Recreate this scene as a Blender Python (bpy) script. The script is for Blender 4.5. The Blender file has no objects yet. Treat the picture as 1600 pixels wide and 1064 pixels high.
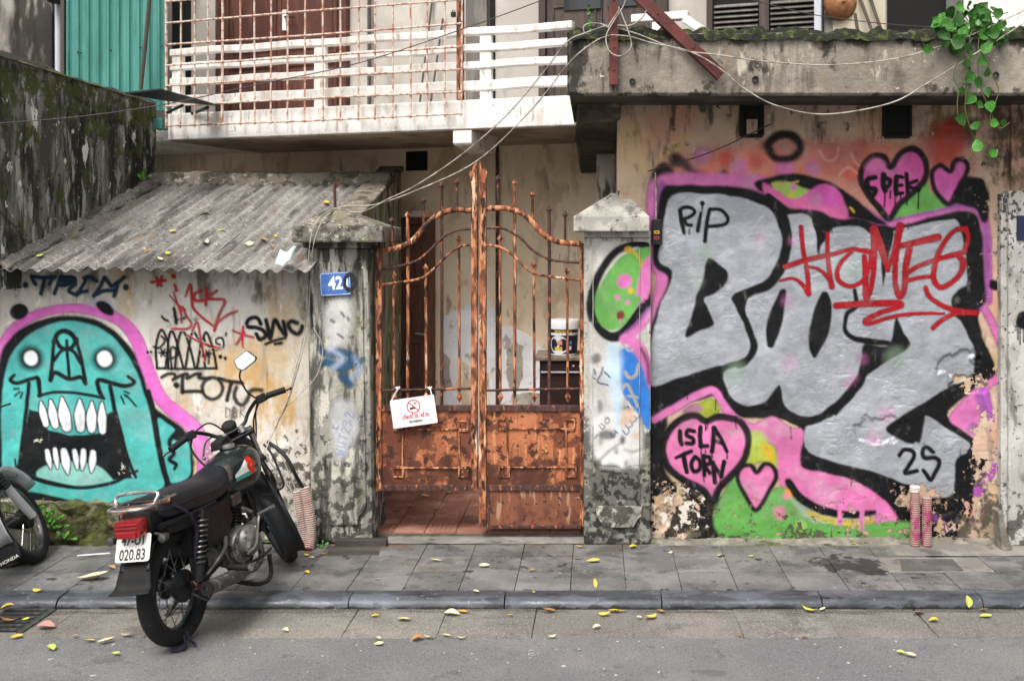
import bpy, bmesh, math, random
import numpy as np
from mathutils import Vector, Matrix, Euler

SC = bpy.context.scene
COL = SC.collection
# ------------------------------------------------------------------ camera, sky, sun, exposure
F, CX, CY, H = 1620.0, 929.0, 377.0, 1.9      # focal length and optical centre in photo pixels, eye height in metres
cam_d = bpy.data.cameras.new('camera'); cam = bpy.data.objects.new('camera', cam_d); COL.objects.link(cam)
cam.location = (0, 0, H); cam.rotation_euler = (math.radians(90), 0, 0)
cam_d.sensor_width = 36.0; cam_d.lens = 36.0*F/1600.0
cam_d.shift_x = -(CX-800)/1600.0; cam_d.shift_y = -(532-CY)/1600.0
cam_d.clip_start = 0.05; cam_d.clip_end = 2000
cam_d.dof.use_dof = True; cam_d.dof.focus_distance = 6.25; cam_d.dof.aperture_fstop = 2.2
SC.camera = cam
SUN_EL, SUN_AZ = 56.0, 203.0                  # high soft light from the street side, a little from the left
world = bpy.data.worlds.new('World'); SC.world = world; world.use_nodes = True
wn = world.node_tree; bg = wn.nodes['Background']
sky = wn.nodes.new('ShaderNodeTexSky'); sky.sky_type = 'NISHITA'; sky.sun_disc = False
sky.sun_elevation = math.radians(SUN_EL); sky.sun_rotation = math.radians(SUN_AZ)
sky.dust_density = 6.0; sky.air_density = 1.0; sky.ozone_density = 1.0
hsv = wn.nodes.new('ShaderNodeHueSaturation'); hsv.inputs['Saturation'].default_value = 0.30
wn.links.new(sky.outputs[0], hsv.inputs['Color']); wn.links.new(hsv.outputs[0], bg.inputs['Color'])
bg.inputs['Strength'].default_value = 0.13
sun_d = bpy.data.lights.new('sun', 'SUN'); sun_d.energy = 1.5; sun_d.angle = math.radians(20); sun_d.color = (1.0, 0.955, 0.90)
sun = bpy.data.objects.new('sun', sun_d); COL.objects.link(sun)
_e, _a = math.radians(SUN_EL), math.radians(SUN_AZ)
_dir = Vector((math.sin(_a)*math.cos(_e), math.cos(_a)*math.cos(_e), math.sin(_e)))
sun.location = (0, 0, 20); sun.rotation_euler = _dir.to_track_quat('Z', 'Y').to_euler()
SC.view_settings.view_transform = 'Standard'; SC.view_settings.look = 'None'
SC.view_settings.gamma = 1.0; SC.view_settings.use_curve_mapping = False
SC.view_settings.exposure = 0.74

# ------------------------------------------------------------------ measuring helpers
def PX(px, Y): return (px-CX)*Y/F
def PZ(py, Y): return H-(py-CY)*Y/F
def P(px, py, Y): return (PX(px, Y), Y, PZ(py, Y))
def G(px, py, z=0.0):
    Y = (H-z)*F/(py-CY); return (PX(px, Y), Y, z)
def C(h, k=1.0):
    h = h.lstrip('#'); r = [int(h[i:i+2], 16)/255 for i in (0, 2, 4)]
    return tuple(k*(c/12.92 if c <= 0.04045 else ((c+0.055)/1.055)**2.4) for c in r)

# ------------------------------------------------------------------ objects
ORG = {}
def props(o, label=None, cat=None, group=None, kind=None):
    if label: o['label'] = label
    if cat: o['category'] = cat
    if group: o['group'] = group
    if kind: o['kind'] = kind
    return o
def empty(name, loc, label=None, cat=None, group=None, rotz=0.0, local=False, kind=None):
    o = bpy.data.objects.new(name, None); COL.objects.link(o); o.location = loc
    o.rotation_euler = (0, 0, rotz); o.empty_display_size = 0.1
    ORG[o] = Vector((0, 0, 0)) if local else Vector(loc)
    return props(o, label, cat, group, kind)

class MB:
    def __init__(s): s.v = []; s.f = []
    def add(s, vs, fs):
        n = len(s.v); s.v += [tuple(p) for p in vs]; s.f += [tuple(i+n for i in f) for f in fs]; return s
    def box(s, x0, x1, y0, y1, z0, z1):
        return s.add([(x0,y0,z0),(x1,y0,z0),(x1,y1,z0),(x0,y1,z0),(x0,y0,z1),(x1,y0,z1),(x1,y1,z1),(x0,y1,z1)],
                     [(0,3,2,1),(4,5,6,7),(0,1,5,4),(1,2,6,5),(2,3,7,6),(3,0,4,7)])
    def hexa(s, p8):   # bottom ring of 4, then top ring of 4
        return s.add(p8, [(0,3,2,1),(4,5,6,7),(0,1,5,4),(1,2,6,5),(2,3,7,6),(3,0,4,7)])
    def obox(s, c, size, m=None):
        m = m or Matrix.Identity(3); c = Vector(c); a, b, d = [q/2 for q in size]
        return s.hexa([c + m @ Vector(q) for q in ((-a,-b,-d),(a,-b,-d),(a,b,-d),(-a,b,-d),(-a,-b,d),(a,-b,d),(a,b,d),(-a,b,d))])
    def beam(s, p, q, w, h, up=(0,0,1)):
        p, q = Vector(p), Vector(q); d = (q-p); L = d.length; d.normalize(); up = Vector(up)
        x = d.cross(up)
        if x.length < 1e-4: x = d.cross(Vector((1,0,0)))
        x.normalize(); z = x.cross(d)
        m = Matrix((x, d, z)).transposed()
        return s.obox((p+q)/2, (w, L, h), m)
    def tube(s, pts, r, seg=8, closed=False, cap=True, flat=1.0):
        pts = [Vector(p) for p in pts]; n = len(pts)
        rs = r if isinstance(r, (list, tuple)) else [r]*n
        T = []
        for i in range(n):
            if closed: t = pts[(i+1) % n]-pts[i-1]
            else: t = pts[min(i+1, n-1)]-pts[max(i-1, 0)]
            T.append(t.normalized() if t.length > 1e-9 else Vector((0,0,1)))
        a = Vector((0,0,1)) if abs(T[0].z) < 0.9 else Vector((1,0,0))
        u = (a - T[0]*a.dot(T[0])).normalized(); vs = []
        for i in range(n):
            u = (u - T[i]*u.dot(T[i])).normalized(); w = T[i].cross(u)
            for k in range(seg):
                t = 2*math.pi*k/seg
                vs.append(pts[i]+(u*math.cos(t)*flat+w*math.sin(t))*rs[i])
        fs = []
        for i in range(n if closed else n-1):
            j = (i+1) % n
            for k in range(seg):
                l = (k+1) % seg
                fs.append((i*seg+k, i*seg+l, j*seg+l, j*seg+k))
        if cap and not closed:
            fs.append(tuple(range(seg-1, -1, -1))); fs.append(tuple((n-1)*seg+k for k in range(seg)))
        return s.add(vs, fs)
    def lathe(s, prof, o=(0,0,0), ax=(0,0,1), seg=20, closed=False):
        o = Vector(o); ax = Vector(ax).normalized()
        u = ax.cross(Vector((0,0,1)) if abs(ax.z) < 0.9 else Vector((1,0,0))).normalized(); w = ax.cross(u)
        vs = [o+ax*h+(u*math.cos(2*math.pi*k/seg)+w*math.sin(2*math.pi*k/seg))*r for (r, h) in prof for k in range(seg)]
        n = len(prof); fs = []
        for i in range(n if closed else n-1):
            j = (i+1) % n
            for k in range(seg):
                l = (k+1) % seg; fs.append((i*seg+k, i*seg+l, j*seg+l, j*seg+k))
        if not closed:
            if prof[0][0] > 1e-5: fs.append(tuple(range(seg-1, -1, -1)))
            if prof[-1][0] > 1e-5: fs.append(tuple((n-1)*seg+k for k in range(seg)))
        return s.add(vs, fs)
    def loft(s, rings, cap=True):
        m = len(rings[0]); n = len(rings); vs = [p for r in rings for p in r]; fs = []
        for i in range(n-1):
            for k in range(m):
                l = (k+1) % m; fs.append((i*m+k, i*m+l, (i+1)*m+l, (i+1)*m+k))
        if cap: fs.append(tuple(range(m-1, -1, -1))); fs.append(tuple((n-1)*m+k for k in range(m)))
        return s.add(vs, fs)
    def prism(s, poly, fn, d0, d1):
        n = len(poly); vs = [fn(u, v, d0) for u, v in poly]+[fn(u, v, d1) for u, v in poly]
        fs = [tuple(range(n-1, -1, -1)), tuple(range(n, 2*n))]+[(i, (i+1) % n, n+(i+1) % n, n+i) for i in range(n)]
        return s.add(vs, fs)
    def ball(s, c, r, seg=10, rings=7):
        c = Vector(c); r = (r, r, r) if not isinstance(r, (tuple, list)) else r
        vs = [c+Vector((0, 0, -r[2]))]; fs = []
        for i in range(1, rings):
            t = math.pi*i/rings-math.pi/2
            for k in range(seg):
                a = 2*math.pi*k/seg; vs.append(c+Vector((r[0]*math.cos(t)*math.cos(a), r[1]*math.cos(t)*math.sin(a), r[2]*math.sin(t))))
        vs.append(c+Vector((0, 0, r[2]))); N = len(vs)-1
        for k in range(seg):
            l = (k+1) % seg; fs.append((0, 1+l, 1+k)); fs.append((N, N-seg+k, N-seg+l))
            for i in range(rings-2):
                fs.append((1+i*seg+k, 1+i*seg+l, 1+(i+1)*seg+l, 1+(i+1)*seg+k))
        return s.add(vs, fs)
    def grid(s, nu, nv, fn):
        vs = [fn(i/nu, j/nv) for j in range(nv+1) for i in range(nu+1)]
        fs = [(j*(nu+1)+i, j*(nu+1)+i+1, (j+1)*(nu+1)+i+1, (j+1)*(nu+1)+i) for j in range(nv) for i in range(nu)]
        return s.add(vs, fs)
    def xf(s, m): s.v = [tuple(m @ Vector(p)) for p in s.v]; return s
    def build(s, name, mat, parent=None, smooth=0, bev=0, label=None, cat=None, group=None, kind=None, solid=0, disp=None, sub=0):
        A = np.array(s.v, dtype=np.float64)
        lo, hi = A.min(0), A.max(0); c = Vector(((lo[0]+hi[0])/2, (lo[1]+hi[1])/2, lo[2]))
        me = bpy.data.meshes.new(name)
        me.from_pydata([(p[0]-c.x, p[1]-c.y, p[2]-c.z) for p in s.v], [], s.f)
        me.materials.append(mat if not isinstance(mat, str) else MAT[mat])
        bm = bmesh.new(); bm.from_mesh(me); bmesh.ops.recalc_face_normals(bm, faces=bm.faces); bm.to_mesh(me); bm.free()
        if smooth:
            me.polygons.foreach_set('use_smooth', [True]*len(me.polygons)); me.set_sharp_from_angle(angle=math.radians(smooth))
        o = bpy.data.objects.new(name, me); COL.objects.link(o)
        if parent is not None: o.parent = parent; o.location = c-ORG[parent]
        else: o.location = c
        ORG[o] = c
        if sub:
            m = o.modifiers.new('sub', 'SUBSURF'); m.levels = sub; m.render_levels = sub
        if solid:
            m = o.modifiers.new('thick', 'SOLIDIFY'); m.thickness = solid
        if bev:
            m = o.modifiers.new('bevel', 'BEVEL'); m.width = bev; m.segments = 2; m.limit_method = 'ANGLE'; m.angle_limit = math.radians(40)
        return props(o, label, cat, group, kind)

def inst(src, loc, parent=None, rot=(0,0,0), scale=(1,1,1), name=None):
    """copy of one mesh object, sharing its mesh; loc in the build frame of its thing"""
    o = src.copy(); COL.objects.link(o); o.name = name or src.name.split('.')[0]
    o.parent = parent; o.matrix_parent_inverse = Matrix.Identity(4)
    o.location = Vector(loc)-(ORG[parent] if parent is not None else Vector((0,0,0)))
    o.rotation_euler = rot; o.scale = scale; ORG[o] = Vector(loc)
    return o

def text(name, body, mat, parent, M4, size=0.1, depth=0.0008, bold=0.0, align='CENTER', shear=0.0, xs=1.0, label=None, font_spacing=1.0):
    """lettering as thin mesh, text plane x right, y up in the frame M4 of its thing"""
    cu = bpy.data.curves.new(name, 'FONT'); cu.body = body; cu.size = size; cu.extrude = depth; cu.offset = bold
    cu.align_x = align; cu.align_y = 'CENTER'; cu.shear = shear; cu.space_character = font_spacing; cu.resolution_u = 4
    t = bpy.data.objects.new(name+'_tmp', cu); COL.objects.link(t)
    dg = bpy.context.evaluated_depsgraph_get(); dg.update()
    me = bpy.data.meshes.new_from_object(t.evaluated_get(dg))
    bpy.data.objects.remove(t); bpy.data.curves.remove(cu)
    me.name = name; me.materials.clear(); me.materials.append(MAT[mat] if isinstance(mat, str) else mat)
    me.transform(Matrix.Diagonal((xs, 1, 1, 1)))
    c = M4.translation.copy(); R = M4.copy(); R.translation = (0,0,0); me.transform(R)
    o = bpy.data.objects.new(name, me); COL.objects.link(o); o.parent = parent
    o.location = c-(ORG[parent] if parent is not None else Vector((0,0,0))); ORG[o] = c
    if label: o['label'] = label
    return o

def smooth_pts(pts, k=6, closed=False):
    """Catmull-Rom through points of any dimension"""
    A = [np.array(p, float) for p in pts]; n = len(A); out = []
    if n < 3: return [tuple(a) for a in A]
    for i in range(n if closed else n-1):
        p0 = A[(i-1) % n] if closed or i > 0 else 2*A[0]-A[1]
        p1 = A[i]; p2 = A[(i+1) % n]
        p3 = A[(i+2) % n] if closed or i+2 < n else 2*A[n-1]-A[n-2]
        for j in range(k):
            t = j/k
            out.append(tuple(0.5*((2*p1)+(-p0+p2)*t+(2*p0-5*p1+4*p2-p3)*t*t+(-p0+3*p1-3*p2+p3)*t**3)))
    if not closed: out.append(tuple(A[-1]))
    return out

# ------------------------------------------------------------------ value noise for shapes
def vnoise(x, y, seed=0):
    rs = np.random.RandomState(seed); T = rs.rand(64, 64)
    xi = np.floor(x).astype(int); yi = np.floor(y).astype(int); fx = x-xi; fy = y-yi
    fx = fx*fx*(3-2*fx); fy = fy*fy*(3-2*fy); a = T[yi % 64, xi % 64]; b = T[yi % 64, (xi+1) % 64]
    c = T[(yi+1) % 64, xi % 64]; d = T[(yi+1) % 64, (xi+1) % 64]
    return (a*(1-fx)+b*fx)*(1-fy)+(c*(1-fx)+d*fx)*fy
def fbm(x, y, seed=0, oct=4):
    s = 0; a = 0.5
    for i in range(oct): s = s+a*vnoise(x*2**i+i*17.3, y*2**i+i*9.1, seed+i); a *= 0.5
    return s
def rnd(*a): return random.uniform(*a)
random.seed(7)

# ------------------------------------------------------------------ materials
MAT = {}
class NT:
    def __init__(s, name, coord='W'):
        s.m = bpy.data.materials.new(name); s.m.use_nodes = True; s.nt = s.m.node_tree
        s.b = s.nt.nodes['Principled BSDF']; s.coord = coord; s._c = None
        MAT[name] = s.m
    def n(s, t, **kw):
        q = s.nt.nodes.new('ShaderNode'+t)
        for k, v in kw.items(): setattr(q, k, v)
        return q
    def L(s, a, b): s.nt.links.new(a, b)
    def c(s):
        if s._c is None:
            if s.coord == 'W': s._c = s.n('NewGeometry').outputs['Position']
            else:
                s._c = s.n('TexCoord').outputs['Object']
                if s.coord == 'R':
                    oi = s.n('ObjectInfo'); mu = s.n('Math', operation='MULTIPLY'); s.L(oi.outputs['Random'], mu.inputs[0]); mu.inputs[1].default_value = 57.0
                    ad = s.n('VectorMath', operation='ADD'); s.L(s._c, ad.inputs[0]); s.L(mu.outputs[0], ad.inputs[1]); s._c = ad.outputs[0]
        return s._c
    def scaled(s, sc, seed=0.0):
        mp = s.n('Mapping'); s.L(s.c(), mp.inputs['Vector'])
        mp.inputs['Scale'].default_value = sc if isinstance(sc, (tuple, list)) else (sc, sc, sc)
        mp.inputs['Location'].default_value = (seed*3.7, seed*1.9, seed*5.3)
        return mp.outputs[0]
    def noise(s, sc, d=5.0, r=0.6, seed=0.0, k='noise', dist=0.0):
        if k == 'noise':
            q = s.n('TexNoise'); q.inputs['Scale'].default_value = 1.0; q.inputs['Detail'].default_value = d
            q.inputs['Roughness'].default_value = r; q.inputs['Distortion'].default_value = dist
            s.L(s.scaled(sc, seed), q.inputs['Vector']); return q.outputs['Fac']
        q = s.n('TexVoronoi'); q.inputs['Scale'].default_value = 1.0
        if k == 'crack':
            q.feature = 'DISTANCE_TO_EDGE'
            w = s.n('TexNoise'); w.inputs['Scale'].default_value = 2.5; w.inputs['Detail'].default_value = 4
            v = s.scaled(sc, seed); s.L(v, w.inputs['Vector'])
            mx = s.n('MixRGB'); mx.inputs[0].default_value = 0.28; s.L(v, mx.inputs[1]); s.L(w.outputs['Color'], mx.inputs[2]); s.L(mx.outputs[0], q.inputs['Vector'])
        else: s.L(s.scaled(sc, seed), q.inputs['Vector'])
        return q.outputs['Distance']
    def math(s, op, a, b=None, clamp=False):
        q = s.n('Math', operation=op); q.use_clamp = clamp
        for i, x in enumerate((a, b)):
            if x is None: continue
            if isinstance(x, (int, float)): q.inputs[i].default_value = x
            else: s.L(x, q.inputs[i])
        return q.outputs[0]
    def ramp(s, x, lo, hi):
        q = s.n('MapRange', interpolation_type='SMOOTHSTEP'); q.clamp = True
        s.L(x, q.inputs['Value'])
        inv = lo > hi
        q.inputs['From Min'].default_value = min(lo, hi); q.inputs['From Max'].default_value = max(lo, hi)
        q.inputs['To Min'].default_value = 1.0 if inv else 0.0; q.inputs['To Max'].default_value = 0.0 if inv else 1.0
        return q.outputs['Result']
    def lin(s, x, a, b, ta, tb):
        q = s.n('MapRange'); q.clamp = True; s.L(x, q.inputs['Value'])
        for n, v in (('From Min', a), ('From Max', b), ('To Min', ta), ('To Max', tb)): q.inputs[n].default_value = v
        return q.outputs['Result']
    def axis(s, ax):
        q = s.n('SeparateXYZ'); s.L(s.c(), q.inputs[0]); return q.outputs['XYZ'.index(ax)]
    def mix(s, f, a, b):
        q = s.n('MixRGB')
        for i, x in enumerate((f, a, b)):
            if isinstance(x, (int, float)): q.inputs[i].default_value = x
            elif isinstance(x, (tuple, list)): q.inputs[i].default_value = (*x[:3], 1)
            else: s.L(x, q.inputs[i])
        return q.outputs[0]
    def mask(s, l):
        x = s.noise(l.get('s', 5), l.get('d', 5), l.get('r', 0.6), l.get('seed', 0), l.get('k', 'noise'), l.get('dist', 0))
        for key in 'xyz':
            if key in l:
                a, b, k = l[key]; x = s.math('ADD', x, s.lin(s.axis(key.upper()), a, b, 0.0, k))
        if 'pt' in l:
            px_, py_, pz_, r_, k_ = l['pt']; dn = s.n('VectorMath', operation='DISTANCE'); s.L(s.c(), dn.inputs[0]); dn.inputs[1].default_value = (px_, py_, pz_)
            x = s.math('ADD', x, s.lin(dn.outputs['Value'], 0.0, r_, k_, 0.0))
        if 'up' in l:
            g = s.n('NewGeometry'); q = s.n('SeparateXYZ'); s.L(g.outputs['Normal'], q.inputs[0])
            x = s.math('ADD', x, s.math('MULTIPLY', q.outputs[2], l['up']))
        f = s.ramp(x, l['lo'], l['hi'])
        if l.get('a', 1) != 1: f = s.math('MULTIPLY', f, l['a'])
        return f

def M(name, base, layers=(), rough=0.8, metal=0.0, bump=(), spec=0.4, coord='W', rand=0.0, coat=0.0, rl=None, **kw):
    t = NT(name, coord); col = base
    for l in layers: col = t.mix(t.mask(l), col, l['c'])
    if rand:
        oi = t.n('ObjectInfo'); hv = t.n('HueSaturation')
        t.L(t.lin(oi.outputs['Random'], 0, 1, 1-rand, 1+rand), hv.inputs['Value'])
        if isinstance(col, tuple): hv.inputs['Color'].default_value = (*col, 1)
        else: t.L(col, hv.inputs['Color'])
        col = hv.outputs[0]
    if isinstance(col, tuple): t.b.inputs['Base Color'].default_value = (*col, 1)
    else: t.L(col, t.b.inputs['Base Color'])
    t.b.inputs['Roughness'].default_value = rough; t.b.inputs['Metallic'].default_value = metal
    t.b.inputs['Specular IOR Level'].default_value = spec; t.b.inputs['Coat Weight'].default_value = coat
    if rl:
        t.L(t.lin(t.noise(rl[0], 4, 0.6, 3), 0.35, 0.65, rl[1], rl[2]), t.b.inputs['Roughness'])
    prev = None
    for bdef in bump:
        sc, st, di = bdef[:3]; k = bdef[3] if len(bdef) > 3 else 'noise'
        q = t.n('Bump'); q.inputs['Strength'].default_value = st; q.inputs['Distance'].default_value = di
        h = t.noise(sc, 6, 0.62, 1.3, k)
        if k == 'crack': h = t.ramp(h, 0.0, 0.035)
        t.L(h, q.inputs['Height'])
        if prev is not None: t.L(prev, q.inputs['Normal'])
        prev = q.outputs[0]
    if prev is not None: t.L(prev, t.b.inputs['Normal'])
    for k, v in kw.items(): t.b.inputs[k.replace('_', ' ')].default_value = v
    return t.m
# ------------------------------------------------------------------ the palette of surfaces
M('asphalt', C('#666667'), [dict(c=C('#767573'), s=1.3, d=8, lo=.42, hi=.62, a=.7), dict(c=C('#4f4f51'), s=.9, d=9, lo=.55, hi=.68, a=.6, seed=4), dict(c=C('#454546'), s=5, d=9, lo=.62, hi=.68, a=.5, seed=6),
    dict(c=C('#a5a39e'), s=130, d=2, lo=.62, hi=.66, a=.7), dict(c=C('#2c2c2d'), s=100, d=2, lo=.61, hi=.66, a=.7, seed=3), dict(c=C('#c9c6be'), s=28, d=1, lo=.75, hi=.76, a=.8, seed=8), dict(c=C('#bdbbb6'), s=55, d=6, lo=.68, hi=.74, a=.55, pt=(G(828, 1022, -.045)[0], G(828, 1022, -.045)[1], -.045, .11, .18), seed=12), dict(c=C('#3f3f40'), s=(1.6, 2.6, 1), d=9, lo=.62, hi=.68, a=.45, seed=16)],
    rough=.85, bump=[(160, .6, .005), (30, .35, .008)])
M('gutter', C('#6c6963'), [dict(c=C('#7e7a73'), s=2.2, d=8, lo=.42, hi=.64), dict(c=C('#524e48'), s=3.1, d=9, lo=.53, hi=.66, a=.75, seed=5), dict(c=C('#3f3b35'), s=(2, 14, 9), d=8, lo=.60, hi=.72, a=.7, y=(5.36, 5.48, .22), seed=15),
    dict(c=C('#b5afa4'), s=110, d=2, lo=.61, hi=.65, a=.65), dict(c=C('#38342f'), s=80, d=2, lo=.61, hi=.66, a=.7, seed=3)], rough=.9, rand=.06, bump=[(120, .7, .005), (14, .5, .012)])
M('kerb', C('#404348'), [dict(c=C('#585d65'), s=(3, 9, 9), d=8, lo=.45, hi=.62), dict(c=C('#22252a'), s=(4, 14, 14), d=9, lo=.52, hi=.66, a=.85, seed=6), dict(c=C('#8d8b86'), s=34, d=6, lo=.63, hi=.67, a=.6, seed=2), dict(c=C('#1c1c1c'), s=(9, 20, 20), d=8, lo=.60, hi=.70, a=.9, z=(-.02, -.05, .24), seed=9)],  # dark band at the foot: shadow line of the gap put into the colour
    rough=.42, rl=(6, .26, .58), rand=.08, bump=[(60, .4, .004), (9, .4, .012)])
M('paving', C('#616160'), [dict(c=C('#767573'), s=3.3, d=8, lo=.42, hi=.62), dict(c=C('#474746'), s=5, d=9, lo=.52, hi=.64, a=.75, seed=5), dict(c=C('#373634'), s=2.4, d=9, lo=.60, hi=.70, a=.75, seed=9), dict(c=C('#5c5344'), s=3.5, d=8, lo=.58, hi=.72, a=.5, y=(6.2, 6.5, .15), seed=17),
    dict(c=C('#a8a59d'), s=50, d=4, lo=.64, hi=.67, a=.6, seed=2), dict(c=C('#3d3d3c'), s=4, d=9, lo=.58, hi=.70, a=.6, x=(1.2, 2.6, .14), seed=19), dict(c=C('#222221'), s=9, d=8, lo=.62, hi=.68, a=.9, pt=(G(1338, 886)[0], G(1338, 886)[1], 0, .34, .30), seed=31), dict(c=C('#2a2928'), s=7, d=8, lo=.62, hi=.70, a=.75, pt=(G(1290, 875)[0], G(1290, 875)[1], 0, .22, .22), seed=33), dict(c=C('#6a4f38'), s=9, d=6, lo=.62, hi=.8, a=.6, pt=(G(612, 850)[0], G(612, 850)[1], 0, .3, .3), seed=35)], rough=.8, rl=(5, .55, .9), coord='W', rand=.14, bump=[(90, .5, .004), (12, .35, .010)])
M('joint_dirt', C('#3c3a36'), [dict(c=C('#565046'), s=18, lo=.4, hi=.7), dict(c=C('#3f4a22'), s=6, lo=.6, hi=.75, a=.7, seed=3)], rough=1, bump=[(80, .6, .006)])
M('concrete_light', C('#74716b'), [dict(c=C('#8b8780'), s=4, d=8, lo=.45, hi=.62), dict(c=C('#4c4945'), s=6, d=9, lo=.54, hi=.66, a=.75, seed=5)], rough=.9, bump=[(70, .5, .005), (10, .4, .012)])
M('cover_slab', C('#4e4d4b'), [dict(c=C('#5f5d59'), s=7, lo=.45, hi=.7), dict(c=C('#323130'), s=11, lo=.58, hi=.7, seed=3)], rough=.85, bump=[(60, .5, .005)])
M('stain_dark', C('#262626'), rough=.6)
M('red_tile', C('#8f6052'), [dict(c=C('#a87d6d'), s=6, lo=.45, hi=.7), dict(c=C('#6a4034'), s=9, lo=.55, hi=.75, a=.8, seed=2), dict(c=C('#5d5e2c'), s=3.2, lo=.6, hi=.74, a=.6, seed=7)], rough=.8, rand=.16, bump=[(50, .4, .004)])
M('earth', C('#4f4a42'), [dict(c=C('#69635a'), s=9, lo=.4, hi=.7), dict(c=C('#3d4424'), s=4, lo=.58, hi=.72, seed=2)], rough=1, bump=[(40, .6, .01)])

M('plaster_shed', C('#c6c0b4'), [
    dict(c=C('#dad6cd'), s=1.6, lo=.44, hi=.62), dict(c=C('#bda27a'), s=(3.2, 3, 1.5), lo=.50, hi=.68, a=.8, seed=2), dict(c=C('#b98f55'), s=(5, 4, 2.5), lo=.62, hi=.73, a=.75, seed=8),
    dict(c=C('#8d867b'), s=(14, 9, 3.2), lo=.53, hi=.72, a=.75, seed=4), dict(c=C('#efece4'), s=(9, 9, 5), lo=.60, hi=.70, a=.75, seed=12),
    dict(c=C('#5b544a'), s=(20, 9, 1.8), d=7, lo=.60, hi=.78, a=.8, seed=6), dict(c=C('#47402f'), s=(7, 5, 3), lo=.64, hi=.78, a=.8, z=(1.25, 1.75, .16), seed=9),
    dict(c=C('#4b4639'), s=(9, 6, 6), lo=.63, hi=.74, a=.85, z=(.75, .05, .26), seed=10), dict(c=C('#3e3a33'), s=70, d=3, lo=.68, hi=.74, a=.7, seed=14),
    dict(c=C('#b8904c'), s=(6, 5, 3), d=7, lo=.66, hi=.84, a=.85, pt=(PX(440, 6.6), 6.6, PZ(620, 6.6), .55, .34), seed=24), dict(c=C('#3b372c'), s=18, d=8, lo=.66, hi=.76, a=.9, pt=(PX(455, 6.6), 6.6, PZ(740, 6.6), .45, .26), seed=27), dict(c=C('#c49a5c'), s=(5, 5, 3), d=7, lo=.64, hi=.80, a=.8, pt=(PX(350, 6.6), 6.6, PZ(590, 6.6), .35, .26), seed=29)],
    rough=.92, bump=[(55, .35, .004), (9, .35, .012)])
M('plaster_mural', C('#b39a85'), [
    dict(c=C('#c6b09a'), s=1.8, lo=.46, hi=.66), dict(c=C('#bd8a70'), s=2.6, lo=.5, hi=.68, a=.8, seed=2), dict(c=C('#bda06c'), s=(4, 4, 2.6), lo=.57, hi=.7, a=.7, seed=8),
    dict(c=C('#6f665c'), s=(10, 8, 2.4), lo=.55, hi=.74, a=.75, seed=4), dict(c=C('#d9d2c4'), s=8, lo=.63, hi=.72, a=.6, seed=12),
    dict(c=C('#3f3a31'), s=(14, 9, 3), d=7, lo=.60, hi=.76, a=.85, z=(2.2, 2.75, .12), seed=6), dict(c=C('#35392a'), s=8, lo=.60, hi=.72, a=.9, z=(.5, 0, .22), seed=10),
    dict(c=C('#15140f'), s=(11, 9, 9), d=8, lo=.66, hi=.72, a=.95, pt=(PX(1075, 6.55), 6.55, PZ(800, 6.55), .42, .26), seed=37), dict(c=C('#cfc8bb'), s=16, d=8, lo=.68, hi=.74, a=.9, pt=(PX(1065, 6.55), 6.55, PZ(790, 6.55), .40, .22), seed=39),
    dict(c=C('#2e2a20'), s=(9, 7, 5), d=8, lo=.62, hi=.82, a=.85, pt=(PX(1570, 6.55), 6.55, PZ(215, 6.55), .75, .32), seed=41), dict(c=C('#8a6a34'), s=7, d=7, lo=.66, hi=.8, a=.7, pt=(PX(1480, 6.55), 6.55, PZ(190, 6.55), .6, .26), seed=43), dict(c=C('#c9a878'), s=(6, 5, 2), d=6, lo=.6, hi=.8, a=.7, pt=(PX(985, 6.55), 6.55, PZ(240, 6.55), .35, .3), seed=45)],  # top right layer: brown moss plus parapet shade put into its colour
    rough=.92, bump=[(55, .35, .004), (9, .4, .014)])
M('pillar_grey', C('#86837a'), [
    dict(c=C('#a8a59a'), s=(7, 5, 2.2), d=8, lo=.44, hi=.60), dict(c=C('#cdc9bc'), s=(9, 6, 4), d=9, lo=.56, hi=.62, a=.85, seed=5), dict(c=C('#8f8a5e'), s=4, d=8, lo=.54, hi=.68, a=.65, seed=3),
    dict(c=C('#484741'), s=(14, 8, 2.6), d=9, lo=.50, hi=.62, a=.9, seed=2), dict(c=C('#23231d'), s=(18, 10, 3), d=9, lo=.56, hi=.66, a=.9, seed=11), dict(c=C('#23231d'), s=(18, 10, 3), d=9, lo=.60, hi=.70, a=.9, z=(1.45, 1.9, .18), seed=13),
    dict(c=C('#4c5526'), s=6, d=8, lo=.58, hi=.68, a=.8, seed=9), dict(c=C('#33322c'), s=14, d=9, lo=.58, hi=.66, a=.85, z=(.9, 0, .16), seed=14), dict(c=C('#e0ddd2'), s=40, d=5, lo=.66, hi=.69, a=.8, seed=18)],
    rough=.95, bump=[(70, .6, .006), (14, .6, .014)])
M('pillar_pale', C('#a5a299'), [
    dict(c=C('#c3c0b7'), s=(7, 5, 3), d=8, lo=.44, hi=.60), dict(c=C('#a08a68'), s=(9, 6, 3), d=8, lo=.58, hi=.70, a=.75, seed=5),
    dict(c=C('#62605a'), s=(14, 8, 4), d=9, lo=.53, hi=.66, a=.85, seed=2), dict(c=C('#5b5a54'), s=12, d=9, lo=.60, hi=.68, a=.95, z=(.95, .30, .40), seed=14), dict(c=C('#8a887f'), s=16, d=9, lo=.60, hi=.66, a=.8, z=(.9, .2, .10), seed=23),
    dict(c=C('#24241f'), s=22, d=9, lo=.62, hi=.69, a=.9, z=(.9, .2, .16), seed=21)],
    rough=.95, bump=[(70, .6, .006), (14, .6, .014)])
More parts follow.
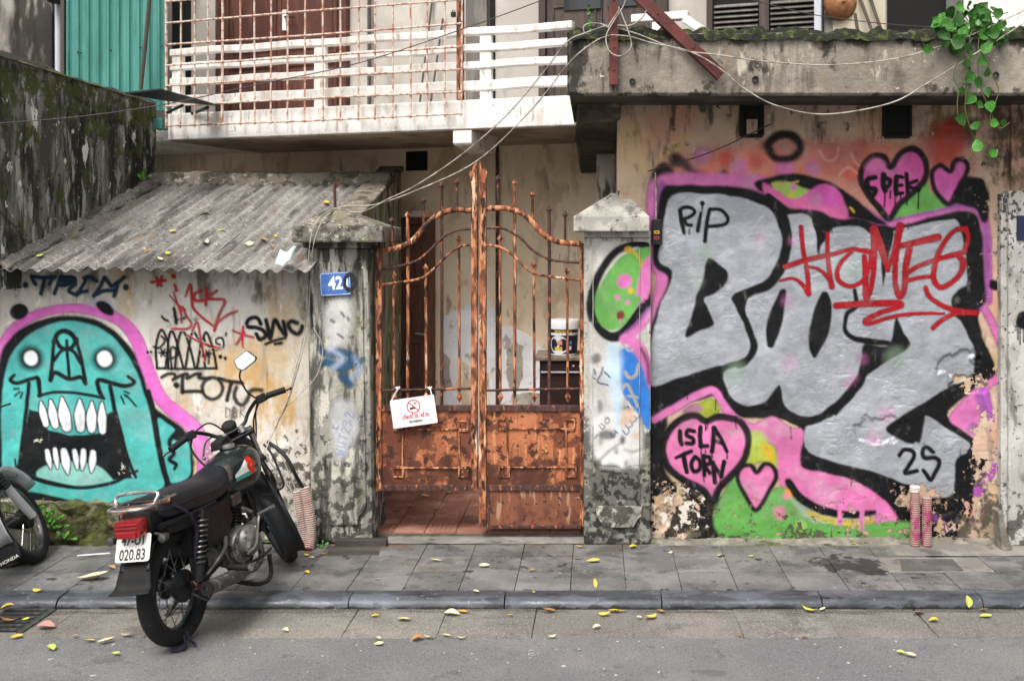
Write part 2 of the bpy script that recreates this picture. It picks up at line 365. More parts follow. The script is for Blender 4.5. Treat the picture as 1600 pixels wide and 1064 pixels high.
M('cap_mossy', C('#726e66'), [dict(c=C('#918d82'), s=9, d=8, lo=.5, hi=.62), dict(c=C('#706d50'), s=12, d=9, lo=.50, hi=.64, a=.65, up=.07, seed=3), dict(c=C('#34332a'), s=12, d=9, lo=.52, hi=.62, a=.9, seed=5), dict(c=C('#d2cfc2'), s=36, d=6, lo=.62, hi=.66, a=.8, seed=8), dict(c=C('#4a3f33'), s=(9, 9, 20), d=8, lo=.5, hi=.66, a=.6, seed=12)], rough=.95, bump=[(60, .7, .008), (12, .5, .016)])
M('cap_pale', C('#a09d94'), [dict(c=C('#bdbab0'), s=8, d=8, lo=.45, hi=.62), dict(c=C('#6d6a63'), s=(12, 9, 9), d=9, lo=.52, hi=.64, a=.85, seed=5), dict(c=C('#403e38'), s=22, d=8, lo=.60, hi=.66, a=.8, seed=2)], rough=.95, bump=[(60, .5, .005), (12, .3, .012)])
M('parapet', C('#857e72'), [dict(c=C('#a0988b'), s=(3, 3, 2), d=8, lo=.45, hi=.62), dict(c=C('#635d53'), s=(7, 5, 1.4), d=8, lo=.50, hi=.66, a=.85, seed=2), dict(c=C('#c4bcab'), s=(9, 7, 4), d=9, lo=.60, hi=.67, a=.75, seed=7), dict(c=C('#8d7450'), s=(8, 7, 3), d=8, lo=.60, hi=.72, a=.6, seed=17),
    dict(c=C('#413d36'), s=(16, 9, 2.4), d=9, lo=.56, hi=.70, a=.8, seed=5), dict(c=C('#2b2c22'), s=(7, 7, 6), d=9, lo=.60, hi=.72, a=.9, z=(2.96, 3.12, .22), seed=9), dict(c=C('#2c2a25'), s=(9, 7, 9), d=9, lo=.64, hi=.74, a=.85, z=(2.84, 2.75, .16), seed=21), dict(c=C('#2a2822'), s=(11, 9, 5), d=9, lo=.60, hi=.70, a=.9, x=(.12, -.15, .22), seed=23), dict(c=C('#dcd6c8'), s=30, d=6, lo=.66, hi=.69, a=.7, seed=25)],
    rough=.95, bump=[(60, .6, .008), (10, .6, .02)])
M('soffit_black', C('#4a453d'), [dict(c=C('#2d2a24'), s=3, lo=.4, hi=.58), dict(c=C('#6f655a'), s=(4, 9, 4), lo=.58, hi=.7, a=.7, seed=4), dict(c=C('#2d3320'), s=5, lo=.55, hi=.7, seed=7)], rough=.95, bump=[(30, .6, .012)])
M('mould_wall', C('#44443f'), [dict(c=C('#7d7c74'), s=(9, 7, 1.5), d=9, lo=.45, hi=.56, a=.9), dict(c=C('#1b1b18'), s=(7, 6, 1.5), d=9, lo=.46, hi=.58, a=.9, seed=3), dict(c=C('#aaaaa2'), s=(13, 10, 2.4), d=9, lo=.545, hi=.62, a=.9, seed=6), dict(c=C('#e2e2da'), s=(10, 8, 5), d=9, lo=.625, hi=.64, a=.9, seed=26),
    dict(c=C('#424a20'), s=5, d=9, lo=.56, hi=.66, a=.95, z=(2.45, 3.0, .16), seed=9), dict(c=C('#6f603a'), s=(7, 6, 3), d=8, lo=.60, hi=.70, a=.75, seed=12), dict(c=C('#77766e'), s=14, d=9, lo=.60, hi=.68, a=.85, z=(2.97, 3.05, .26), seed=28), dict(c=C('#121210'), s=26, d=8, lo=.60, hi=.67, a=.85, seed=15), dict(c=C('#cfcfc8'), s=44, d=6, lo=.66, hi=.68, a=.8, seed=31)],
    rough=.97, bump=[(50, .7, .01), (10, .7, .025), (1.3, .9, .04, 'crack')])
M('stained_pale', C('#a5a39d'), [dict(c=C('#bdbbb5'), s=4, d=8, lo=.45, hi=.6), dict(c=C('#6b6963'), s=(14, 9, 4), d=9, lo=.54, hi=.66, a=.85, seed=3), dict(c=C('#2f2e2a'), s=30, d=8, lo=.60, hi=.65, a=.9, z=(1.6, 2.25, .12), seed=5), dict(c=C('#3a3832'), s=14, d=9, lo=.60, hi=.68, a=.85, z=(.5, 0, .18), seed=7)], rough=.95, bump=[(60, .5, .006), (12, .4, .012)])
M('stained_wall', C('#6f6b64'), [dict(c=C('#9c978d'), s=(5, 4, 1.5), d=8, lo=.45, hi=.62), dict(c=C('#33302b'), s=(6, 4, 1.0), d=8, lo=.44, hi=.60, a=.9, seed=3), dict(c=C('#221f1c'), s=(7, 5, 2), d=8, lo=.58, hi=.74, a=.9, x=(-5.4, -4.8, .28), seed=7)], rough=.95, bump=[(30, .4, .01)])
M('moss_dark', C('#24261a'), [dict(c=C('#4d5726'), s=18, d=6, lo=.50, hi=.64), dict(c=C('#12120e'), s=12, lo=.5, hi=.66, seed=3)], rough=1, bump=[(90, .9, .01), (24, .9, .03)])
M('moss', C('#474a26'), [dict(c=C('#5f6630'), s=14, lo=.48, hi=.68), dict(c=C('#2e2f18'), s=10, lo=.5, hi=.68, seed=3), dict(c=C('#8b7f68'), s=5.5, d=7, lo=.50, hi=.64, a=.9, seed=6)], rough=1, bump=[(90, .9, .01), (24, .9, .03)])
M('rubble', C('#6e6a60'), [dict(c=C('#8d887c'), s=9, lo=.45, hi=.65), dict(c=C('#4a4f30'), s=6, lo=.55, hi=.7, seed=3), dict(c=C('#34322d'), s=13, lo=.58, hi=.7, seed=6)], rough=.97, bump=[(40, .7, .01), (9, .6, .03)])
M('fibre_cement', C('#706d68'), [dict(c=C('#89867f'), s=(9, 2, 2), lo=.44, hi=.62), dict(c=C('#bdbab2'), s=30, d=6, lo=.56, hi=.66, a=.55, seed=3), dict(c=C('#3f3d39'), s=(11, 1.6, 2), d=8, lo=.50, hi=.64, a=.85, seed=6), dict(c=C('#3c3b37'), s=34, d=6, lo=.56, hi=.66, a=.8, seed=8),
    dict(c=C('#7d6a55'), s=3.4, lo=.6, hi=.74, a=.6, seed=11), dict(c=C('#d6d3ca'), s=80, d=2, lo=.66, hi=.71, a=.7, seed=13)], rough=.95, bump=[(90, .5, .004), (22, .4, .008)])
M('ridge_mortar', C('#726c61'), [dict(c=C('#8f5c46'), s=7, d=8, lo=.57, hi=.66, a=.75), dict(c=C('#3f3f2c'), s=9, d=9, lo=.47, hi=.60, a=.9, seed=4), dict(c=C('#9d978a'), s=16, d=8, lo=.56, hi=.64, seed=8), dict(c=C('#23221b'), s=20, d=8, lo=.58, hi=.66, a=.8, seed=12)], rough=.97, bump=[(50, .8, .012), (12, .7, .025)])
M('end_wall', C('#98958a'), [dict(c=C('#a5a294'), s=(9, 7, 1.6), d=9, lo=.50, hi=.60, a=.9), dict(c=C('#6a7438'), s=(6, 5, 1.2), d=8, lo=.46, hi=.60, a=.9, seed=3), dict(c=C('#2e2e25'), s=(12, 9, 2.2), d=9, lo=.53, hi=.62, a=.9, seed=6), dict(c=C('#d0cdbf'), s=(14, 12, 4), d=9, lo=.62, hi=.65, a=.9, seed=9)], rough=.97, bump=[(50, .6, .008), (10, .5, .02)])

M('rust_panel', C('#9c5a3a'), [dict(c=C('#b26f4a'), s=7, d=8, lo=.42, hi=.58), dict(c=C('#cf9264'), s=(20, 8, 1.6), d=8, lo=.57, hi=.64, a=.8, seed=9), dict(c=C('#6f3a24'), s=(15, 8, 2.0), d=8, lo=.55, hi=.66, a=.8, seed=3), dict(c=C('#5a2f20'), s=5, d=10, lo=.53, hi=.57, a=.85, seed=6), dict(c=C('#33201a'), s=16, d=10, lo=.58, hi=.61, a=.9, seed=13),
    dict(c=C('#4a281c'), s=9, d=9, lo=.60, hi=.68, a=.9, z=(.58, .36, .22), seed=12), dict(c=C('#2f1e18'), s=60, d=4, lo=.65, hi=.68, a=.9, seed=15), dict(c=C('#4a281c'), s=12, d=9, lo=.62, hi=.70, a=.85, z=(.80, .84, .20), seed=16)], rough=.78, rl=(14, .55, .88), bump=[(60, .5, .004), (14, .5, .008)])
M('rust_panel_low', C('#7a4a35'), [dict(c=C('#5e3728'), s=10, d=9, lo=.48, hi=.60, a=.9, seed=3), dict(c=C('#ab866c'), s=(16, 8, 3), d=9, lo=.58, hi=.64, a=.8, seed=9), dict(c=C('#3a241c'), s=18, d=9, lo=.57, hi=.63, a=.9, seed=12), dict(c=C('#b29a88'), s=(3, 3, 26), d=6, lo=.63, hi=.68, a=.7, seed=14)], rough=.78, bump=[(60, .5, .004), (14, .5, .008)])
M('rust_bar', C('#9a5a3a'), [dict(c=C('#c78a62'), s=(30, 30, 5), d=7, lo=.47, hi=.56, a=.9), dict(c=C('#56301f'), s=(34, 34, 11), d=8, lo=.47, hi=.56, a=.9, seed=3), dict(c=C('#2f1e18'), s=(30, 30, 8), d=8, lo=.54, hi=.59, seed=6), dict(c=C('#e0c2a0'), s=(24, 24, 4), d=6, lo=.62, hi=.66, a=.9, seed=9)], rough=.78, bump=[(90, .5, .003)])
M('rust_bar_dark', C('#4d342e'), [dict(c=C('#35241f'), s=(30, 30, 9), lo=.45, hi=.6), dict(c=C('#b5623e'), s=(34, 34, 13), lo=.57, hi=.64, a=.95, seed=3), dict(c=C('#8a5a48'), s=50, lo=.6, hi=.7, a=.8, seed=5)], rough=.78, bump=[(90, .4, .002)])
M('grille_paint', C('#cbbcae'), [dict(c=C('#a8684a'), s=(34, 34, 20), lo=.47, hi=.58, a=.9), dict(c=C('#6d4030'), s=60, lo=.6, hi=.68, a=.9, seed=4)], rough=.7)
M('white_balcony', C('#dad7d1'), [dict(c=C('#e8e6e1'), s=3, d=7, lo=.4, hi=.6), dict(c=C('#b5a99c'), s=(9, 9, 3), d=8, lo=.53, hi=.68, a=.65, seed=4), dict(c=C('#8f857b'), s=(22, 18, 6), d=9, lo=.58, hi=.68, a=.75, seed=6), dict(c=C('#8a6a58'), s=(14, 14, 3), d=8, lo=.62, hi=.72, a=.6, seed=11), dict(c=C('#4c463f'), s=44, d=7, lo=.66, hi=.69, a=.85, seed=9), dict(c=C('#3a352f'), s=(5, 5, 60), d=7, lo=.66, hi=.70, a=.6, seed=14)], rough=.85, bump=[(60, .4, .005), (9, .4, .010)])
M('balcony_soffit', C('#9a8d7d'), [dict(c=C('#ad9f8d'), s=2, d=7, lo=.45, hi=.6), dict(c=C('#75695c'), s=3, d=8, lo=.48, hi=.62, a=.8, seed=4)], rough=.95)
M('house_wall', C('#e9d6b8'), [dict(c=C('#f1e2c8'), s=1.4, lo=.45, hi=.62), dict(c=C('#c9b294'), s=(4, 4, 2.2), d=9, lo=.50, hi=.60, a=.75, seed=4), dict(c=C('#8a7a66'), s=(10, 10, 3), d=9, lo=.62, hi=.67, a=.7, seed=14), 
    dict(c=C('#7d7066'), s=(9, 9, 2.2), lo=.58, hi=.74, a=.6, seed=9)], rough=.95, bump=[(40, .3, .005), (7, .3, .012)])
M('upper_wall', C('#a9a49c'), [dict(c=C('#bbb6ad'), s=1.6, lo=.45, hi=.65), dict(c=C('#86817a'), s=(5, 5, 1.4), lo=.54, hi=.7, a=.7, seed=4)], rough=.95, bump=[(30, .3, .006)])
M('cream_wall', C('#b9b09a'), [dict(c=C('#a39a84'), s=3, lo=.5, hi=.7)], rough=.95)
M('brown_door', C('#4b2a22'), [dict(c=C('#5f382d'), s=(14, 14, 2), lo=.45, hi=.65), dict(c=C('#33201b'), s=(20, 20, 3), lo=.55, hi=.7, seed=3)], rough=.55)
M('brown_door_low', C('#6d4a3e'), [dict(c=C('#7d584a'), s=(14, 14, 2), lo=.45, hi=.65), dict(c=C('#4a3028'), s=(20, 20, 3), d=7, lo=.54, hi=.66, seed=3)], rough=.6)
M('dark_door', C('#3d332e'), [dict(c=C('#52463f'), s=(18, 18, 2), lo=.45, hi=.65)], rough=.65)
M('dark_wood', C('#2c1c1a'), [dict(c=C('#3c2622'), s=(4, 9, 14), lo=.5, hi=.7)], rough=.45)
M('table_top_wood', C('#7a6a5c'), [dict(c=C('#9a8f84'), s=14, lo=.5, hi=.65), dict(c=C('#4a3a30'), s=11, lo=.5, hi=.65, seed=3)], rough=.8)
M('dark_opening', C('#141312'), rough=.9)
M('grey_shutter', C('#5f5b56'), [dict(c=C('#74706a'), s=(12, 12, 3), lo=.45, hi=.65)], rough=.75)
M('window_glass', C('#2b2d2e'), rough=.12, spec=.6)
M('teal_sheet', C('#3d7c73'), [dict(c=C('#4a8c82'), s=(2, 2, .8), d=7, lo=.45, hi=.65), dict(c=C('#2d6058'), s=(11, 9, 1.0), d=8, lo=.54, hi=.68, a=.75, seed=4), dict(c=C('#8a9a90'), s=40, d=6, lo=.65, hi=.69, a=.6, seed=6), dict(c=C('#4a3a2c'), s=(20, 20, 2), d=8, lo=.66, hi=.72, a=.7, seed=9)], rough=.55)
M('dark_sheet', C('#1d2c2c'), [dict(c=C('#33403d'), s=9, lo=.5, hi=.7)], rough=.6)
M('red_steel', C('#53231f'), [dict(c=C('#6a2f28'), s=9, lo=.45, hi=.65), dict(c=C('#33191a'), s=20, lo=.58, hi=.7, seed=4)], rough=.55)
M('white_pipe', C('#b9bcc2'), [dict(c=C('#94979c'), s=(9, 9, 2), lo=.5, hi=.7)], rough=.5)
M('cable_white', C('#aaa498'), [dict(c=C('#7d766a'), s=14, d=6, lo=.46, hi=.6), dict(c=C('#cdc8bd'), s=9, lo=.56, hi=.66, seed=4)], rough=.65)
M('cable_dark', C('#3c3936'), rough=.6)
M('pvc_black', C('#191919'), rough=.5)
M('hose_red', C('#9a4038'), [dict(c=C('#7d302b'), s=30, lo=.5, hi=.7)], rough=.6)
M('hose_white', C('#d9cfc4'), [dict(c=C('#b3a294'), s=30, lo=.5, hi=.7)], rough=.55)
M('hose_pink', C('#a8988f'), [dict(c=C('#a8487e'), s=(9, 9, 7), d=6, lo=.48, hi=.58), dict(c=C('#8d9062'), s=20, lo=.58, hi=.66, seed=3), dict(c=C('#4a4340'), s=30, d=6, lo=.58, hi=.66, seed=5)], rough=.6)
M('sign_white', C('#e6e4e2'), [dict(c=C('#d6d3cf'), s=9, lo=.5, hi=.7)], rough=.45)
M('print_red', C('#c63a4c'), rough=.5)
M('print_black', C('#1d2020'), rough=.5)
M('number_blue', C('#3f68ac'), [dict(c=C('#5478b3'), s=20, lo=.45, hi=.65), dict(c=C('#2e4f8a'), s=60, lo=.6, hi=.7, seed=3)], rough=.35, coat=.3)
M('number_white', C('#eef0f2'), rough=.35)
M('bucket_white', C('#d9dcdd'), rough=.4)
M('bucket_navy', C('#222742'), rough=.4)
M('bucket_yellow', C('#e0b83a'), rough=.4)
M('bucket_orange', C('#e08a66'), rough=.4)
M('bucket_green', C('#8a9355'), rough=.4)
M('bucket_blue', C('#3f9ac6'), rough=.4)
M('leaf_vine', C('#2f6420'), [dict(c=C('#4f8a2a'), s=14, lo=.45, hi=.65), dict(c=C('#1d4214'), s=8, lo=.52, hi=.66, seed=4), dict(c=C('#93a33a'), s=6, lo=.68, hi=.74, a=.7, seed=6)], rough=.42, rand=.5, coord='R')
M('vine_stem', C('#4d5a2c'), rough=.7)
M('fern', C('#4e8a30'), [dict(c=C('#79ab48'), s=20, lo=.45, hi=.65)], rough=.6, rand=.3)
for nm, c0, c1, c2 in (('leaf_yellow', '#c9ae38', '#d8c862', '#9a7826'), ('leaf_pale', '#d9d491', '#e9e6bb', '#a8b04a'), ('leaf_gold', '#cf9c2c', '#e3bb45', '#7d5420'),
                       ('leaf_brown', '#8a6238', '#b08a58', '#4e3420'), ('leaf_red', '#9a6a62', '#b58a7c', '#6a423a'), ('leaf_dry', '#b9a888', '#d8ccb2', '#7d6848'), ('leaf_lime', '#a8b83c', '#c9d26a', '#6d7d28')):
    M(nm, C(c0), [dict(c=C(c1), s=22, lo=.42, hi=.62), dict(c=C(c2), s=34, lo=.58, hi=.70, a=.85, seed=4)], rough=.6, rand=.12, coord='R')
M('paper', C('#dfe3e3'), rough=.7)
M('film_blue', C('#cfe3ea'), rough=.3)
M('plank_wet', C('#3e3b37'), [dict(c=C('#55514a'), s=(3, 9, 9), lo=.45, hi=.65)], rough=.6)
M('basket', C('#8d5f3e'), [dict(c=C('#a97a52'), s=20, lo=.45, hi=.65)], rough=.8)
M('stick', C('#4c443c'), rough=.8)

# ------------------------------------------------------------------ spray paint: colours drawn onto the plaster lattice
def paint_material(name, silver_gloss=True, chip_scale=26.0):
    t = NT(name); a = t.n('Attribute', attribute_name='paint'); w = t.n('Attribute', attribute_name='wear'); sv = t.n('Attribute', attribute_name='silver')
    col = a.outputs['Color']
    mott = t.ramp(t.noise((7, 7, 7), 5, .6, 2), .35, .68)
    hv = t.n('HueSaturation'); t.L(t.lin(mott, 0, 1, .86, 1.10), hv.inputs['Value']); t.L(col, hv.inputs['Color'])
    dust = t.mask(dict(s=(16, 9, 9), d=7, lo=.58, hi=.78, a=.16, seed=5))
    col = t.mix(dust, hv.outputs[0], C('#c9c2b6'))
    t.L(col, t.b.inputs['Base Color'])
    n1 = t.noise(chip_scale, 7, .68, 4); n2 = t.noise(chip_scale*.28, 5, .6, 9)
    n = t.math('ADD', t.math('MULTIPLY', n1, .62), t.math('MULTIPLY', n2, .38))
    th = t.lin(w.outputs['Fac'], 0, 1, .80, .36)
    d = t.math('SUBTRACT', th, n)
    keep = t.ramp(d, -.006, .010)
    # thin spray breaks up on the grain of the plaster
    grain = t.noise(150, 3, .6, 7)
    al = t.math('ADD', a.outputs['Alpha'], t.math('MULTIPLY', t.math('SUBTRACT', grain, .5), t.math('MULTIPLY', t.math('SUBTRACT', 1.0, a.outputs['Alpha']), t.math('MULTIPLY', a.outputs['Alpha'], 3.4))), clamp=True)
    t.L(t.math('MULTIPLY', keep, al, clamp=True), t.b.inputs['Alpha'])
    t.b.inputs['Specular IOR Level'].default_value = .22
    t.L(t.lin(sv.outputs['Fac'], 0, 1, .66, .44), t.b.inputs['Roughness'])
    t.L(t.math('MULTIPLY', sv.outputs['Fac'], .40), t.b.inputs['Metallic'])
    b1 = t.n('Bump'); t.L(t.math('ADD', .16, t.math('MULTIPLY', sv.outputs['Fac'], t.lin(t.noise((2.6, 2.6, 3.4), 5, .6, 21), .42, .66, .06, .85))), b1.inputs['Strength']); b1.inputs['Distance'].default_value = .009
    t.L(t.noise((15, 15, 20), 8, .70, 1.3, dist=1.2), b1.inputs['Height'])
    b2 = t.n('Bump'); b2.inputs['Strength'].default_value = .35; b2.inputs['Distance'].default_value = .004
    t.L(t.noise(60, 5, .6, 3), b2.inputs['Height']); t.L(b1.outputs[0], b2.inputs['Normal'])
    b3 = t.n('Bump'); b3.inputs['Strength'].default_value = .7; b3.inputs['Distance'].default_value = .003
    t.L(keep, b3.inputs['Height']); t.L(b2.outputs[0], b3.inputs['Normal'])
    t.L(b3.outputs[0], t.b.inputs['Normal'])
    return t.m
paint_material('spray_paint')

class Lattice:
    """front skin of a plastered wall at depth Y, as a fine height field; paint lies on the same vertices"""
    def __init__(s, px0, px1, py0, py1, Y, step=1.7, disp=None):
        s.Y = Y; k = Y/F
        s.nx = int((px1-px0)/step)+1; s.nz = int((py1-py0)/step)+1
        s.px, s.py = np.meshgrid(np.linspace(px0, px1, s.nx), np.linspace(py0, py1, s.nz))
        s.X = (s.px-CX)*k; s.Z = H-(s.py-CY)*k
        s.D = np.zeros_like(s.X) if disp is None else disp(s.px, s.py)     # metres towards the street
    def mesh(s, name, mat, parent, keep=None, lift=0.0, attrs=None, label=None, hem=True):
        D = s.D.copy()
        if hem and keep is None: D[0, :] = D[-1, :] = -0.03; D[:, 0] = D[:, -1] = -0.03
        co = np.stack([s.X, s.Y-D-lift, s.Z], -1).reshape(-1, 3)
        idx = np.arange(s.nx*s.nz).reshape(s.nz, s.nx)
        q = np.stack([idx[:-1, :-1], idx[1:, :-1], idx[1:, 1:], idx[:-1, 1:]], -1).reshape(-1, 4)
        if keep is not None:
            kf = (keep[:-1, :-1] | keep[1:, :-1] | keep[1:, 1:] | keep[:-1, 1:]).reshape(-1); q = q[kf]
        used = np.unique(q); remap = np.full(s.nx*s.nz, -1); remap[used] = np.arange(len(used))
        co = co[used]; q = remap[q]
        c = Vector((float((co[:, 0].min()+co[:, 0].max())/2), s.Y, float(co[:, 2].min()))); co = co-np.array(c)
        me = bpy.data.meshes.new(name)
        me.vertices.add(len(co)); me.vertices.foreach_set('co', co.astype(np.float32).ravel())
        me.loops.add(q.size); me.loops.foreach_set('vertex_index', q.astype(np.int32).ravel())
        me.polygons.add(len(q)); me.polygons.foreach_set('loop_start', (np.arange(len(q))*4).astype(np.int32))
        me.polygons.foreach_set('use_smooth', np.ones(len(q), bool))
        me.update(calc_edges=True); me.materials.append(MAT[mat])
        for an, arr in (attrs or {}).items():
            if arr.ndim == 3:
                a = me.attributes.new(an, 'FLOAT_COLOR', 'POINT'); a.data.foreach_set('color', arr.reshape(-1, 4)[used].astype(np.float32).ravel())
            else:
                a = me.attributes.new(an, 'FLOAT', 'POINT'); a.data.foreach_set('value', arr.reshape(-1)[used].astype(np.float32).ravel())
        o = bpy.data.objects.new(name, me); COL.objects.link(o); o.parent = parent
        o.location = c-(ORG[parent] if parent is not None else Vector((0,0,0))); ORG[o] = c
        if label: o['label'] = label
        return o

def ZC(ox, oy, k, pts): return [(ox+p[0]/k, oy+p[1]/k)+tuple(q/k for q in p[2:]) for p in pts]
class Canvas:
    def __init__(s, lat, wob=1.0, seed=0):
        s.l = lat; sh = lat.px.shape; s.rgb = np.zeros(sh+(3,)); s.a = np.zeros(sh); s.m = np.zeros(sh); s.w = np.zeros(sh)
        s.wx = (fbm(lat.px/22, lat.py/22, 31+seed, 3)-.45)*5*wob; s.wy = (fbm(lat.px/22, lat.py/22, 57+seed, 3)-.45)*5*wob
    def win(s, x0, x1, y0, y1):
        l = s.l; dx = l.px[0, 1]-l.px[0, 0]; dy = l.py[1, 0]-l.py[0, 0]
        i0 = max(0, int((x0-l.px[0, 0])/dx)-1); i1 = min(l.nx, int((x1-l.px[0, 0])/dx)+3)
        j0 = max(0, int((y0-l.py[0, 0])/dy)-1); j1 = min(l.nz, int((y1-l.py[0, 0])/dy)+3)
        return (slice(j0, max(j0, j1)), slice(i0, max(i0, i1)))
    def comp(s, w, cov, col, m, a):
        cov = np.clip(cov, 0, 1)*a; A = s.a[w]; na = cov+A*(1-cov)
        sa = np.where(na > 1e-4, cov/np.maximum(na, 1e-4), 0)[..., None]
        c = np.array(col)
        s.rgb[w] = c*sa+s.rgb[w]*(1-sa); s.m[w] = m*sa[..., 0]+s.m[w]*(1-sa[..., 0]); s.a[w] = na
    def seg_d(s, X, Y, pts, closed=False):
        d = np.full(X.shape, 1e9); n = len(pts)
        for i in range(n if closed else n-1):
            (x0, y0), (x1, y1) = pts[i][:2], pts[(i+1) % n][:2]
            ex, ey = x1-x0, y1-y0; L = ex*ex+ey*ey+1e-9
            t = np.clip(((X-x0)*ex+(Y-y0)*ey)/L, 0, 1)
            if len(pts[i]) > 2:
                r = pts[i][2]+(pts[(i+1) % n][2]-pts[i][2])*t
                d = np.minimum(d, np.hypot(X-x0-t*ex, Y-y0-t*ey)-r)
            else: d = np.minimum(d, np.hypot(X-x0-t*ex, Y-y0-t*ey))
        return d
    def poly(s, pts, col, soft=2.2, smooth=True, a=1.0, m=0.0, holes=()):
        pts = smooth_pts(pts, 5, True) if smooth else list(pts)
        xs = [p[0] for p in pts]; ys = [p[1] for p in pts]; g = soft*2+6
        w = s.win(min(xs)-g, max(xs)+g, min(ys)-g, max(ys)+g); X = s.l.px[w]+s.wx[w]; Y = s.l.py[w]+s.wy[w]
        if X.size == 0: return s
        ins = np.zeros(X.shape, bool); n = len(pts)
        for i in range(n):
            (x0, y0), (x1, y1) = pts[i], pts[(i+1) % n]
            if y0 == y1: continue
            ins ^= ((y0 > Y) != (y1 > Y)) & (X < (x1-x0)*(Y-y0)/(y1-y0)+x0)
        d = s.seg_d(X, Y, pts, True); d = np.where(ins, -d, d)
        t = np.clip(.5-d/(2*soft), 0, 1); s.comp(w, t*t*(3-2*t), col, m, a); return s
    def stroke(s, pts, wd, col, soft=1.6, smooth=True, a=1.0, m=0.0, closed=False):
        """wd = full width, or each point carries its own width as a third value"""
        pts = [tuple(p)+((wd,) if len(p) < 3 else ()) for p in pts]; pts = [(p[0], p[1], p[2]/2) for p in pts]
        if smooth and len(pts) > 2: pts = smooth_pts(pts, 5, closed)
        xs = [p[0] for p in pts]; ys = [p[1] for p in pts]; g = max(p[2] for p in pts)+soft*2+6
        w = s.win(min(xs)-g, max(xs)+g, min(ys)-g, max(ys)+g); X = s.l.px[w]+s.wx[w]*.6; Y = s.l.py[w]+s.wy[w]*.6
        if X.size == 0: return s
        d = s.seg_d(X, Y, pts, closed); t = np.clip(.5-d/(2*soft), 0, 1); s.comp(w, t*t*(3-2*t), col, m, a); return s
    def dot(s, x, y, r, col, soft=2.5, a=1.0, ry=None, m=0.0):
        ry = ry or r; n = 14
        return s.poly([(x+r*math.cos(2*math.pi*k/n), y+ry*math.sin(2*math.pi*k/n)) for k in range(n)], col, soft, True, a, m)
    def drip(s, x, y, L, wd, col, a=1.0): return s.stroke([(x, y, wd), (x+rnd(-.6, .6), y+L*.6, wd*.8), (x+rnd(-.8, .8), y+L, wd*1.1)], wd, col, 1.2, False, a)
    def wear(s, fn): s.w = np.clip(fn(s.l.px, s.l.py), 0, 1); return s
    def finish(s, name, parent, lift, label=None):
        l = s.l; v = .80+.42*fbm(l.px/55, l.py/38, 81, 4)+.16*(fbm(l.px/7, l.py/16, 91, 3)-.45)
        mist = np.clip(fbm(l.px/26, l.py/26, 97, 5)-.52, 0, 1)*1.6*(.12+1.2*s.rgb.max(-1))
        s.rgb = np.clip(s.rgb*v[..., None], 0, 1); s.rgb = s.rgb*(1-mist[..., None])+mist[..., None]*(s.rgb.mean(-1, keepdims=True)*.6+.14)
        return s.l.mesh(name, 'spray_paint', parent, keep=s.a > .015, lift=lift,
                        attrs=dict(paint=np.concatenate([s.rgb, s.a[..., None]], -1), wear=s.w, silver=s.m), label=label)
# ================================================================== ground, road, gutter, kerb, pavement
ROADZ = -0.045
g = MB().box(-200, 200, -200, 200, -0.30, -0.075).build('ground', 'earth', kind='structure')
MB().grid(40, 16, lambda u, v: (-60+120*u, -30+(5.085+30)*v, ROADZ+0.002*math.sin(u*90)*math.sin(v*31))).build('road', 'asphalt', kind='structure', smooth=60)
gut = empty('gutter', (0, 5.28, -.07), kind='structure')
MB().box(-8, 8, 5.07, 5.50, -.072, -.058).build('gutter_bed', 'joint_dirt', gut)
xj = [-6.2]
while xj[-1] < 6.2: xj.append(xj[-1]+rnd(.46, .56))
off = PX(690, 5.28)
k0 = min(range(len(xj)), key=lambda i: abs(xj[i]-off)); sh = off-xj[k0]
for i in range(len(xj)-1):
    x0, x1 = xj[i]+sh+.0012, xj[i+1]+sh-.0012; zt = ROADZ+rnd(-.002, .003)
    if x1 < -3.0 and x0 > -3.45: pass
    m = MB(); n = 8; s1 = rnd(-.03, .03)
    top = [(x0+(x1-x0)*k/n, 5.088+.006*math.sin(k*1.7+i)) for k in range(n+1)]
    ring = [(x, y) for x, y in top]+[(x1+s1*.2, 5.484), (x0+s1*.2, 5.484)]
    m.prism(ring, lambda u, v, w: (u, v, w), -.068, zt)
    m.build('gutter_slab', 'gutter', gut, bev=.002)
# kerb stones, rounded front edge
kb = empty('kerb', (0, 5.56, -.07), kind='structure')
kj = [PX(p, 5.58) for p in (-400, -150, 100, 325, 550, 790, 1033, 1280, 1528, 1775, 2020)]
prof = [(5.640, -.068), (5.640, .002), (5.545, .001), (5.530, -.002), (5.514, -.010), (5.502, -.024), (5.497, -.042), (5.496, -.068)]
for i in range(len(kj)-1):
    x0, x1 = kj[i]+.003, kj[i+1]-.004; m = MB(); nn = 10; dz = rnd(-.002, .002); dy = rnd(-.003, .003)
    m.loft([[(x0+(x1-x0)*k/nn, y+dy+.0015*math.sin(k*2.1+i), z+dz+(.002*math.sin(k*1.3+i*2) if z > -.06 else 0)) for y, z in prof] for k in range(nn+1)])
    m.build('kerb_stone', 'kerb', kb, smooth=35)
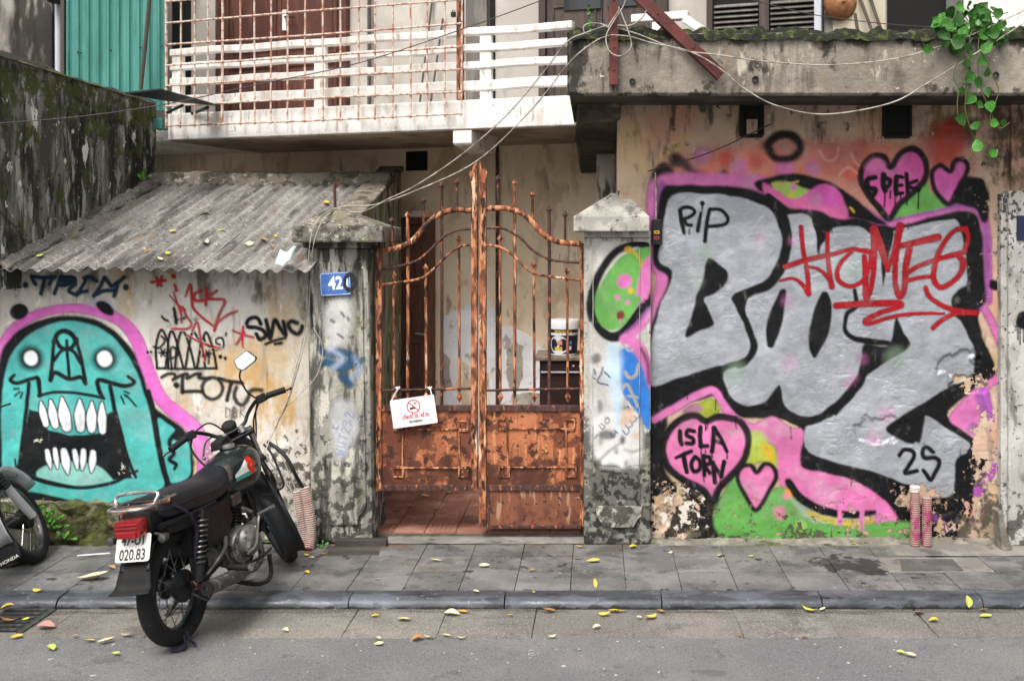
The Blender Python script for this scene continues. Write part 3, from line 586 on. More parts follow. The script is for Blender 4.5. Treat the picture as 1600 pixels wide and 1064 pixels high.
# pavement
pv = empty('pavement', (0, 6.0, -.07), kind='structure')
MB().box(-8, 8, 5.60, 12.5, -.07, -.007).build('pavement_bed', 'joint_dirt', pv)
TW = .3045; x_off = PX(541, 5.637); rows = [(5.643, 5.955), (5.955, 6.251), (6.251, 6.50)]
tile = MB().box(-.5, .5, -.5, .5, -.03, 0)
t0 = tile.build('paving_slab', 'paving', pv, bev=.0)
first = True
cov = [PX(1398, 5.93), PX(1528, 5.93)]
for r, (ya, yb) in enumerate(rows):
    for c in range(-16, 18):
        xa = x_off+c*TW; xb = xa+TW; cx = (xa+xb)/2
        if r == 1 and cov[0]-.1 < cx < cov[1]+.05: continue
        if r == 2 and xa > PX(1395, 6.35) : continue
        gx = .0045; loc = (cx+rnd(-.001, .001), (ya+yb)/2, -.028+rnd(-.0012, .0016))
        rot = (rnd(-.004, .004), rnd(-.003, .003), rnd(-.003, .003)); sc = (TW-gx, (yb-ya)-gx, 1)
        if first: t0.location = Vector(loc)-ORG[pv]+Vector((0, 0, 0)); t0.rotation_euler = rot; t0.scale = sc; first = False; ORG[t0] = Vector(loc)
        else: inst(t0, loc, pv, rot, sc)
# concrete patch and cover slab on the right, apron strips at the walls
MB().grid(30, 8, lambda u, v: (PX(1395, 6.35)+u*2.4, 6.253+v*.36, .001+.006*fbm(np.array(u*9), np.array(v*5), 3)+.03*max(0, v-.45)*u)).build('concrete_patch', 'concrete_light', pv, smooth=60)
MB().box(cov[0]-.12, cov[1]+.20, 5.957, 6.249, -.04, -.0025).build('concrete_surround', 'concrete_light', pv)
cs = MB(); cs.prism([(PX(1411, 5.96), 5.985), (PX(1508, 5.96), 5.985), (PX(1490, 6.18), 6.20), (PX(1408, 6.18), 6.20)], lambda u, v, w: (u, v, w), -.02, .004)
cs.build('utility_cover', 'cover_slab', label='dark concrete utility cover set in the pavement before the mural', cat='cover', bev=.003)
MB().grid(40, 3, lambda u, v: (PX(600, 6.5)+u*1.36, 6.498+v*.17, .004+.006*fbm(np.array(u*14), np.array(v*3), 5))).build('threshold_strip', 'concrete_light', pv, smooth=60)
MB().grid(90, 4, lambda u, v: (.35+u*2.3, 6.44+v*.12, -.001+.035*v*v*(0.5+fbm(np.array(u*22), np.array(v*2), 8)))).build('wall_footing', 'rubble', pv, smooth=60)
# courtyard of red ribbed tiles behind the gate
cy = empty('courtyard_floor', (-.7, 7.8, 0), kind='structure')
MB().box(-1.69, .16, 6.66, 12.4, -.006, .020).build('courtyard_bed', 'earth', cy)
rt = MB().box(-.0985, .0985, -.0985, .0985, 0, .010)
for k in range(6): rt.box(-.092, .092, -.090+k*.032, -.090+k*.032+.018, .010, .0135)
r0 = rt.build('floor_tile', 'red_tile', cy); first = True
for j in range(12):
    for i in range(9):
        loc = (-1.60+i*.202+rnd(-.001, .001), 6.775+j*.202, .0195+rnd(-.0008, .0015)); rot = (0, 0, (math.pi/2 if (i+j) % 2 else 0))
        if loc[0] > .06: continue
        if first: r0.location = Vector(loc)-ORG[cy]; r0.rotation_euler = rot; first = False; ORG[r0] = Vector(loc)
        else: inst(r0, loc, cy, rot)

# ================================================================== the left lean-to with its painted wall
ZP = {}
shed = empty('roadside_shed', (-2.7, 6.6, 0), label='low shed with a grey corrugated roof and a painted plaster wall', cat='shed')
def d_left(px, py):
    d = (fbm(px/60, py/60, 3, 5)-.47)*.020+(fbm(px/9, py/9, 11, 3)-.45)*.004
    return d
LW = Lattice(-150, 486, 404, 860, 6.60, 1.75, d_left)
fw = LW.mesh('front_wall', 'plaster_shed', shed)
MB().box(PX(-150, 6.6), PX(484, 6.6), 6.622, 6.80, 0, 1.74).build('wall_core', 'plaster_shed', shed)
def roofz(Y): return 1.713+.29*(Y-6.33)
def sheet(x0, x1, dz, seed):
    m = MB(); nw = int((x1-x0)/.086*9)
    def fn(u, v):
        x = x0+(x1-x0)*u; Y = 6.33+.012*math.sin(seed+u*3)+(8.62-6.33)*v
        xx = x-.10*(v) if False else x
        return (xx, Y, roofz(Y)+dz+.0115*math.cos(2*math.pi*(x+3.7)/.086)+.012*math.sin(v*5+seed)*(1-v)*v+.008*(u-.5)*math.sin(seed*2))
    m.grid(nw, 14, fn)
    return m.build('roof_sheet', 'fibre_cement', shed, smooth=80, solid=-.007)
sheet(-3.95, -3.13, .004, 1); sheet(-3.20, -2.42, .013, 2); sheet(-2.49, -1.74, .004, 3)
MB().grid(70, 9, lambda u, v: (-3.70+u*2.02, 8.50+(.02, .03, .035, .05, .12, .20, .28, .34, .36, .37)[round(v*9)]+.02*float(fbm(np.array(u*18), np.array(v*3), 23)), roofz(8.5)+(-.005, .02, .055, .085, .098, .10, .10, .095, .05, -.05)[round(v*9)]+.035*(float(fbm(np.array(u*19), np.array(v*3), 21))-.3)*(v > .1))).build('ridge_mortar', 'ridge_mortar', shed, smooth=50, solid=-.03)
MB().grid(90, 5, lambda u, v: (-3.66+.085*v*(0.2+1.3*float(fbm(np.array(u*15), np.array(0*u), 4))), 6.34+u*2.25, roofz(6.34+u*2.25)+(.02+.07*float(fbm(np.array(u*34), np.array(v*2), 6)))*(1-v)**1.2+.010+.02*float(fbm(np.array(u*50), np.array(v*6), 9)))).build('mortar_fillet', 'fibre_cement', shed, smooth=60, solid=-.02)
MB().prism([(6.94, 0), (9.08, 0), (9.08, 2.50), (6.94, 1.90)], lambda u, v, w: (w, u, v), -1.86, -1.69).build('end_wall', 'end_wall', shed, bev=.01)
MB().prism([(6.90, 1.900), (9.10, 2.515), (9.10, 2.560), (6.90, 1.945)], lambda u, v, w: (w, u, v), -1.885, -1.672).build('coping', 'ridge_mortar', shed, bev=.012)
# mossy footing bank with rubble
bank = empty('mossy_bank', (-3.1, 6.5, 0), label='mossy eroded footing of the shed wall under the teal creature', cat='footing')
def bankf(u, v):
    x = -4.6+u*2.60; n = float(fbm(np.array(x*7), np.array(v*6), 12)); n2 = float(fbm(np.array(x*20), np.array(v*16), 19))
    top = (.205+.07*n)*(1-max(0, u-.60)/.16 if u < .76 else 0)+.02*n2*(u < .95)
    if v < .5: return (x, 6.40+.10*n+.06*v+.035*n2+.14*min(1, max(0, u-.60)/.2), max(-.005, (v/.5)*top+.02*n2-.01))
    return (x, 6.43+.10*n+.22*(v-.5)*2+.02*n2+.05*min(1, max(0, u-.60)/.2), top+.02*n2*(1-v))
MB().grid(150, 26, bankf).build('bank_mass', 'moss', bank, smooth=80)
for k in range(9):
    px = rnd(50, 240); p = G(px, rnd(842, 850)); m = MB().ball((p[0], p[1], .012), (rnd(.02, .05), rnd(.02, .04), rnd(.015, .035)), 7, 5); m.build('stone', 'rubble', bank, smooth=60)
# party wall running back from the street
pw = empty('party_wall', (-3.8, 7.5, 0), label='tall black mouldy wall running back above the shed roof', cat='wall')
m = MB(); NY, NZ = 70, 44
def pwf(u, v):
    Y = 6.28+u*2.34; z = 1.60+v*(3.055-1.60+.02*math.sin(u*9)+.012*math.sin(u*31))
    return (-3.65+.016*(float(fbm(np.array(Y*5), np.array(z*5), 2))-.45)*2, Y, z)
m.grid(NY, NZ, pwf); m.build('wall_face', 'mould_wall', pw, smooth=80)
MB().prism([(6.62, 0), (8.62, 0), (8.62, 3.05), (6.28, 3.03), (6.28, 1.66), (6.62, 1.66)], lambda u, v, w: (w, u, v), -3.95, -3.668).build('wall_core', 'mould_wall', pw)
MB().grid(90, 6, lambda u, v: (-3.98+.36*v, 6.28+u*2.34, 3.03+.05*math.sin(v*math.pi)**.6*(0.35+1.1*float(fbm(np.array(u*26), np.array(v*4), 33))))).build('moss_topping', 'moss', pw, smooth=80)

# ================================================================== gate pillars
def pillar_shear(m, X0, top, k):     # the old pillar leans a little
    m.v = [(x+k*(1-z/top), y, z) for x, y, z in m.v]; return m
lp = empty('gate_pillar', (-1.62, 6.73, 0), label='grey mouldy gate pillar with mossy pyramid cap and blue number sign', cat='pillar')
LY = 6.53
xa, xb = PX(478, LY), PX(575, LY)
pillar_shear(MB().box(xa, xb, LY, LY+.42, 0, 1.86), 0, 1.9, .03).build('shaft', 'pillar_grey', lp, bev=.02)
xp0, xp1 = PX(496, LY), PX(566, LY)
pan = [(xp0, PZ(428, LY)), (xp0+.012, PZ(424, LY)), (PX(500, LY), PZ(410, LY)), (PX(549, LY), PZ(410, LY)), (PX(552, LY), PZ(421, LY)), (xp1, PZ(424, LY)), (xp1, PZ(790, LY)), (xp1-.02, PZ(800, LY)), (xp1-.045, PZ(806, LY)), (xp1-.055, PZ(820, LY)), (xp0+.055, PZ(820, LY)), (xp0+.045, PZ(806, LY)), (xp0+.02, PZ(800, LY)), (xp0, PZ(790, LY))]
pillar_shear(MB().prism(pan, lambda u, v, w: (u, w, v), LY-.013, LY+.01), 0, 1.9, .03).build('raised_panel', 'pillar_grey', lp, bev=.006)
MB().box(xa-.018, xb+.022, LY-.025, LY+.445, PZ(388, LY), PZ(378, LY)+.01).build('neck', 'pillar_grey', lp, bev=.008)
cY = LY-.10; cx0, cx1 = PX(455, cY), PX(598, cY); z0, z1 = PZ(379, cY), PZ(353, cY)
MB().box(cx0, cx1, cY, LY+.52, z0, z1).build('cap_slab', 'cap_mossy', lp, bev=.012)
ax, ay = PX(523, 6.73), 6.74
MB().add([(cx0+.02, cY+.02, z1-.004), (cx1-.02, cY+.02, z1-.004), (cx1-.02, LY+.50, z1-.004), (cx0+.02, LY+.50, z1-.004), (ax-.03, ay-.03, 2.118), (ax+.03, ay-.03, 2.118), (ax+.03, ay+.03, 2.118), (ax-.03, ay+.03, 2.118)],
    [(0,3,2,1),(4,5,6,7),(0,1,5,4),(1,2,6,5),(2,3,7,6),(3,0,4,7)]).build('cap_pyramid', 'cap_mossy', lp, bev=.01)
MB().tube([(ax, ay, 2.10), (ax-.004, ay, 2.28)], .010, 8).build('iron_rod', 'rust_bar_dark', lp, smooth=50)
for (dx, h) in ((-.17, .05), (.16, .04), (.05, .03)): MB().ball((xb-.2+dx, LY-.012, h*.4), (.06, .03, h), 8, 6).build('rubble_foot', 'rubble', lp, smooth=60)

RY = 6.48
rp = empty('gate_pillar', (.14, 6.7, 0), label='pale gate pillar with a green painted oval beside the mural', cat='pillar')
ra, rb = PX(912, RY), PX(1017, RY)
MB().box(ra, rb, RY+.012, RY+.42, 0, 1.93).build('shaft', 'pillar_pale', rp, bev=.012)
MB().box(PX(926, RY), PX(1000, RY), RY+.002, RY+.02, PZ(800, RY), PZ(388, RY)).build('raised_panel', 'pillar_pale', rp, bev=.003)
MB().box(ra+.005, rb-.003, RY-.02, RY+.43, PZ(371, RY-.02), PZ(361, RY-.02)).build('neck', 'cap_pale', rp, bev=.005)
cY = RY-.09; cx0, cx1 = PX(896, cY), PX(1015, cY); z0, z1 = PZ(362, cY), PZ(337, cY)
MB().box(cx0, cx1, cY, RY+.48, z0, z1).build('cap_slab', 'cap_pale', rp, bev=.008)
MB().add([(cx0+.004, cY+.004, z1-.004), (cx1-.004, cY+.004, z1-.004), (cx1-.004, RY+.47, z1-.004), (cx0+.004, RY+.47, z1-.004), (.105, 6.60, 2.205), (.21, 6.60, 2.205), (.21, 6.75, 2.205), (.105, 6.75, 2.205)],
    [(0,3,2,1),(4,5,6,7),(0,1,5,4),(1,2,6,5),(2,3,7,6),(3,0,4,7)]).build('cap_pyramid', 'cap_pale', rp, bev=.008)
pillar_foot = MB().prism([(PX(933, RY), PZ(806, RY)), (PX(940, RY), PZ(818, RY)), (PX(944, RY), PZ(824, RY)), (PX(990, RY), PZ(824, RY)), (PX(996, RY), PZ(812, RY)), (PX(1003, RY), PZ(806, RY)), (PX(1003, RY), PZ(790, RY)), (PX(930, RY), PZ(790, RY))], lambda u, v, w: (u, w, v), RY-.008, RY+.02)
pillar_foot.build('panel_foot', 'pillar_grey', rp, bev=.006)

# ================================================================== the building with the silver mural
mh = empty('mural_building', (1.7, 7.5, 0), label='low flat roofed building whose street wall carries the silver mural', cat='building')
WY = 6.55
def d_right(px, py):
    d = (fbm(px/70, py/70, 5, 5)-.47)*.022+(fbm(px/12, py/12, 15, 3)-.45)*.005
    for cxx, cyy, rx, ry, dep in ((1498, 572, 34, 26, .016), (1512, 602, 30, 18, .020), (1372, 672, 44, 24, .013), (1060, 800, 34, 42, .010), (1412, 768, 18, 10, .010), (1470, 792, 22, 12, .012)):
        q = np.hypot((px-cxx)/rx, (py-cyy)/ry)+(fbm(px/11, py/11, 41, 4)-.47)*1.1
        d = d-dep*np.clip((1.0-q)*5, 0, 1)
    cr = np.abs(fbm(px/80, py/26, 61, 4)-.47); d = d-.004*np.clip(1-cr*90, 0, 1)*(px > 1280)
    return d
RW = Lattice(964, 1580, 158, 858, WY, 1.75, d_right)
wall_m = RW.mesh('street_wall', 'plaster_mural', mh)
MB().box(.150, 3.5, WY+.025, 9.3, 0, 2.757).build('wall_core', 'plaster_mural', mh)
MB().box(PX(1578, WY), 3.5, WY-.03, WY+.03, 0, 2.757).build('wall_end', 'plaster_mural', mh)
MB().box(-.150, 4.4, 6.085, 9.0, 2.757, 2.85).build('roof_slab', 'soffit_black', mh, bev=.01)
MB().prism([(6.42, 2.757), (6.55, 2.66), (6.9, 2.57), (7.3, 2.52), (9.0, 2.47), (9.0, 2.757)], lambda u, v, w: (w+.02*math.sin(u*7), u, v), -.125, .149).build('broken_haunch', 'soffit_black', mh, bev=.02)
MB().box(.015, .149, 7.35, 7.58, 0, 2.53).build('dark_column', 'end_wall', mh, bev=.015)
def d_par(px, py):
    d = (fbm(px/60, py/60, 25, 5)-.47)*.022+(fbm(px/8, py/8, 35, 3)-.45)*.006
    q = np.clip((904+((py-60)*.14)+14*(fbm(py/9, px/40, 46)-.45)-px)/7, 0, 1); d = d-.05*q*(.3+fbm(px/6, py/9, 44))
    return d
PR = Lattice(886, 1700, 50, 149, 6.06, 2.6, d_par)
PR.mesh('parapet_face', 'parapet', mh)
MB().box(-.150, 4.4, 6.078, 6.19, 2.762, 3.112).build('parapet', 'parapet', mh, bev=.012)
MB().grid(160, 6, lambda u, v: (-.15+u*3.2, 6.036+.16*v, 3.095+(.075*math.sin(v*math.pi)**.5)*max(.0, -.10+1.6*float(fbm(np.array(u*46), np.array(v*3), 51)))-.05*max(0, .25-v)*4*float(fbm(np.array(u*60), np.array(v), 53)))).build('moss_topping', 'moss_dark', mh, smooth=80)
for px, py, r in ((988, 128, .017), (1180, 125, .020), (1555, 118, .018), (1512, 108, .010)):
    x, y, z = P(px, py, 6.06); MB().lathe([(r, .04), (r, -.016), (r*.72, -.016), (r*.72, .03), (0, .03)], (x, y, z), (0, 1, 0), 14).build('drain_hole', 'pvc_black', mh, smooth=40)
for a, b, c, d in ((1158, 1190, 162, 213), (1381, 1420, 160, 214)):
    v = MB(); X0, X1, Z0, Z1 = PX(a, WY), PX(b, WY), PZ(d, WY), PZ(c, WY)
    v.box(X0-.012, X0+.008, WY-.03, WY+.02, Z0, Z1).box(X1-.008, X1+.012, WY-.03, WY+.02, Z0, Z1).box(X0, X1, WY-.028, WY+.02, Z1-.02, Z1+.004).box(X0, X1, WY-.028, WY+.02, Z0-.01, Z0+.012)
    fr = v.build('vent', 'dark_opening', mh, bev=.003)
    MB().box(X0+.006, X1-.006, WY-.012, WY+.01, Z0+.004, Z1-.01).build('vent_back', 'dark_opening', fr)
    if a < 1200: MB().box(PX(1166, WY), PX(1183, WY), WY-.022, WY-.005, PZ(211, WY), PZ(187, WY)).build('brick', 'plaster_mural', fr, bev=.004)
m = MB(); x0, z0 = PX(1018, WY), PZ(383, WY); x1, z1 = PX(1034, WY), PZ(343, WY)
bx = m.box(x0, x1, WY-.040, WY, z0, z1).build('meter_box', 'pvc_black', label='small black junction box with yellow and red marks beside RIP', cat='junction box', bev=.006)
for py, mt in ((363, 'bucket_yellow'), (372, 'print_red')):
    MB().box(PX(1022, WY-.04), PX(1030, WY-.04), WY-.0425, WY-.036, PZ(py+2.4, WY-.04), PZ(py-2.4, WY-.04)).build('mark', mt, bx)
    MB().box(PX(1024, WY-.04), PX(1028.4, WY-.04), WY-.0435, WY-.036, PZ(py+1.1, WY-.04), PZ(py-1.1, WY-.04)).build('mark_centre', 'pvc_black', bx)
MB().tube([P(1025, 345, WY-.02), P(1025, 300, WY-.012), P(1024, 270, WY-.012)], .005, 6).build('conduit', 'cable_white', bx, smooth=50)
# neighbour pier on the right
nb = empty('neighbour_pier', (2.9, 6.7, 0), label='grey white plastered pier at the right edge of the picture', cat='pier')
NY_ = 6.46
MB().box(PX(1576, NY_), 4.6, NY_, 7.4, .0, PZ(298, NY_)).build('pier', 'stained_pale' if 'stained_pale' in MAT else 'cap_pale', nb, bev=.01)
MB().box(PX(1564, NY_+.03), PX(1580, NY_+.03), NY_+.03, 6.6, 0, PZ(302, NY_)).build('pier_edge', 'stained_pale', nb, bev=.008)
MB().box(PX(1588, NY_), 4.0, NY_-.012, NY_, PZ(376, NY_), PZ(337, NY_)).build('dark_panel', 'bucket_navy', nb, bev=.003)
MB().prism([(PX(1566, 6.3), PZ(800, 6.35)), (PX(1572, 6.3), PZ(798, 6.35)), (PX(1584, 6.3), PZ(845, 6.35)), (PX(1590, 6.3), 0), (PX(1572, 6.3), 0)], lambda u, v, w: (u, w, v), 6.36, 6.48).build('broken_kerb', 'rubble', nb, bev=.01)

NPL = Lattice(1577, 1602, 470, 560, NY_, 1.6)
c_np = None
# ================================================================== graffiti on the mural wall
K_BLACK, K_PINK, K_HOT, K_PURP = C('#0b0b0e'), C('#c46ca4'), C('#cc6298'), C('#84488f')
K_SILV, K_GREEN, K_RED, K_YEL, K_ORG = C('#a5a9af'), C('#64a14e'), C('#960e1a'), C('#bfa22c'), C('#c2402a')
Z3 = lambda p: ZC(800, 0, 4, p); Z4 = lambda p: ZC(1200, 0, 4, p); Z7 = lambda p: ZC(800, 266, 4, p); Z8 = lambda p: ZC(1200, 266, 4, p)
Z11 = lambda p: ZC(800, 532, 4, p); Z12 = lambda p: ZC(1200, 532, 4, p); Z15 = lambda p: ZC(800, 798, 4, p); Z16 = lambda p: ZC(1200, 798, 4, p)
cv = Canvas(RW, 1.0, 1)
# older washes of pink and orange across the top
cv.poly([(1030, 285), (1080, 240), (1200, 225), (1330, 232), (1500, 222), (1520, 260), (1460, 310), (1300, 330), (1100, 320)], C('#d68f82'), 22, True, .72); cv.poly([(1100, 262), (1180, 232), (1300, 226), (1400, 226), (1380, 250), (1250, 285)], C('#d97a5e'), 18, True, .5)
cv.poly([(1455, 200), (1500, 190), (1505, 240), (1470, 265), (1450, 240)], C('#a8382a'), 12, True, .75)
for x, y, r, c, a in ((1136, 250, 13, K_ORG, .9), (1098, 246, 13, K_PINK, .9), (1156, 262, 13, K_PINK, .85), (1182, 252, 12, C('#c25a50'), .8), (1225, 264, 15, K_PINK, .9), (1270, 262, 12, K_PINK, .8), (1200, 280, 12, C('#cf7058'), .8), (1300, 252, 24, C('#b86a60'), .5), (1345, 235, 16, C('#b4605a'), .5), (1330, 268, 15, C('#cc5a48'), .75), (1105, 262, 14, C('#d66a5a'), .7), (1245, 240, 20, C('#c98a84'), .5)):
    cv.dot(x, y, r, c, 7, a)
for p in ([(1280, 235), (1290, 250), (1305, 248), (1310, 232)], [(1330, 240), (1340, 258), (1360, 255)], [(1310, 275), (1325, 262), (1345, 275)]): cv.stroke(p, 3, C('#d9b0a4'), 2, True, .6)
cv.poly([(1022, 268), (1035, 255), (1050, 262), (1052, 278), (1030, 296), (1018, 296)], K_BLACK, 5, True, .9)
cv.dot(1056, 250, 11, K_BLACK, 6, .85); cv.stroke([(1068, 255), (1082, 270), (1098, 276)], 14, C('#262036'), 6, True, .85); cv.dot(1110, 276, 10, C('#cf6a4a'), 6, .8); cv.dot(1131, 273, 8, C('#402020'), 4, .9)
cv.stroke(Z4([(0, 900), (60, 850), (150, 850), (200, 920), (150, 985), (50, 990), (5, 930)]), 13, K_BLACK, 4.5, True, .97, closed=True)
# halo of pink behind the letters
cv.stroke([(1020, 520, 26), (1034, 470, 30), (1038, 430, 28), (1020, 400, 20), (1022, 330, 22), (1030, 290, 26), (1080, 282, 24), (1150, 285, 26), (1200, 292, 30), (1260, 312, 34), (1300, 328, 34), (1350, 336, 22), (1390, 352, 16), (1440, 338, 16), (1500, 322, 16), (1530, 328, 16), (1540, 360, 14), (1543, 430, 14), (1542, 470, 14)], 20, K_PINK, 5, True, .97)
cv.stroke([(1035, 292, 16), (1028, 340, 18), (1022, 380, 14)], 16, K_PURP, 5, True, .8); cv.stroke([(1370, 348, 8), (1500, 322, 9), (1535, 340, 10), (1542, 400, 10), (1543, 470, 10)], 10, K_PURP, 4, True, .8)
cv.stroke([(1536, 478, 12), (1552, 510, 12), (1568, 550, 14), (1570, 570, 14), (1560, 588, 14), (1535, 606, 14), (1520, 616, 16)], 14, K_PINK, 3.5, True, .97)
cv.stroke([(1533, 465, 14), (1530, 480, 14)], 14, K_PURP, 3, True, .9)
cv.stroke([(1540, 610, 12), (1548, 650, 10), (1552, 700, 12), (1550, 735, 14), (1535, 755, 16), (1528, 770, 14)], 12, C('#a04aa6'), 3.5, True, .95)
# black arcs, big pink mass and green infill along the top
cv.poly([(1180, 284), (1230, 272), (1270, 277), (1310, 292), (1345, 318), (1385, 352), (1350, 345), (1310, 335), (1280, 300), (1230, 300), (1190, 300)], K_BLACK, 3)
cv.poly(Z8([(20, 80), (130, 75), (210, 110), (260, 140), (150, 175), (70, 150)]), C('#8fae4e'), 3); cv.stroke(Z8([(30, 90), (120, 85), (190, 72)]), 3, K_YEL, 1.5); cv.dot(1235, 303, 3.5, K_YEL, 1.5); cv.dot(1240, 293, 5, K_PINK, 3)
cv.poly([(1192, 286), (1215, 298), (1240, 312), (1262, 302), (1285, 290), (1308, 296), (1321, 322), (1322, 342), (1306, 349), (1280, 338), (1240, 325), (1200, 310)], K_HOT, 3)
cv.poly([(1262, 304), (1285, 291), (1306, 297), (1318, 318), (1300, 322), (1275, 318)], C('#bf4fa2'), 5, True, .8)
cv.stroke([(1328, 325, 4), (1333, 331, 4)], 4, K_YEL, 1.2); cv.poly(Z8([(1160, 60), (1300, 45), (1365, 90), (1380, 300), (1340, 320), (1290, 240), (1190, 215), (1140, 210)]), K_BLACK, 3)
# black body behind every letter
cv.poly([(1035, 296), (1060, 289), (1150, 292), (1198, 304), (1238, 326), (1280, 330), (1310, 342), (1345, 342), (1392, 356), (1450, 340), (1500, 330), (1526, 338), (1534, 372), (1538, 430), (1540, 472), (1526, 490), (1540, 540), (1556, 580), (1538, 598), (1520, 612), (1480, 650), (1540, 700), (1542, 735), (1522, 758), (1518, 800), (1500, 836), (1440, 838), (1395, 815), (1350, 765), (1255, 735), (1251, 672), (1228, 655), (1190, 652), (1150, 648), (1122, 618), (1060, 638), (1030, 652), (1016, 640), (1012, 560), (1020, 500), (1036, 462), (1042, 432), (1020, 412), (1024, 350)], K_BLACK, 3)
cv.poly([(1014, 636), (1042, 650), (1036, 720), (1060, 762), (1108, 790), (1116, 846), (1016, 846)], K_BLACK, 4, True, .95)
# bright pink fields below
cv.stroke([(1022, 655, 11), (1060, 634, 12), (1100, 613, 12), (1117, 612, 12), (1132, 636, 12), (1152, 656, 12), (1180, 668, 12), (1205, 668, 14)], 12, K_PINK, 2.5)
cv.poly(Z11([(1090, 440), (1200, 375), (1260, 370), (1300, 430), (1230, 490), (1130, 460)]), C('#8f9a33'), 4); cv.poly(Z11([(1070, 440), (1150, 400), (1190, 430), (1120, 455)]), C('#a8648c'), 3, True, .9)
cv.poly([(1170, 668), (1200, 652), (1215, 652), (1236, 668), (1256, 674), (1252, 728), (1290, 738), (1345, 756), (1388, 790), (1402, 815), (1350, 800), (1310, 800), (1262, 790), (1238, 752), (1222, 762), (1214, 735), (1212, 700), (1200, 690), (1180, 690)], C('#c76c9e'), 2.5)
cv.poly([(1165, 680), (1185, 672), (1200, 690), (1212, 706), (1213, 730), (1190, 722), (1172, 728), (1162, 715)], C('#9fae44'), 4); cv.poly([(1190, 690), (1206, 700), (1210, 722), (1195, 715)], K_YEL, 4)
cv.poly([(1115, 808), (1122, 785), (1148, 742), (1162, 760), (1180, 800), (1204, 768), (1222, 762), (1240, 778), (1268, 802), (1310, 814), (1350, 818), (1418, 815), (1420, 838), (1380, 846), (1240, 848), (1150, 849), (1122, 832)], C('#5c9848'), 4)
cv.poly([(1228, 765), (1238, 778), (1262, 790), (1310, 800), (1330, 812), (1300, 818), (1255, 806)], C('#98a894'), 5, True, .9)
for x, y, r, c in ((1232, 770, 7, C('#d08a28')), (1218, 800, 10, C('#cf6a94')), (1250, 820, 9, C('#88b050')), (1228, 775, 5, C('#d65a8c'))): cv.dot(x, y, r, c, 4, .9)
cv.stroke([(1262, 800, 7), (1295, 812, 9), (1330, 818, 9), (1362, 814, 6)], 8, C('#b8a038'), 3, True, .9)
cv.stroke([(1232, 752, 11), (1250, 777, 13), (1285, 797, 13), (1325, 804, 12), (1368, 800, 6)], 12, K_BLACK, 2.2)
for x, y, L, w in ((1312, 775, 42, 8), (1347, 790, 36, 8), (1372, 790, 24, 8), (1384, 800, 12, 6)): cv.drip(x, y, L, w, K_PINK)
# hearts
def heart(pts, w=9, col=K_PINK, cvs=None): cvs = cvs or cv; cvs.poly(pts, col, 1.8); cvs.stroke(pts, w, K_BLACK, 2.2, True, .98, closed=True)
cv.poly([(1396, 334), (1420, 304), (1447, 284), (1456, 302), (1482, 320), (1440, 331), (1398, 342)], K_GREEN, 2)
heart([(1392, 262), (1381, 246), (1363, 245), (1348, 260), (1345, 282), (1357, 305), (1374, 325), (1389, 342), (1404, 320), (1427, 301), (1443, 283), (1448, 262), (1441, 242), (1425, 233), (1406, 240)], 10, C('#cf5a9e'))
heart([(1457, 286), (1457, 268), (1470, 259), (1485, 268), (1491, 253), (1505, 250), (1512, 264), (1498, 292), (1483, 319), (1465, 304)], 8, C('#c45aa0'))
cv.poly([(1350, 262), (1365, 248), (1384, 258), (1370, 270)], C('#e58ab8'), 6, True, .5)
heart(Z11([(1212, 505), (1150, 470), (1080, 480), (1010, 530), (960, 610), (945, 700), (985, 800), (1090, 880), (1190, 930), (1252, 1000), (1300, 910), (1400, 810), (1465, 700), (1470, 590), (1430, 510), (1340, 480), (1270, 480)]), 11, C('#c86f9d'))
heart([(1182, 738), (1172, 726), (1158, 730), (1152, 747), (1162, 770), (1181, 796), (1201, 766), (1212, 746), (1208, 729), (1195, 725)], 7, C('#c86f9d'))
cv.poly(Z12([(1130, 480), (1290, 320), (1345, 380), (1350, 520), (1360, 655), (1240, 575)]), K_PINK, 2.5); cv.poly(Z12([(1290, 320), (1345, 330), (1365, 460), (1330, 440)]), K_PURP, 5, True, .85); cv.dot(1520, 668, 9, C('#6a4a86'), 6, .7)
cv.stroke([(1460, 808, 10), (1482, 826, 8)], 9, C('#7a3a86'), 4, True, .8); cv.stroke([(1536, 798, 12), (1520, 818, 12), (1506, 838, 12)], 12, C('#b04a92'), 4, True, .9)
# silver letters
S1 = [(1050, 306), (1100, 304), (1150, 307), (1190, 320), (1210, 338), (1220, 370), (1216, 400), (1200, 432), (1175, 447), (1143, 462), (1150, 480), (1165, 510), (1174, 535), (1170, 552), (1150, 563), (1110, 575), (1060, 590), (1017, 602), (1013, 560), (1017, 531), (1030, 486), (1050, 432), (1046, 418), (1030, 406), (1036, 360)]
cv.poly(S1, K_SILV, 2.0, True, 1, 1)
S2 = [(1227, 338), (1250, 335), (1268, 342), (1278, 362), (1298, 358), (1320, 354), (1345, 357), (1362, 366), (1382, 366), (1440, 350), (1480, 344), (1494, 346), (1502, 365), (1508, 400), (1510, 444), (1489, 463), (1490, 480), (1510, 520), (1522, 550), (1518, 590), (1476, 607), (1440, 630), (1402, 655), (1385, 670), (1412, 690), (1432, 690), (1445, 650), (1475, 668), (1513, 692), (1510, 706), (1493, 720), (1488, 770), (1455, 776), (1420, 757), (1350, 732), (1265, 706), (1263, 662), (1300, 652), (1300, 640), (1275, 650), (1250, 650), (1228, 638), (1218, 602), (1200, 622), (1187, 631), (1162, 633), (1142, 617), (1131, 582), (1165, 568), (1184, 548), (1178, 520), (1163, 480), (1178, 462), (1205, 450), (1225, 425), (1235, 390), (1236, 362)]
cv.poly(S2, K_SILV, 2.0, True, 1, 1)
cv.stroke([(1200, 306, 9), (1222, 328, 9), (1231, 362, 10), (1227, 395, 10), (1214, 430, 11), (1195, 449, 11), (1170, 456, 10), (1150, 462, 8)], 10, K_BLACK, 2)
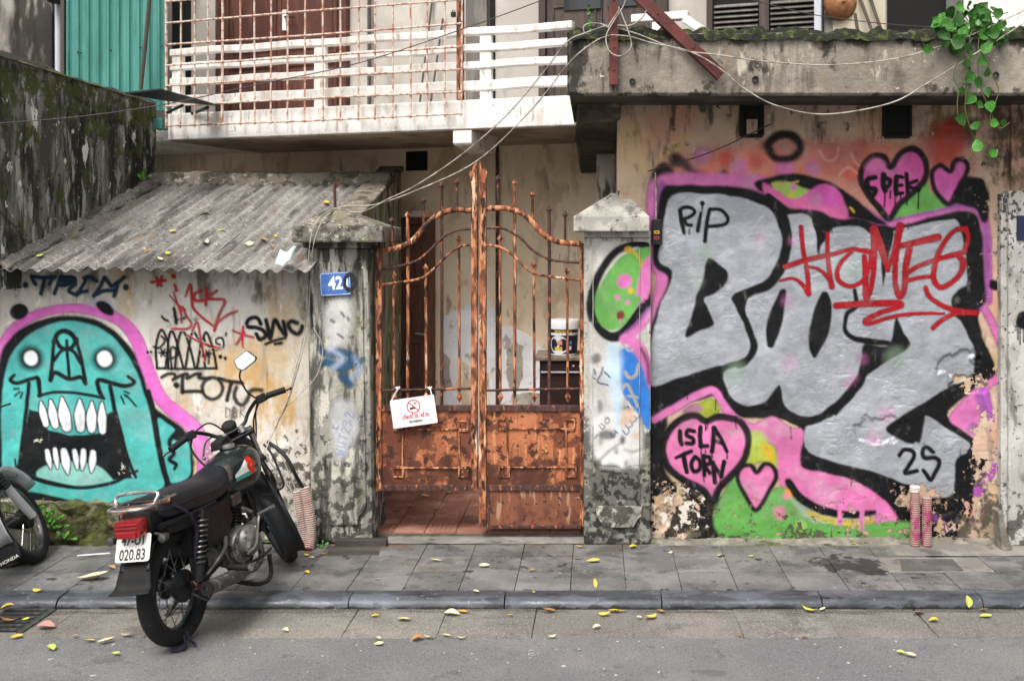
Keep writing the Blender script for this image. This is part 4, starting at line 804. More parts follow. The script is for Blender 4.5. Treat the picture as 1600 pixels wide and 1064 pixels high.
cv.poly([(1146, 460), (1172, 458), (1168, 472), (1165, 490), (1176, 520), (1182, 545), (1168, 568), (1150, 575), (1166, 556), (1172, 536), (1160, 505)], K_BLACK, 1.8)
cv.poly(Z7([(1240, 550), (1330, 610), (1350, 660), (1330, 720), (1270, 770), (1205, 800), (1230, 880), (1262, 962), (1170, 1000), (1075, 1042), (1110, 930), (1160, 770), (1200, 640), (1215, 570)]), K_BLACK, 2)
cv.stroke([(1223, 458, 13), (1214, 490, 23), (1208, 515, 23), (1204, 538, 12)], 20, K_BLACK, 1.8); cv.stroke([(1288, 462, 14), (1287, 480, 26), (1280, 515, 32), (1274, 540, 22), (1273, 556, 8)], 20, K_BLACK, 1.8)
cv.poly([(1270, 338), (1300, 350), (1296, 366), (1284, 385), (1280, 399), (1276, 385), (1274, 362)], K_BLACK, 1.6); cv.poly([(1366, 356), (1396, 360), (1388, 400), (1384, 425), (1380, 449), (1377, 425), (1376, 395)], K_BLACK, 1.6)
cv.stroke([(1335, 454, 7), (1338, 478, 8), (1324, 490, 8), (1320, 505, 7), (1321, 518, 8), (1334, 529, 9), (1365, 534, 10), (1388, 537, 8)], 8, K_BLACK, 1.6)
cv.poly([(1400, 496), (1412, 520), (1422, 541), (1390, 563), (1358, 584), (1346, 606), (1322, 632), (1296, 652), (1268, 664), (1240, 662), (1216, 646), (1206, 628), (1217, 602), (1222, 628), (1240, 645), (1270, 650), (1298, 634), (1322, 610), (1340, 582), (1347, 557), (1352, 536), (1388, 540)], K_BLACK, 1.8)
cv.stroke([(1306, 645, 8), (1330, 620, 7), (1346, 596, 5)], 7, K_BLACK, 1.6)
cv.poly([(1418, 660), (1440, 640), (1445, 652), (1438, 690), (1430, 690), (1412, 684), (1398, 662)], K_BLACK, 2.2)
cv.poly([(1488, 462), (1512, 446), (1530, 470), (1522, 500), (1500, 500), (1488, 482)], K_BLACK, 2)
for x, y, r, a in ((1230, 470, 9, .3), (1348, 560, 8, .35), (1330, 590, 9, .3), (1322, 600, 6, .35), (1234, 568, 12, .25), (1385, 648, 12, .4), (1190, 372, 8, .3), (1238, 378, 6, .4), (1366, 685, 12, .35)): cv.dot(x, y, r, K_PINK, 7, a, m=.6)
for x, y, r in ((1100, 395, 14), (1085, 440, 12), (1150, 580, 18), (1335, 425, 12), (1400, 560, 18)): cv.dot(x, y, r, C('#8fb090'), 9, .28, m=.7)
def wear_r(px, py):
    w = .27+.38*np.clip((py-690)/150, 0, 1)**1.2+.22*np.clip((px-1475)/60, 0, 1)+.12*np.clip((300-py)/60, 0, 1)
    w = w+.62*np.clip(1.1-np.hypot((px-1055)/52, (py-800)/60), 0, 1)+.40*np.clip(1.2-np.hypot((px-1540)/30, (py-690)/60), 0, 1)
    w = w+.45*np.clip(1.1-np.hypot((px-1515)/32, (py-600)/22), 0, 1)+.35*np.clip(1.2-np.hypot((px-1430)/60, (py-775)/26), 0, 1)
    return w-.14*((px > 1050) & (px < 1480) & (py > 320) & (py < 690))
for x_, y_, L_ in ((1060, 300, 0), (1118, 625, 16), (1150, 650, 20), (1236, 668, 18), (1300, 350, 14), (1420, 348, 10), (1075, 606, 18), (1500, 702, 22), (1462, 775, 20), (1330, 742, 16), (1395, 665, 12)):
    if L_: cv.drip(x_, y_, L_, 1.8, K_BLACK)
cv.wear(wear_r); cv.finish('graffiti_mural', wall_m, .0022, 'silver bubble letters outlined in black with pink, green and hearts')
def tag(lat, parent, name, label, fn, lift=.0044, seed=5, wear=.1):
    c = Canvas(lat, .5, seed); fn(c); c.w[:] = wear; return c.finish(name, parent, lift, label)
def red(c):
    s = lambda p, w: c.stroke(Z8(p), w, K_RED, 1.5)
    s([(205, 355, 27), (215, 470, 27), (245, 640, 28), (252, 770, 32)], 7); s([(105, 605, 32), (240, 560, 30), (400, 525, 26), (520, 495, 24), (620, 510, 28)], 7)
    s([(70, 690, 14), (150, 675, 18), (210, 710, 24), (250, 770, 30)], 5); s([(370, 395, 24), (372, 520, 26), (385, 650, 28), (398, 728, 34)], 7); s([(240, 600, 12), (320, 620, 20), (380, 680, 26), (398, 725, 28)], 5)
    s([(520, 510, 22), (460, 570, 24), (430, 640, 26), (450, 700, 28), (520, 725, 26), (590, 690, 24), (625, 620, 24), (640, 520, 28), (600, 500, 26)], 6)
    s([(600, 540, 30), (608, 660, 36), (612, 800, 34), (645, 720, 30), (660, 560, 34), (660, 365, 46)], 9); s([(660, 370, 52), (710, 500, 46), (745, 625, 26)], 9); s([(745, 620, 24), (790, 500, 32), (825, 350, 48)], 9)
    s([(825, 350, 46), (800, 520, 36), (792, 680, 32), (820, 790, 34), (850, 740, 34), (860, 600, 40), (885, 490, 40)], 8); s([(820, 475, 30), (930, 450, 40), (1060, 420, 46)], 9)
    s([(870, 640, 30), (960, 590, 26), (1100, 545, 30), (1200, 520, 34)], 7); s([(870, 690, 26), (960, 668, 24), (1015, 665, 22)], 6)
    s([(1230, 370, 40), (1170, 375, 28), (1100, 450, 30), (1050, 560, 32), (1035, 670, 34), (1075, 730, 34), (1150, 700, 30), (1205, 640, 32), (1220, 570, 40), (1195, 545, 30)], 7); s([(1225, 370, 30), (1250, 420, 28), (1225, 510, 34)], 7)
    s([(425, 845, 40), (600, 835, 40), (800, 830, 40), (825, 850, 34), (700, 890, 30), (610, 940, 36), (640, 955, 28), (800, 910, 22), (960, 895, 20), (1100, 895, 14)], 7)
    s([(985, 735, 30), (1010, 790, 30), (1090, 845, 30), (1190, 880, 34), (1300, 890, 34)], 7); s([(1300, 888, 30), (1170, 895, 30), (1080, 940, 26), (1030, 985, 30)], 7)
tag(RW, wall_m, 'red_tag', 'red sprayed word HOMIE with a zigzag underline', red)
def rip(c):
    s = lambda p, w=6: c.stroke(Z7(p), w, K_BLACK, 1.2)
    s([(1050, 255, 22), (1058, 320, 26), (1075, 390, 18)]); s([(1045, 250), (1080, 232), (1125, 240), (1140, 265), (1110, 292), (1070, 308)], 5); s([(1075, 308), (1090, 340), (1120, 345)], 5)
    s([(1182, 265, 14), (1170, 320, 22), (1160, 380, 22)]); c.dot(1097.5, 318, 3.6, K_BLACK, 1.2); s([(1190, 220, 8), (1188, 255, 4)], 1)
    s([(1235, 245, 20), (1215, 340, 22), (1205, 445, 22)]); s([(1235, 245), (1300, 248), (1345, 290), (1340, 330), (1290, 348), (1215, 352)], 5)
    for x, y, L in ((1068, 357, 10), (1077, 358, 8)): c.drip(x, y, L, 1.4, K_BLACK)
tag(RW, wall_m, 'black_tag', 'black word RIP at the top left of the silver letters', rip)
def isla(c):
    s = lambda p, w=7: c.stroke(Z11(p), w, K_BLACK, 1.3)
    s([(1050, 565, 26), (1050, 610, 28), (1060, 645, 26)]); s([(1140, 565), (1100, 560), (1092, 590), (1130, 610), (1130, 640), (1090, 640)], 6); s([(1178, 540, 26), (1175, 600, 26), (1180, 655, 26)]); s([(1178, 660), (1220, 655)], 6)
    s([(1262, 545, 30), (1258, 620, 26), (1250, 690, 26)]); s([(1262, 545, 28), (1310, 620, 22), (1342, 690, 20)]); s([(1256, 620), (1315, 640)], 5)
    s([(1022, 730, 16), (1070, 710, 24), (1120, 690, 20)]); s([(1072, 710, 26), (1080, 770, 28), (1092, 820, 24)])
    s([(1140, 725), (1118, 770), (1135, 815), (1170, 800), (1172, 750), (1145, 725)], 6); s([(1195, 720, 26), (1198, 780, 24), (1200, 840, 24)]); s([(1195, 722), (1235, 728), (1235, 765), (1205, 780), (1235, 825)], 6)
    s([(1255, 760, 26), (1262, 820, 26), (1268, 885, 26)]); s([(1255, 765, 22), (1290, 820, 22), (1310, 850, 22)], 5); s([(1325, 755, 24), (1315, 810, 24), (1308, 850, 22)])
    for x, y, L in ((1102, 660, 12), (1105, 655, 14), (1096, 700, 8), (1102, 702, 12), (1112, 704, 9), (1126, 745, 14), (1136, 706, 10), (1099, 744, 8)): c.drip(x, y, L, 1.5, K_BLACK)
tag(RW, wall_m, 'black_tag', 'black words ISLA TORN written in the large pink heart', isla, wear=.22)
def spek(c):
    s = lambda p, w=6: c.stroke(Z8(p), w, K_BLACK, 1.3)
    s([(670, 45, 26), (620, 60, 30), (625, 110, 30), (670, 120, 28), (655, 160, 26), (635, 140, 20)]); s([(720, 30, 34), (718, 90, 34), (730, 130, 30)]); s([(720, 50, 24), (760, 60, 24), (750, 100, 24), (725, 105, 20)])
    s([(800, 45, 30), (795, 100, 30), (800, 150, 28)]); s([(800, 40), (840, 45)], 5); s([(795, 100), (835, 95)], 5); s([(800, 150), (840, 145)], 5); s([(865, 25, 24), (868, 80, 24), (872, 140, 24)]); s([(930, 65, 20), (870, 95, 22), (940, 125, 24)])
    for x, y, L in ((1364, 300, 18), (1382, 300, 23), (1391, 298, 12), (1399, 300, 20), (1416, 300, 20), (1435, 296, 30), (1407, 302, 10)): c.drip(x, y, L, 1.8, K_BLACK)
tag(RW, wall_m, 'black_tag', 'dripping black word SPEK across the upper heart', spek)
def n25(c):
    s = lambda p, w=6: c.stroke(Z12(p), w, K_BLACK, 1.3)
    s([(820, 715), (850, 680), (900, 690), (910, 725), (880, 780), (855, 825), (930, 812)], 6); s([(1030, 695), (990, 665), (965, 685), (975, 730), (1040, 730), (1070, 760), (1040, 830), (1015, 870), (985, 830), (970, 810)], 6)
tag(RW, wall_m, 'black_tag', 'black number 25 at the lower right of the silver letters', n25)
def blot(c):
    c.dot(1553, 445, 7, K_BLACK, 2.5); c.stroke([(1550, 440), (1557, 450)], 6, K_BLACK, 3)
tag(RW, wall_m, 'black_dot', 'black sprayed dot right of the mural', blot)

# ================================================================== graffiti on the right gate pillar
RPL = Lattice(913, 1016.5, 378, 842, RY, 1.6, lambda px, py: np.where((px > 926.5) & (px < 999.5) & (py < 799), -.002, -.012))
c = Canvas(RPL, .8, 3); Z9 = lambda p: ZC(900, 540, 4.84, p)
c.poly(Z9([(135, 560), (300, 500), (480, 520), (490, 900), (400, 915), (320, 930), (150, 880)]), C('#d9d8d4'), 6, True, .9); c.poly([(928, 392), (1000, 386), (1000, 560), (926, 690)], C('#d2d0cb'), 10, True, .75)
c.poly(Z9([(330, 40), (430, 10), (500, 60), (553, 200), (556, 615), (490, 540), (400, 420), (345, 330), (325, 150)]), C('#2f74c4'), 3); c.poly(Z9([(240, 0), (330, 20), (335, 300), (330, 620), (300, 600), (280, 430), (230, 200)]), C('#b4cfe2'), 9, True, .85)
c.stroke(Z7([(840, 470, 40), (760, 462, 44), (640, 520, 50), (545, 650, 50), (505, 780, 52), (520, 930, 56), (590, 1030, 60), (680, 1030, 70), (770, 930, 70), (830, 850, 70), (870, 800, 60)]), 14, K_BLACK, 2.4); c.stroke(Z7([(490, 760, 24), (480, 860, 30), (488, 940, 16)]), 6, K_BLACK, 2.5)
c.poly(Z7([(870, 500), (800, 490), (740, 510), (660, 560), (580, 665), (525, 770), (518, 880), (560, 970), (620, 1000), (690, 975), (760, 890), (800, 820), (850, 720)]), K_GREEN, 1.8)
c.poly(Z7([(805, 620), (850, 540), (880, 640), (850, 800), (800, 790), (775, 760)]), K_PINK, 2.5); c.dot(975, 440, 11.5, K_PINK, 2.5); c.dot(963.5, 464, 4.2, K_PINK, 2); c.dot(980.5, 473, 4, K_PINK, 2); c.dot(970, 493, 6.5, C('#6a2420'), 2.5); c.dot(982, 391, 6, C('#c49a2c'), 2.5); c.stroke(Z7([(760, 510), (800, 560), (805, 600)]), 4, C('#c49a2c'), 2); c.dot(985, 455, 4.5, K_YEL, 2)
for x, y, L in ((1003, 462, 12), (1006, 464, 8), (970, 498, 8), (1000, 470, 10)): c.drip(x, y, L, 1.6, K_PINK)
c.stroke(Z7([(870, 880, 50), (800, 970, 60), (700, 1060, 60)]), 14, K_PINK, 3); c.stroke(Z7([(860, 860, 16), (790, 950, 16), (720, 1010, 14)]), 4, C('#5a3a80'), 4, True, .8)
c.poly(Z9([(375, -40), (470, -60), (560, 120), (560, 330), (500, 160), (440, 60)]), K_PINK, 3); c.stroke(Z9([(490, 20), (540, 130), (552, 280)]), 5, K_BLACK, 3, True, .7)
SILVD = C('#a09f97')
c.stroke(Z9([(372, 200, 24), (400, 240, 26), (450, 220, 26), (470, 140, 24)]), 5, SILVD, 1.2); c.stroke(Z9([(350, 330, 20), (380, 290, 24), (420, 350, 24), (465, 460, 24)]), 5, SILVD, 1.2); c.stroke(Z9([(395, 380), (465, 390)]), 4, SILVD, 1.2); c.stroke(Z9([(360, 0, 16), (400, 40, 16), (430, 30, 12)]), 4, SILVD, 1.2)
for p in ([(205, 165), (190, 215), (165, 275), (240, 300)], [(215, 200), (255, 240)], [(140, 180), (150, 215)], [(130, 240), (145, 250)]): c.stroke(Z9(p), 2.6, C('#23406a'), .9, True, .9)
for k, p in enumerate(([(370, 470), (395, 460), (400, 500)], [(350, 640), (380, 670), (400, 640), (370, 600)], [(400, 620), (425, 600), (405, 560)], [(430, 580), (455, 560), (440, 530)], [(465, 550), (480, 530)], [(140, 700), (165, 670)], [(260, 660), (280, 690), (300, 650)], [(290, 640), (315, 660)])): c.stroke(Z9(p), 2.2, C('#35507e'), .9, True, .85)
for p in ([(175, 600), (200, 630), (220, 610), (190, 590)], [(225, 545), (255, 560), (240, 590), (220, 570), (245, 540)]): c.stroke(Z9(p), 2, C('#3a3a3a'), .9, True, .8)
for x, y, rx, ry, a in ((150, 100, 35, 40, .7), (180, 460, 20, 50, .6), (235, 670, 60, 36, .75), (350, 710, 20, 30, .9), (185, 700, 12, 50, .5), (380, 890, 16, 22, .6), (160, 890, 36, 30, .8), (260, 910, 60, 16, .7), (300, 800, 14, 24, .6)): X_, Y_ = Z9([(x, y)])[0]; c.dot(X_, Y_, rx/4.84, C('#3b3b38'), 4, a, ry=ry/4.84)
c.stroke(Z9([(185, 860, 18), (260, 790, 22), (330, 740, 16)]), 4, C('#4c4c48'), 3, True, .6); c.stroke(Z9([(370, 790, 20), (440, 800, 24), (540, 760, 10)]), 4, C('#6a6a66'), 3, True, .6); c.stroke(Z9([(140, 900, 4), (300, 915, 6), (350, 935, 6), (420, 910, 5), (490, 905, 3)]), 1, C('#3c3b36'), .8)
c.poly(Z9([(330, 600), (350, 500), (420, 480), (440, 560), (380, 600)]), C('#cfa487'), 4, True, .7); c.dot(994, 680, 6, C('#cfa487'), 4, .6)
c.wear(lambda px, py: .22+.35*np.clip((py-640)/120, 0, 1)); c.finish('pillar_graffiti', rp, .0022, 'green oval, pink dots, blue patch and stencilled numbers on the pillar')

# ================================================================== graffiti on the left pillar
LPL = Lattice(484, 584, 404, 836, LY, 1.6, lambda px, py: np.where((px-(py-377)*.016 > 497) & (px-(py-377)*.016 < 565) & (py > 426) & (py < 800), .0132, .0006))
c = Canvas(LPL, .8, 8); ZL = lambda p: ZC(480, 400, 5.32, p)
c.poly(ZL([(140, 440), (230, 340), (330, 330), (370, 420), (360, 640), (300, 740), (220, 690), (150, 640)]), C('#d5d5d2'), 9, True, .75); c.stroke(ZL([(250, 560, 60), (240, 720, 70), (180, 800, 50)]), 10, C('#dcdcdc'), 6, True, .6)
for p, w in (([(110, 780), (190, 820), (260, 800)], 11), ([(280, 790), (350, 810), (380, 850), (330, 900)], 11), ([(170, 880), (230, 900), (300, 930), (360, 910)], 10), ([(300, 1000), (340, 1040), (360, 1064)], 12), ([(120, 900), (170, 870)], 9), ([(420, 900), (460, 860)], 8)): c.stroke(ZL(p), w, C('#2c5878'), 4, True, .75)
c.stroke(ZL([(180, 760, 30), (300, 850, 40), (220, 930, 40)]), 8, C('#aebfd6'), 5, True, .7); c.stroke(ZL([(400, 830, 30), (430, 960, 40), (380, 1010, 40)]), 8, C('#9db4d0'), 5, True, .6)
for p in ([(340, 510), (350, 530)], [(290, 470), (310, 500)], [(260, 650), (300, 680)], [(200, 530), (225, 545)]): c.stroke(ZL(p), 4, C('#3a3a3c'), 2, True, .8)
c.poly([(520, 632), (540, 625), (556, 640), (560, 672), (545, 700), (530, 722), (520, 690), (516, 655)], C('#d5d6d8'), 8, True, .7)
FONT = {'0': [[(.2, .1), (.8, .1), (.9, .5), (.8, .9), (.2, .9), (.1, .5), (.2, .1)]], '2': [[(.1, .2), (.5, 0), (.9, .3), (.1, 1), (.9, 1)]], '3': [[(.1, .05), (.8, .1), (.4, .45), (.9, .75), (.1, .98)]], 'T': [[(0, 0), (1, 0)], [(.5, 0), (.5, 1)]], 'U': [[(.1, 0), (.1, .9), (.9, .9), (.9, 0)]], 'W': [[(0, 0), (.25, 1), (.5, .3), (.75, 1), (1, 0)]], 'C': [[(.9, .1), (.2, .1), (.1, .9), (.9, .9)]], 'D': [[(.1, 0), (.1, 1), (.8, .9), (.9, .2), (.1, 0)]], 'K': [[(.1, 0), (.1, 1)], [(.9, 0), (.1, .5), (.9, 1)]]}
def stencil(cvs, txt, x, y, h, ang, col, w=1.8, adv=.85, a=.85):
    ca, sa = math.cos(ang), math.sin(ang)
    for ch in txt:
        for st in FONT.get(ch, []): cvs.stroke([(x+(u*h*.6)*ca-(v*h)*sa, y+(u*h*.6)*sa+(v*h)*ca) for u, v in st], w, col, .8, False, a)
        x += adv*h*ca; y += adv*h*sa
stencil(c, 'WUT232', 524, 708, 14, math.radians(-76), C('#4a62a0'), 1.8, a=.6); stencil(c, 'C', 520, 668, 9, math.radians(-76), C('#4a5a88'), 1.6)
c.wear(lambda px, py: .42+0*px); c.finish('pillar_graffiti', lp, .0022, 'blue smear and stencilled phone number on a white patch')

# ================================================================== graffiti on the shed wall
TEAL, TPINK, TBLK = C('#4fb0aa'), C('#dc6cc0'), C('#0c0f12')
A5 = lambda p: ZC(0, 266, 4, p); A9 = lambda p: ZC(0, 532, 4, p); A8 = lambda p: ZC(0, 380, 8, p); A6 = lambda p: ZC(240, 480, 6.65, p)
c = Canvas(LW, .6, 2)
c.poly([(128, 480), (150, 468), (168, 470), (186, 500), (150, 492)], C('#c9c8dc'), 6, True, .7)
c.stroke([(-4, 556, 16), (18, 518, 15), (50, 494, 14), (100, 482, 13), (142, 485, 14), (187, 500, 18), (212, 528, 20), (228, 570, 21), (248, 618, 21), (275, 645, 22), (305, 672, 24), (321, 720, 26), (318, 765, 24)], 16, TPINK, 3, True, .97)
c.poly([(0, 560), (14, 532), (36, 512), (70, 498), (108, 494), (150, 501), (186, 524), (210, 552), (224, 588), (238, 632), (262, 652), (290, 676), (300, 710), (298, 760), (262, 786), (215, 800), (150, 803), (90, 792), (30, 776), (-10, 768), (-12, 650)], TBLK, 3)
c.poly([(6, 762), (3, 690), (4, 620), (10, 575), (25, 545), (50, 520), (80, 506), (108, 502), (140, 507), (170, 522), (195, 548), (212, 578), (224, 612), (236, 650), (244, 690), (252, 728), (257, 758), (225, 776), (185, 786), (150, 791), (120, 784), (75, 772), (25, 763)], TEAL, 2)
c.poly([(246, 657), (262, 662), (274, 673), (269, 684), (280, 690), (294, 692), (297, 720), (294, 746), (264, 752), (258, 720)], TEAL, 2); c.stroke(A9([(1110, 560, 30), (1060, 630, 30), (1090, 700, 26), (1060, 740, 26), (1100, 770, 26), (1090, 800, 20)]), 6, TBLK, 1.6)
for x, y, w in ((48.7, 559.5, 10.5), (163.7, 560.7, 11.5)): c.dot(x, y, 19.5, TBLK, 7, .97, ry=20); c.dot(x, y, w, C('#e8ecee'), 2.2, 1, ry=w+1)
st = lambda p, w=6, col=TBLK, a=1: c.stroke(A9(p), w, col, 1.3, True, a)
st([(340, -5, 22), (330, 110, 26), (316, 245, 30)]); st([(480, -5, 22), (510, 120, 24), (535, 265, 28)]); st([(420, 0), (432, 232)], 5.5); st([(316, 245), (345, 200), (430, 240), (505, 228), (535, 268)], 7); st([(340, 125), (375, 75), (415, 55), (465, 70), (505, 140)], 6); st([(350, -10), (380, 40), (415, 52), (455, 40), (482, -10)], 7); st([(340, 5), (365, -45), (405, -60), (450, -40), (480, 5)], 8)
st([(90, 215, 20), (66, 245, 26), (110, 265, 26), (200, 240, 26), (235, 235, 30), (246, 290, 30), (250, 345, 26)]); st([(182, 270, 26), (165, 420, 26), (145, 600, 26), (128, 740, 26), (118, 825, 26)]); st([(95, 740, 12), (105, 790, 16), (125, 828, 18)], 4)
st([(800, 225, 20), (838, 262, 26), (780, 285, 28), (690, 262, 28), (612, 248, 30), (618, 300, 30), (640, 355, 28)]); st([(690, 285, 28), (715, 430, 28), (750, 560, 28), (800, 740, 26), (850, 850, 20)])
for p in ([(88, 302), (120, 300)], [(95, 345), (125, 320)], [(142, 325), (130, 358)], [(778, 320), (806, 332)], [(755, 350), (775, 395)], [(790, 345), (850, 410)], [(775, 340), (790, 352)]): st(p, 3.2)
c.poly(A9([(180, 425), (240, 445), (300, 560), (440, 590), (640, 580), (670, 460), (716, 436), (752, 570), (790, 720), (830, 860), (690, 868), (610, 790), (450, 760), (280, 790), (225, 850), (120, 822), (140, 650)]), TBLK, 1.8, False)
c.poly(A9([(228, 835), (290, 780), (450, 755), (610, 785), (690, 850), (682, 880), (500, 905), (320, 885)]), C('#7fbcb2'), 2); st([(118, 826, 30), (300, 885, 30), (500, 918, 24), (700, 888, 24), (860, 812, 18)], 6)
st([(240, 345), (330, 325), (450, 325), (560, 340), (650, 362)], 5)
for x0, y0, x1, y1, w in ((255, 372, 284, 540, 24), (315, 362, 345, 550, 30), (388, 345, 418, 568, 42), (500, 357, 506, 570, 36), (574, 372, 575, 575, 32), (637, 378, 640, 585, 28)):
    for ex, col in ((18, TBLK), (0, C('#e4e9ea'))): st([(x0, y0+14, 12+ex), ((x0+x1)/2-2, (y0+y1)/2, w*1.75+ex), (x1, y1-w*.7, w*1.35+ex)], 6, col)
    st([((x0+x1)/2, (y0+y1)/2, 3), (x1-2, y1-40, 3)], 1, C('#6a7478'), .7)
for x0, y0, x1, y1, w in ((296, 690, 320, 795, 20), (345, 680, 362, 795, 18), (400, 690, 425, 830, 30), (465, 690, 482, 800, 20), (520, 690, 512, 805, 22), (580, 700, 570, 820, 26)):
    for ex, col in ((16, TBLK), (0, C('#dbe4e6'))): st([(x0, y0, w*1.3+ex), ((x0+x1)/2, (y0+y1)/2, w*1.6+ex), (x1, y1, 10+ex)], 6, col)
c.stroke([(232, 612, 8), (240, 650, 9), (247, 690, 9), (254, 725, 9), (263, 756, 9)], 9, TBLK, 1.5)
c.dot(29.5, 486.5, 13.5, TBLK, 2, 1, ry=12); c.poly([(150, 476), (158, 470), (170, 474), (178, 486), (176, 493), (162, 490)], TBLK, 2)
c.poly([(40, 790), (70, 800), (110, 806), (90, 812), (55, 806)], C('#b87aa0'), 5, True, .6)
def wear_l(px, py):
    w = .26+.34*np.clip((py-735)/70, 0, 1)+.42*np.clip(1-np.hypot((px-62)/32, (py-685)/22), 0, 1)+.34*np.clip(1-np.hypot((px-190)/34, (py-735)/32), 0, 1)+.5*np.clip(1-np.hypot((px-330)/40, (py-720)/50), 0, 1)
    return w+.5*np.clip((14-px)/20, 0, 1)*np.clip((560-py)/60, 0, 1)
c.wear(wear_l); c.finish('creature_graffiti', fw, .0022, 'teal creature with white eyes and long teeth, outlined in pink')
def tric(c):
    N_ = C('#143248'); s = lambda p, w=5.6: c.stroke(A8(p), w, N_, 1.5, True, .96)
    s([(400, 412), (540, 432), (685, 420)]); s([(400, 415), (420, 470), (450, 512)]); s([(685, 430), (640, 470), (620, 512)]); s([(560, 440), (540, 530), (512, 630)]); s([(762, 425), (720, 530), (682, 632)]); s([(770, 425), (900, 425), (940, 470), (850, 515), (760, 530)]); s([(790, 470), (880, 480)], 9)
    s([(900, 490), (945, 510), (880, 560), (865, 605), (950, 640), (1030, 610), (1090, 600)]); s([(1090, 425), (1030, 540), (958, 655)]); s([(1050, 435), (1120, 420), (1215, 475)]); s([(1310, 435), (1250, 550), (1180, 655)]); s([(1180, 655), (1300, 595), (1425, 590)]); s([(1310, 435), (1350, 480), (1400, 535), (1480, 490), (1560, 430)], 6.4); s([(1475, 500), (1455, 580), (1430, 658)])
    c.dot(41, 445, 4.6, N_, 2); c.dot(197.5, 449, 4.6, N_, 2)
tag(LW, fw, 'blue_tag', 'dark blue word TRIC under the roof edge', tric, wear=.15)
def redt(c):
    s = lambda p, w=4: c.stroke(A5(p), w, C('#b8242c'), 1.1, True, .92); s6 = lambda p, w=4: c.stroke(A6(p), w, C('#c2303c'), 1.1, True, .85)
    s([(950, 700), (1035, 690)]); s([(1015, 665), (985, 722)]); s([(980, 672), (1010, 722)]); c.dot(272, 432, 3.4, C('#b8242c'), 1.2); s([(1092, 715, 16), (1103, 752, 18)]); s([(1060, 780, 6), (1110, 840, 10), (1155, 872, 12)], 3); s([(1085, 760, 8), (1130, 900, 10)], 3); s([(1160, 790, 10), (1190, 715, 16), (1200, 800, 16), (1210, 862, 16), (1270, 925, 14), (1335, 975, 14)])
    s([(1262, 752), (1215, 775), (1225, 815), (1290, 808)], 4.2); s([(1290, 738), (1286, 842)], 4); s([(1355, 755), (1292, 800), (1340, 808), (1405, 818), (1370, 900), (1338, 1002)], 4.2); s([(1480, 882), (1420, 905), (1340, 968)], 3.4)
    s6([(300, 0), (340, 90), (392, 170), (350, 222), (190, 222)], 3.4); s6([(285, 0), (290, 160)], 3); s6([(400, 245), (455, 155), (490, 340), (535, 550)], 3.4); s6([(350, 292), (450, 345), (560, 392), (690, 425)], 3); s6([(820, 240), (930, 285), (1040, 312)], 3.2); s6([(932, 200, 28), (920, 300, 26), (925, 412, 16)]); s6([(940, 262), (900, 320), (855, 382)], 3.4)
tag(LW, fw, 'red_tag', 'thin red scrawl JCK with arrows and stars', redt, wear=.25)
def swc(c):
    s = lambda p, w=5.8, a=.97: c.stroke(A6(p), w, TBLK, 1.2, True, a)
    s([(1112, 175), (1075, 112), (1000, 118), (965, 175), (985, 205), (1070, 212), (1145, 245), (1165, 300), (1105, 332), (1068, 275)]); s([(1165, 130), (1190, 230), (1215, 325), (1255, 130), (1310, 210), (1375, 290), (1345, 145)]); c.stroke(A6([(1490, 165), (1430, 145), (1398, 180), (1430, 240), (1490, 278), (1530, 245), (1545, 200)]), 6.4, TBLK, 2.4, True, .92); s([(1165, 382), (1260, 345), (1372, 320)], 3.6); s([(1260, 382), (1332, 370)], 3.6)
tag(LW, fw, 'black_tag', 'bold black letters SWC with a double underline', swc, wear=.12)
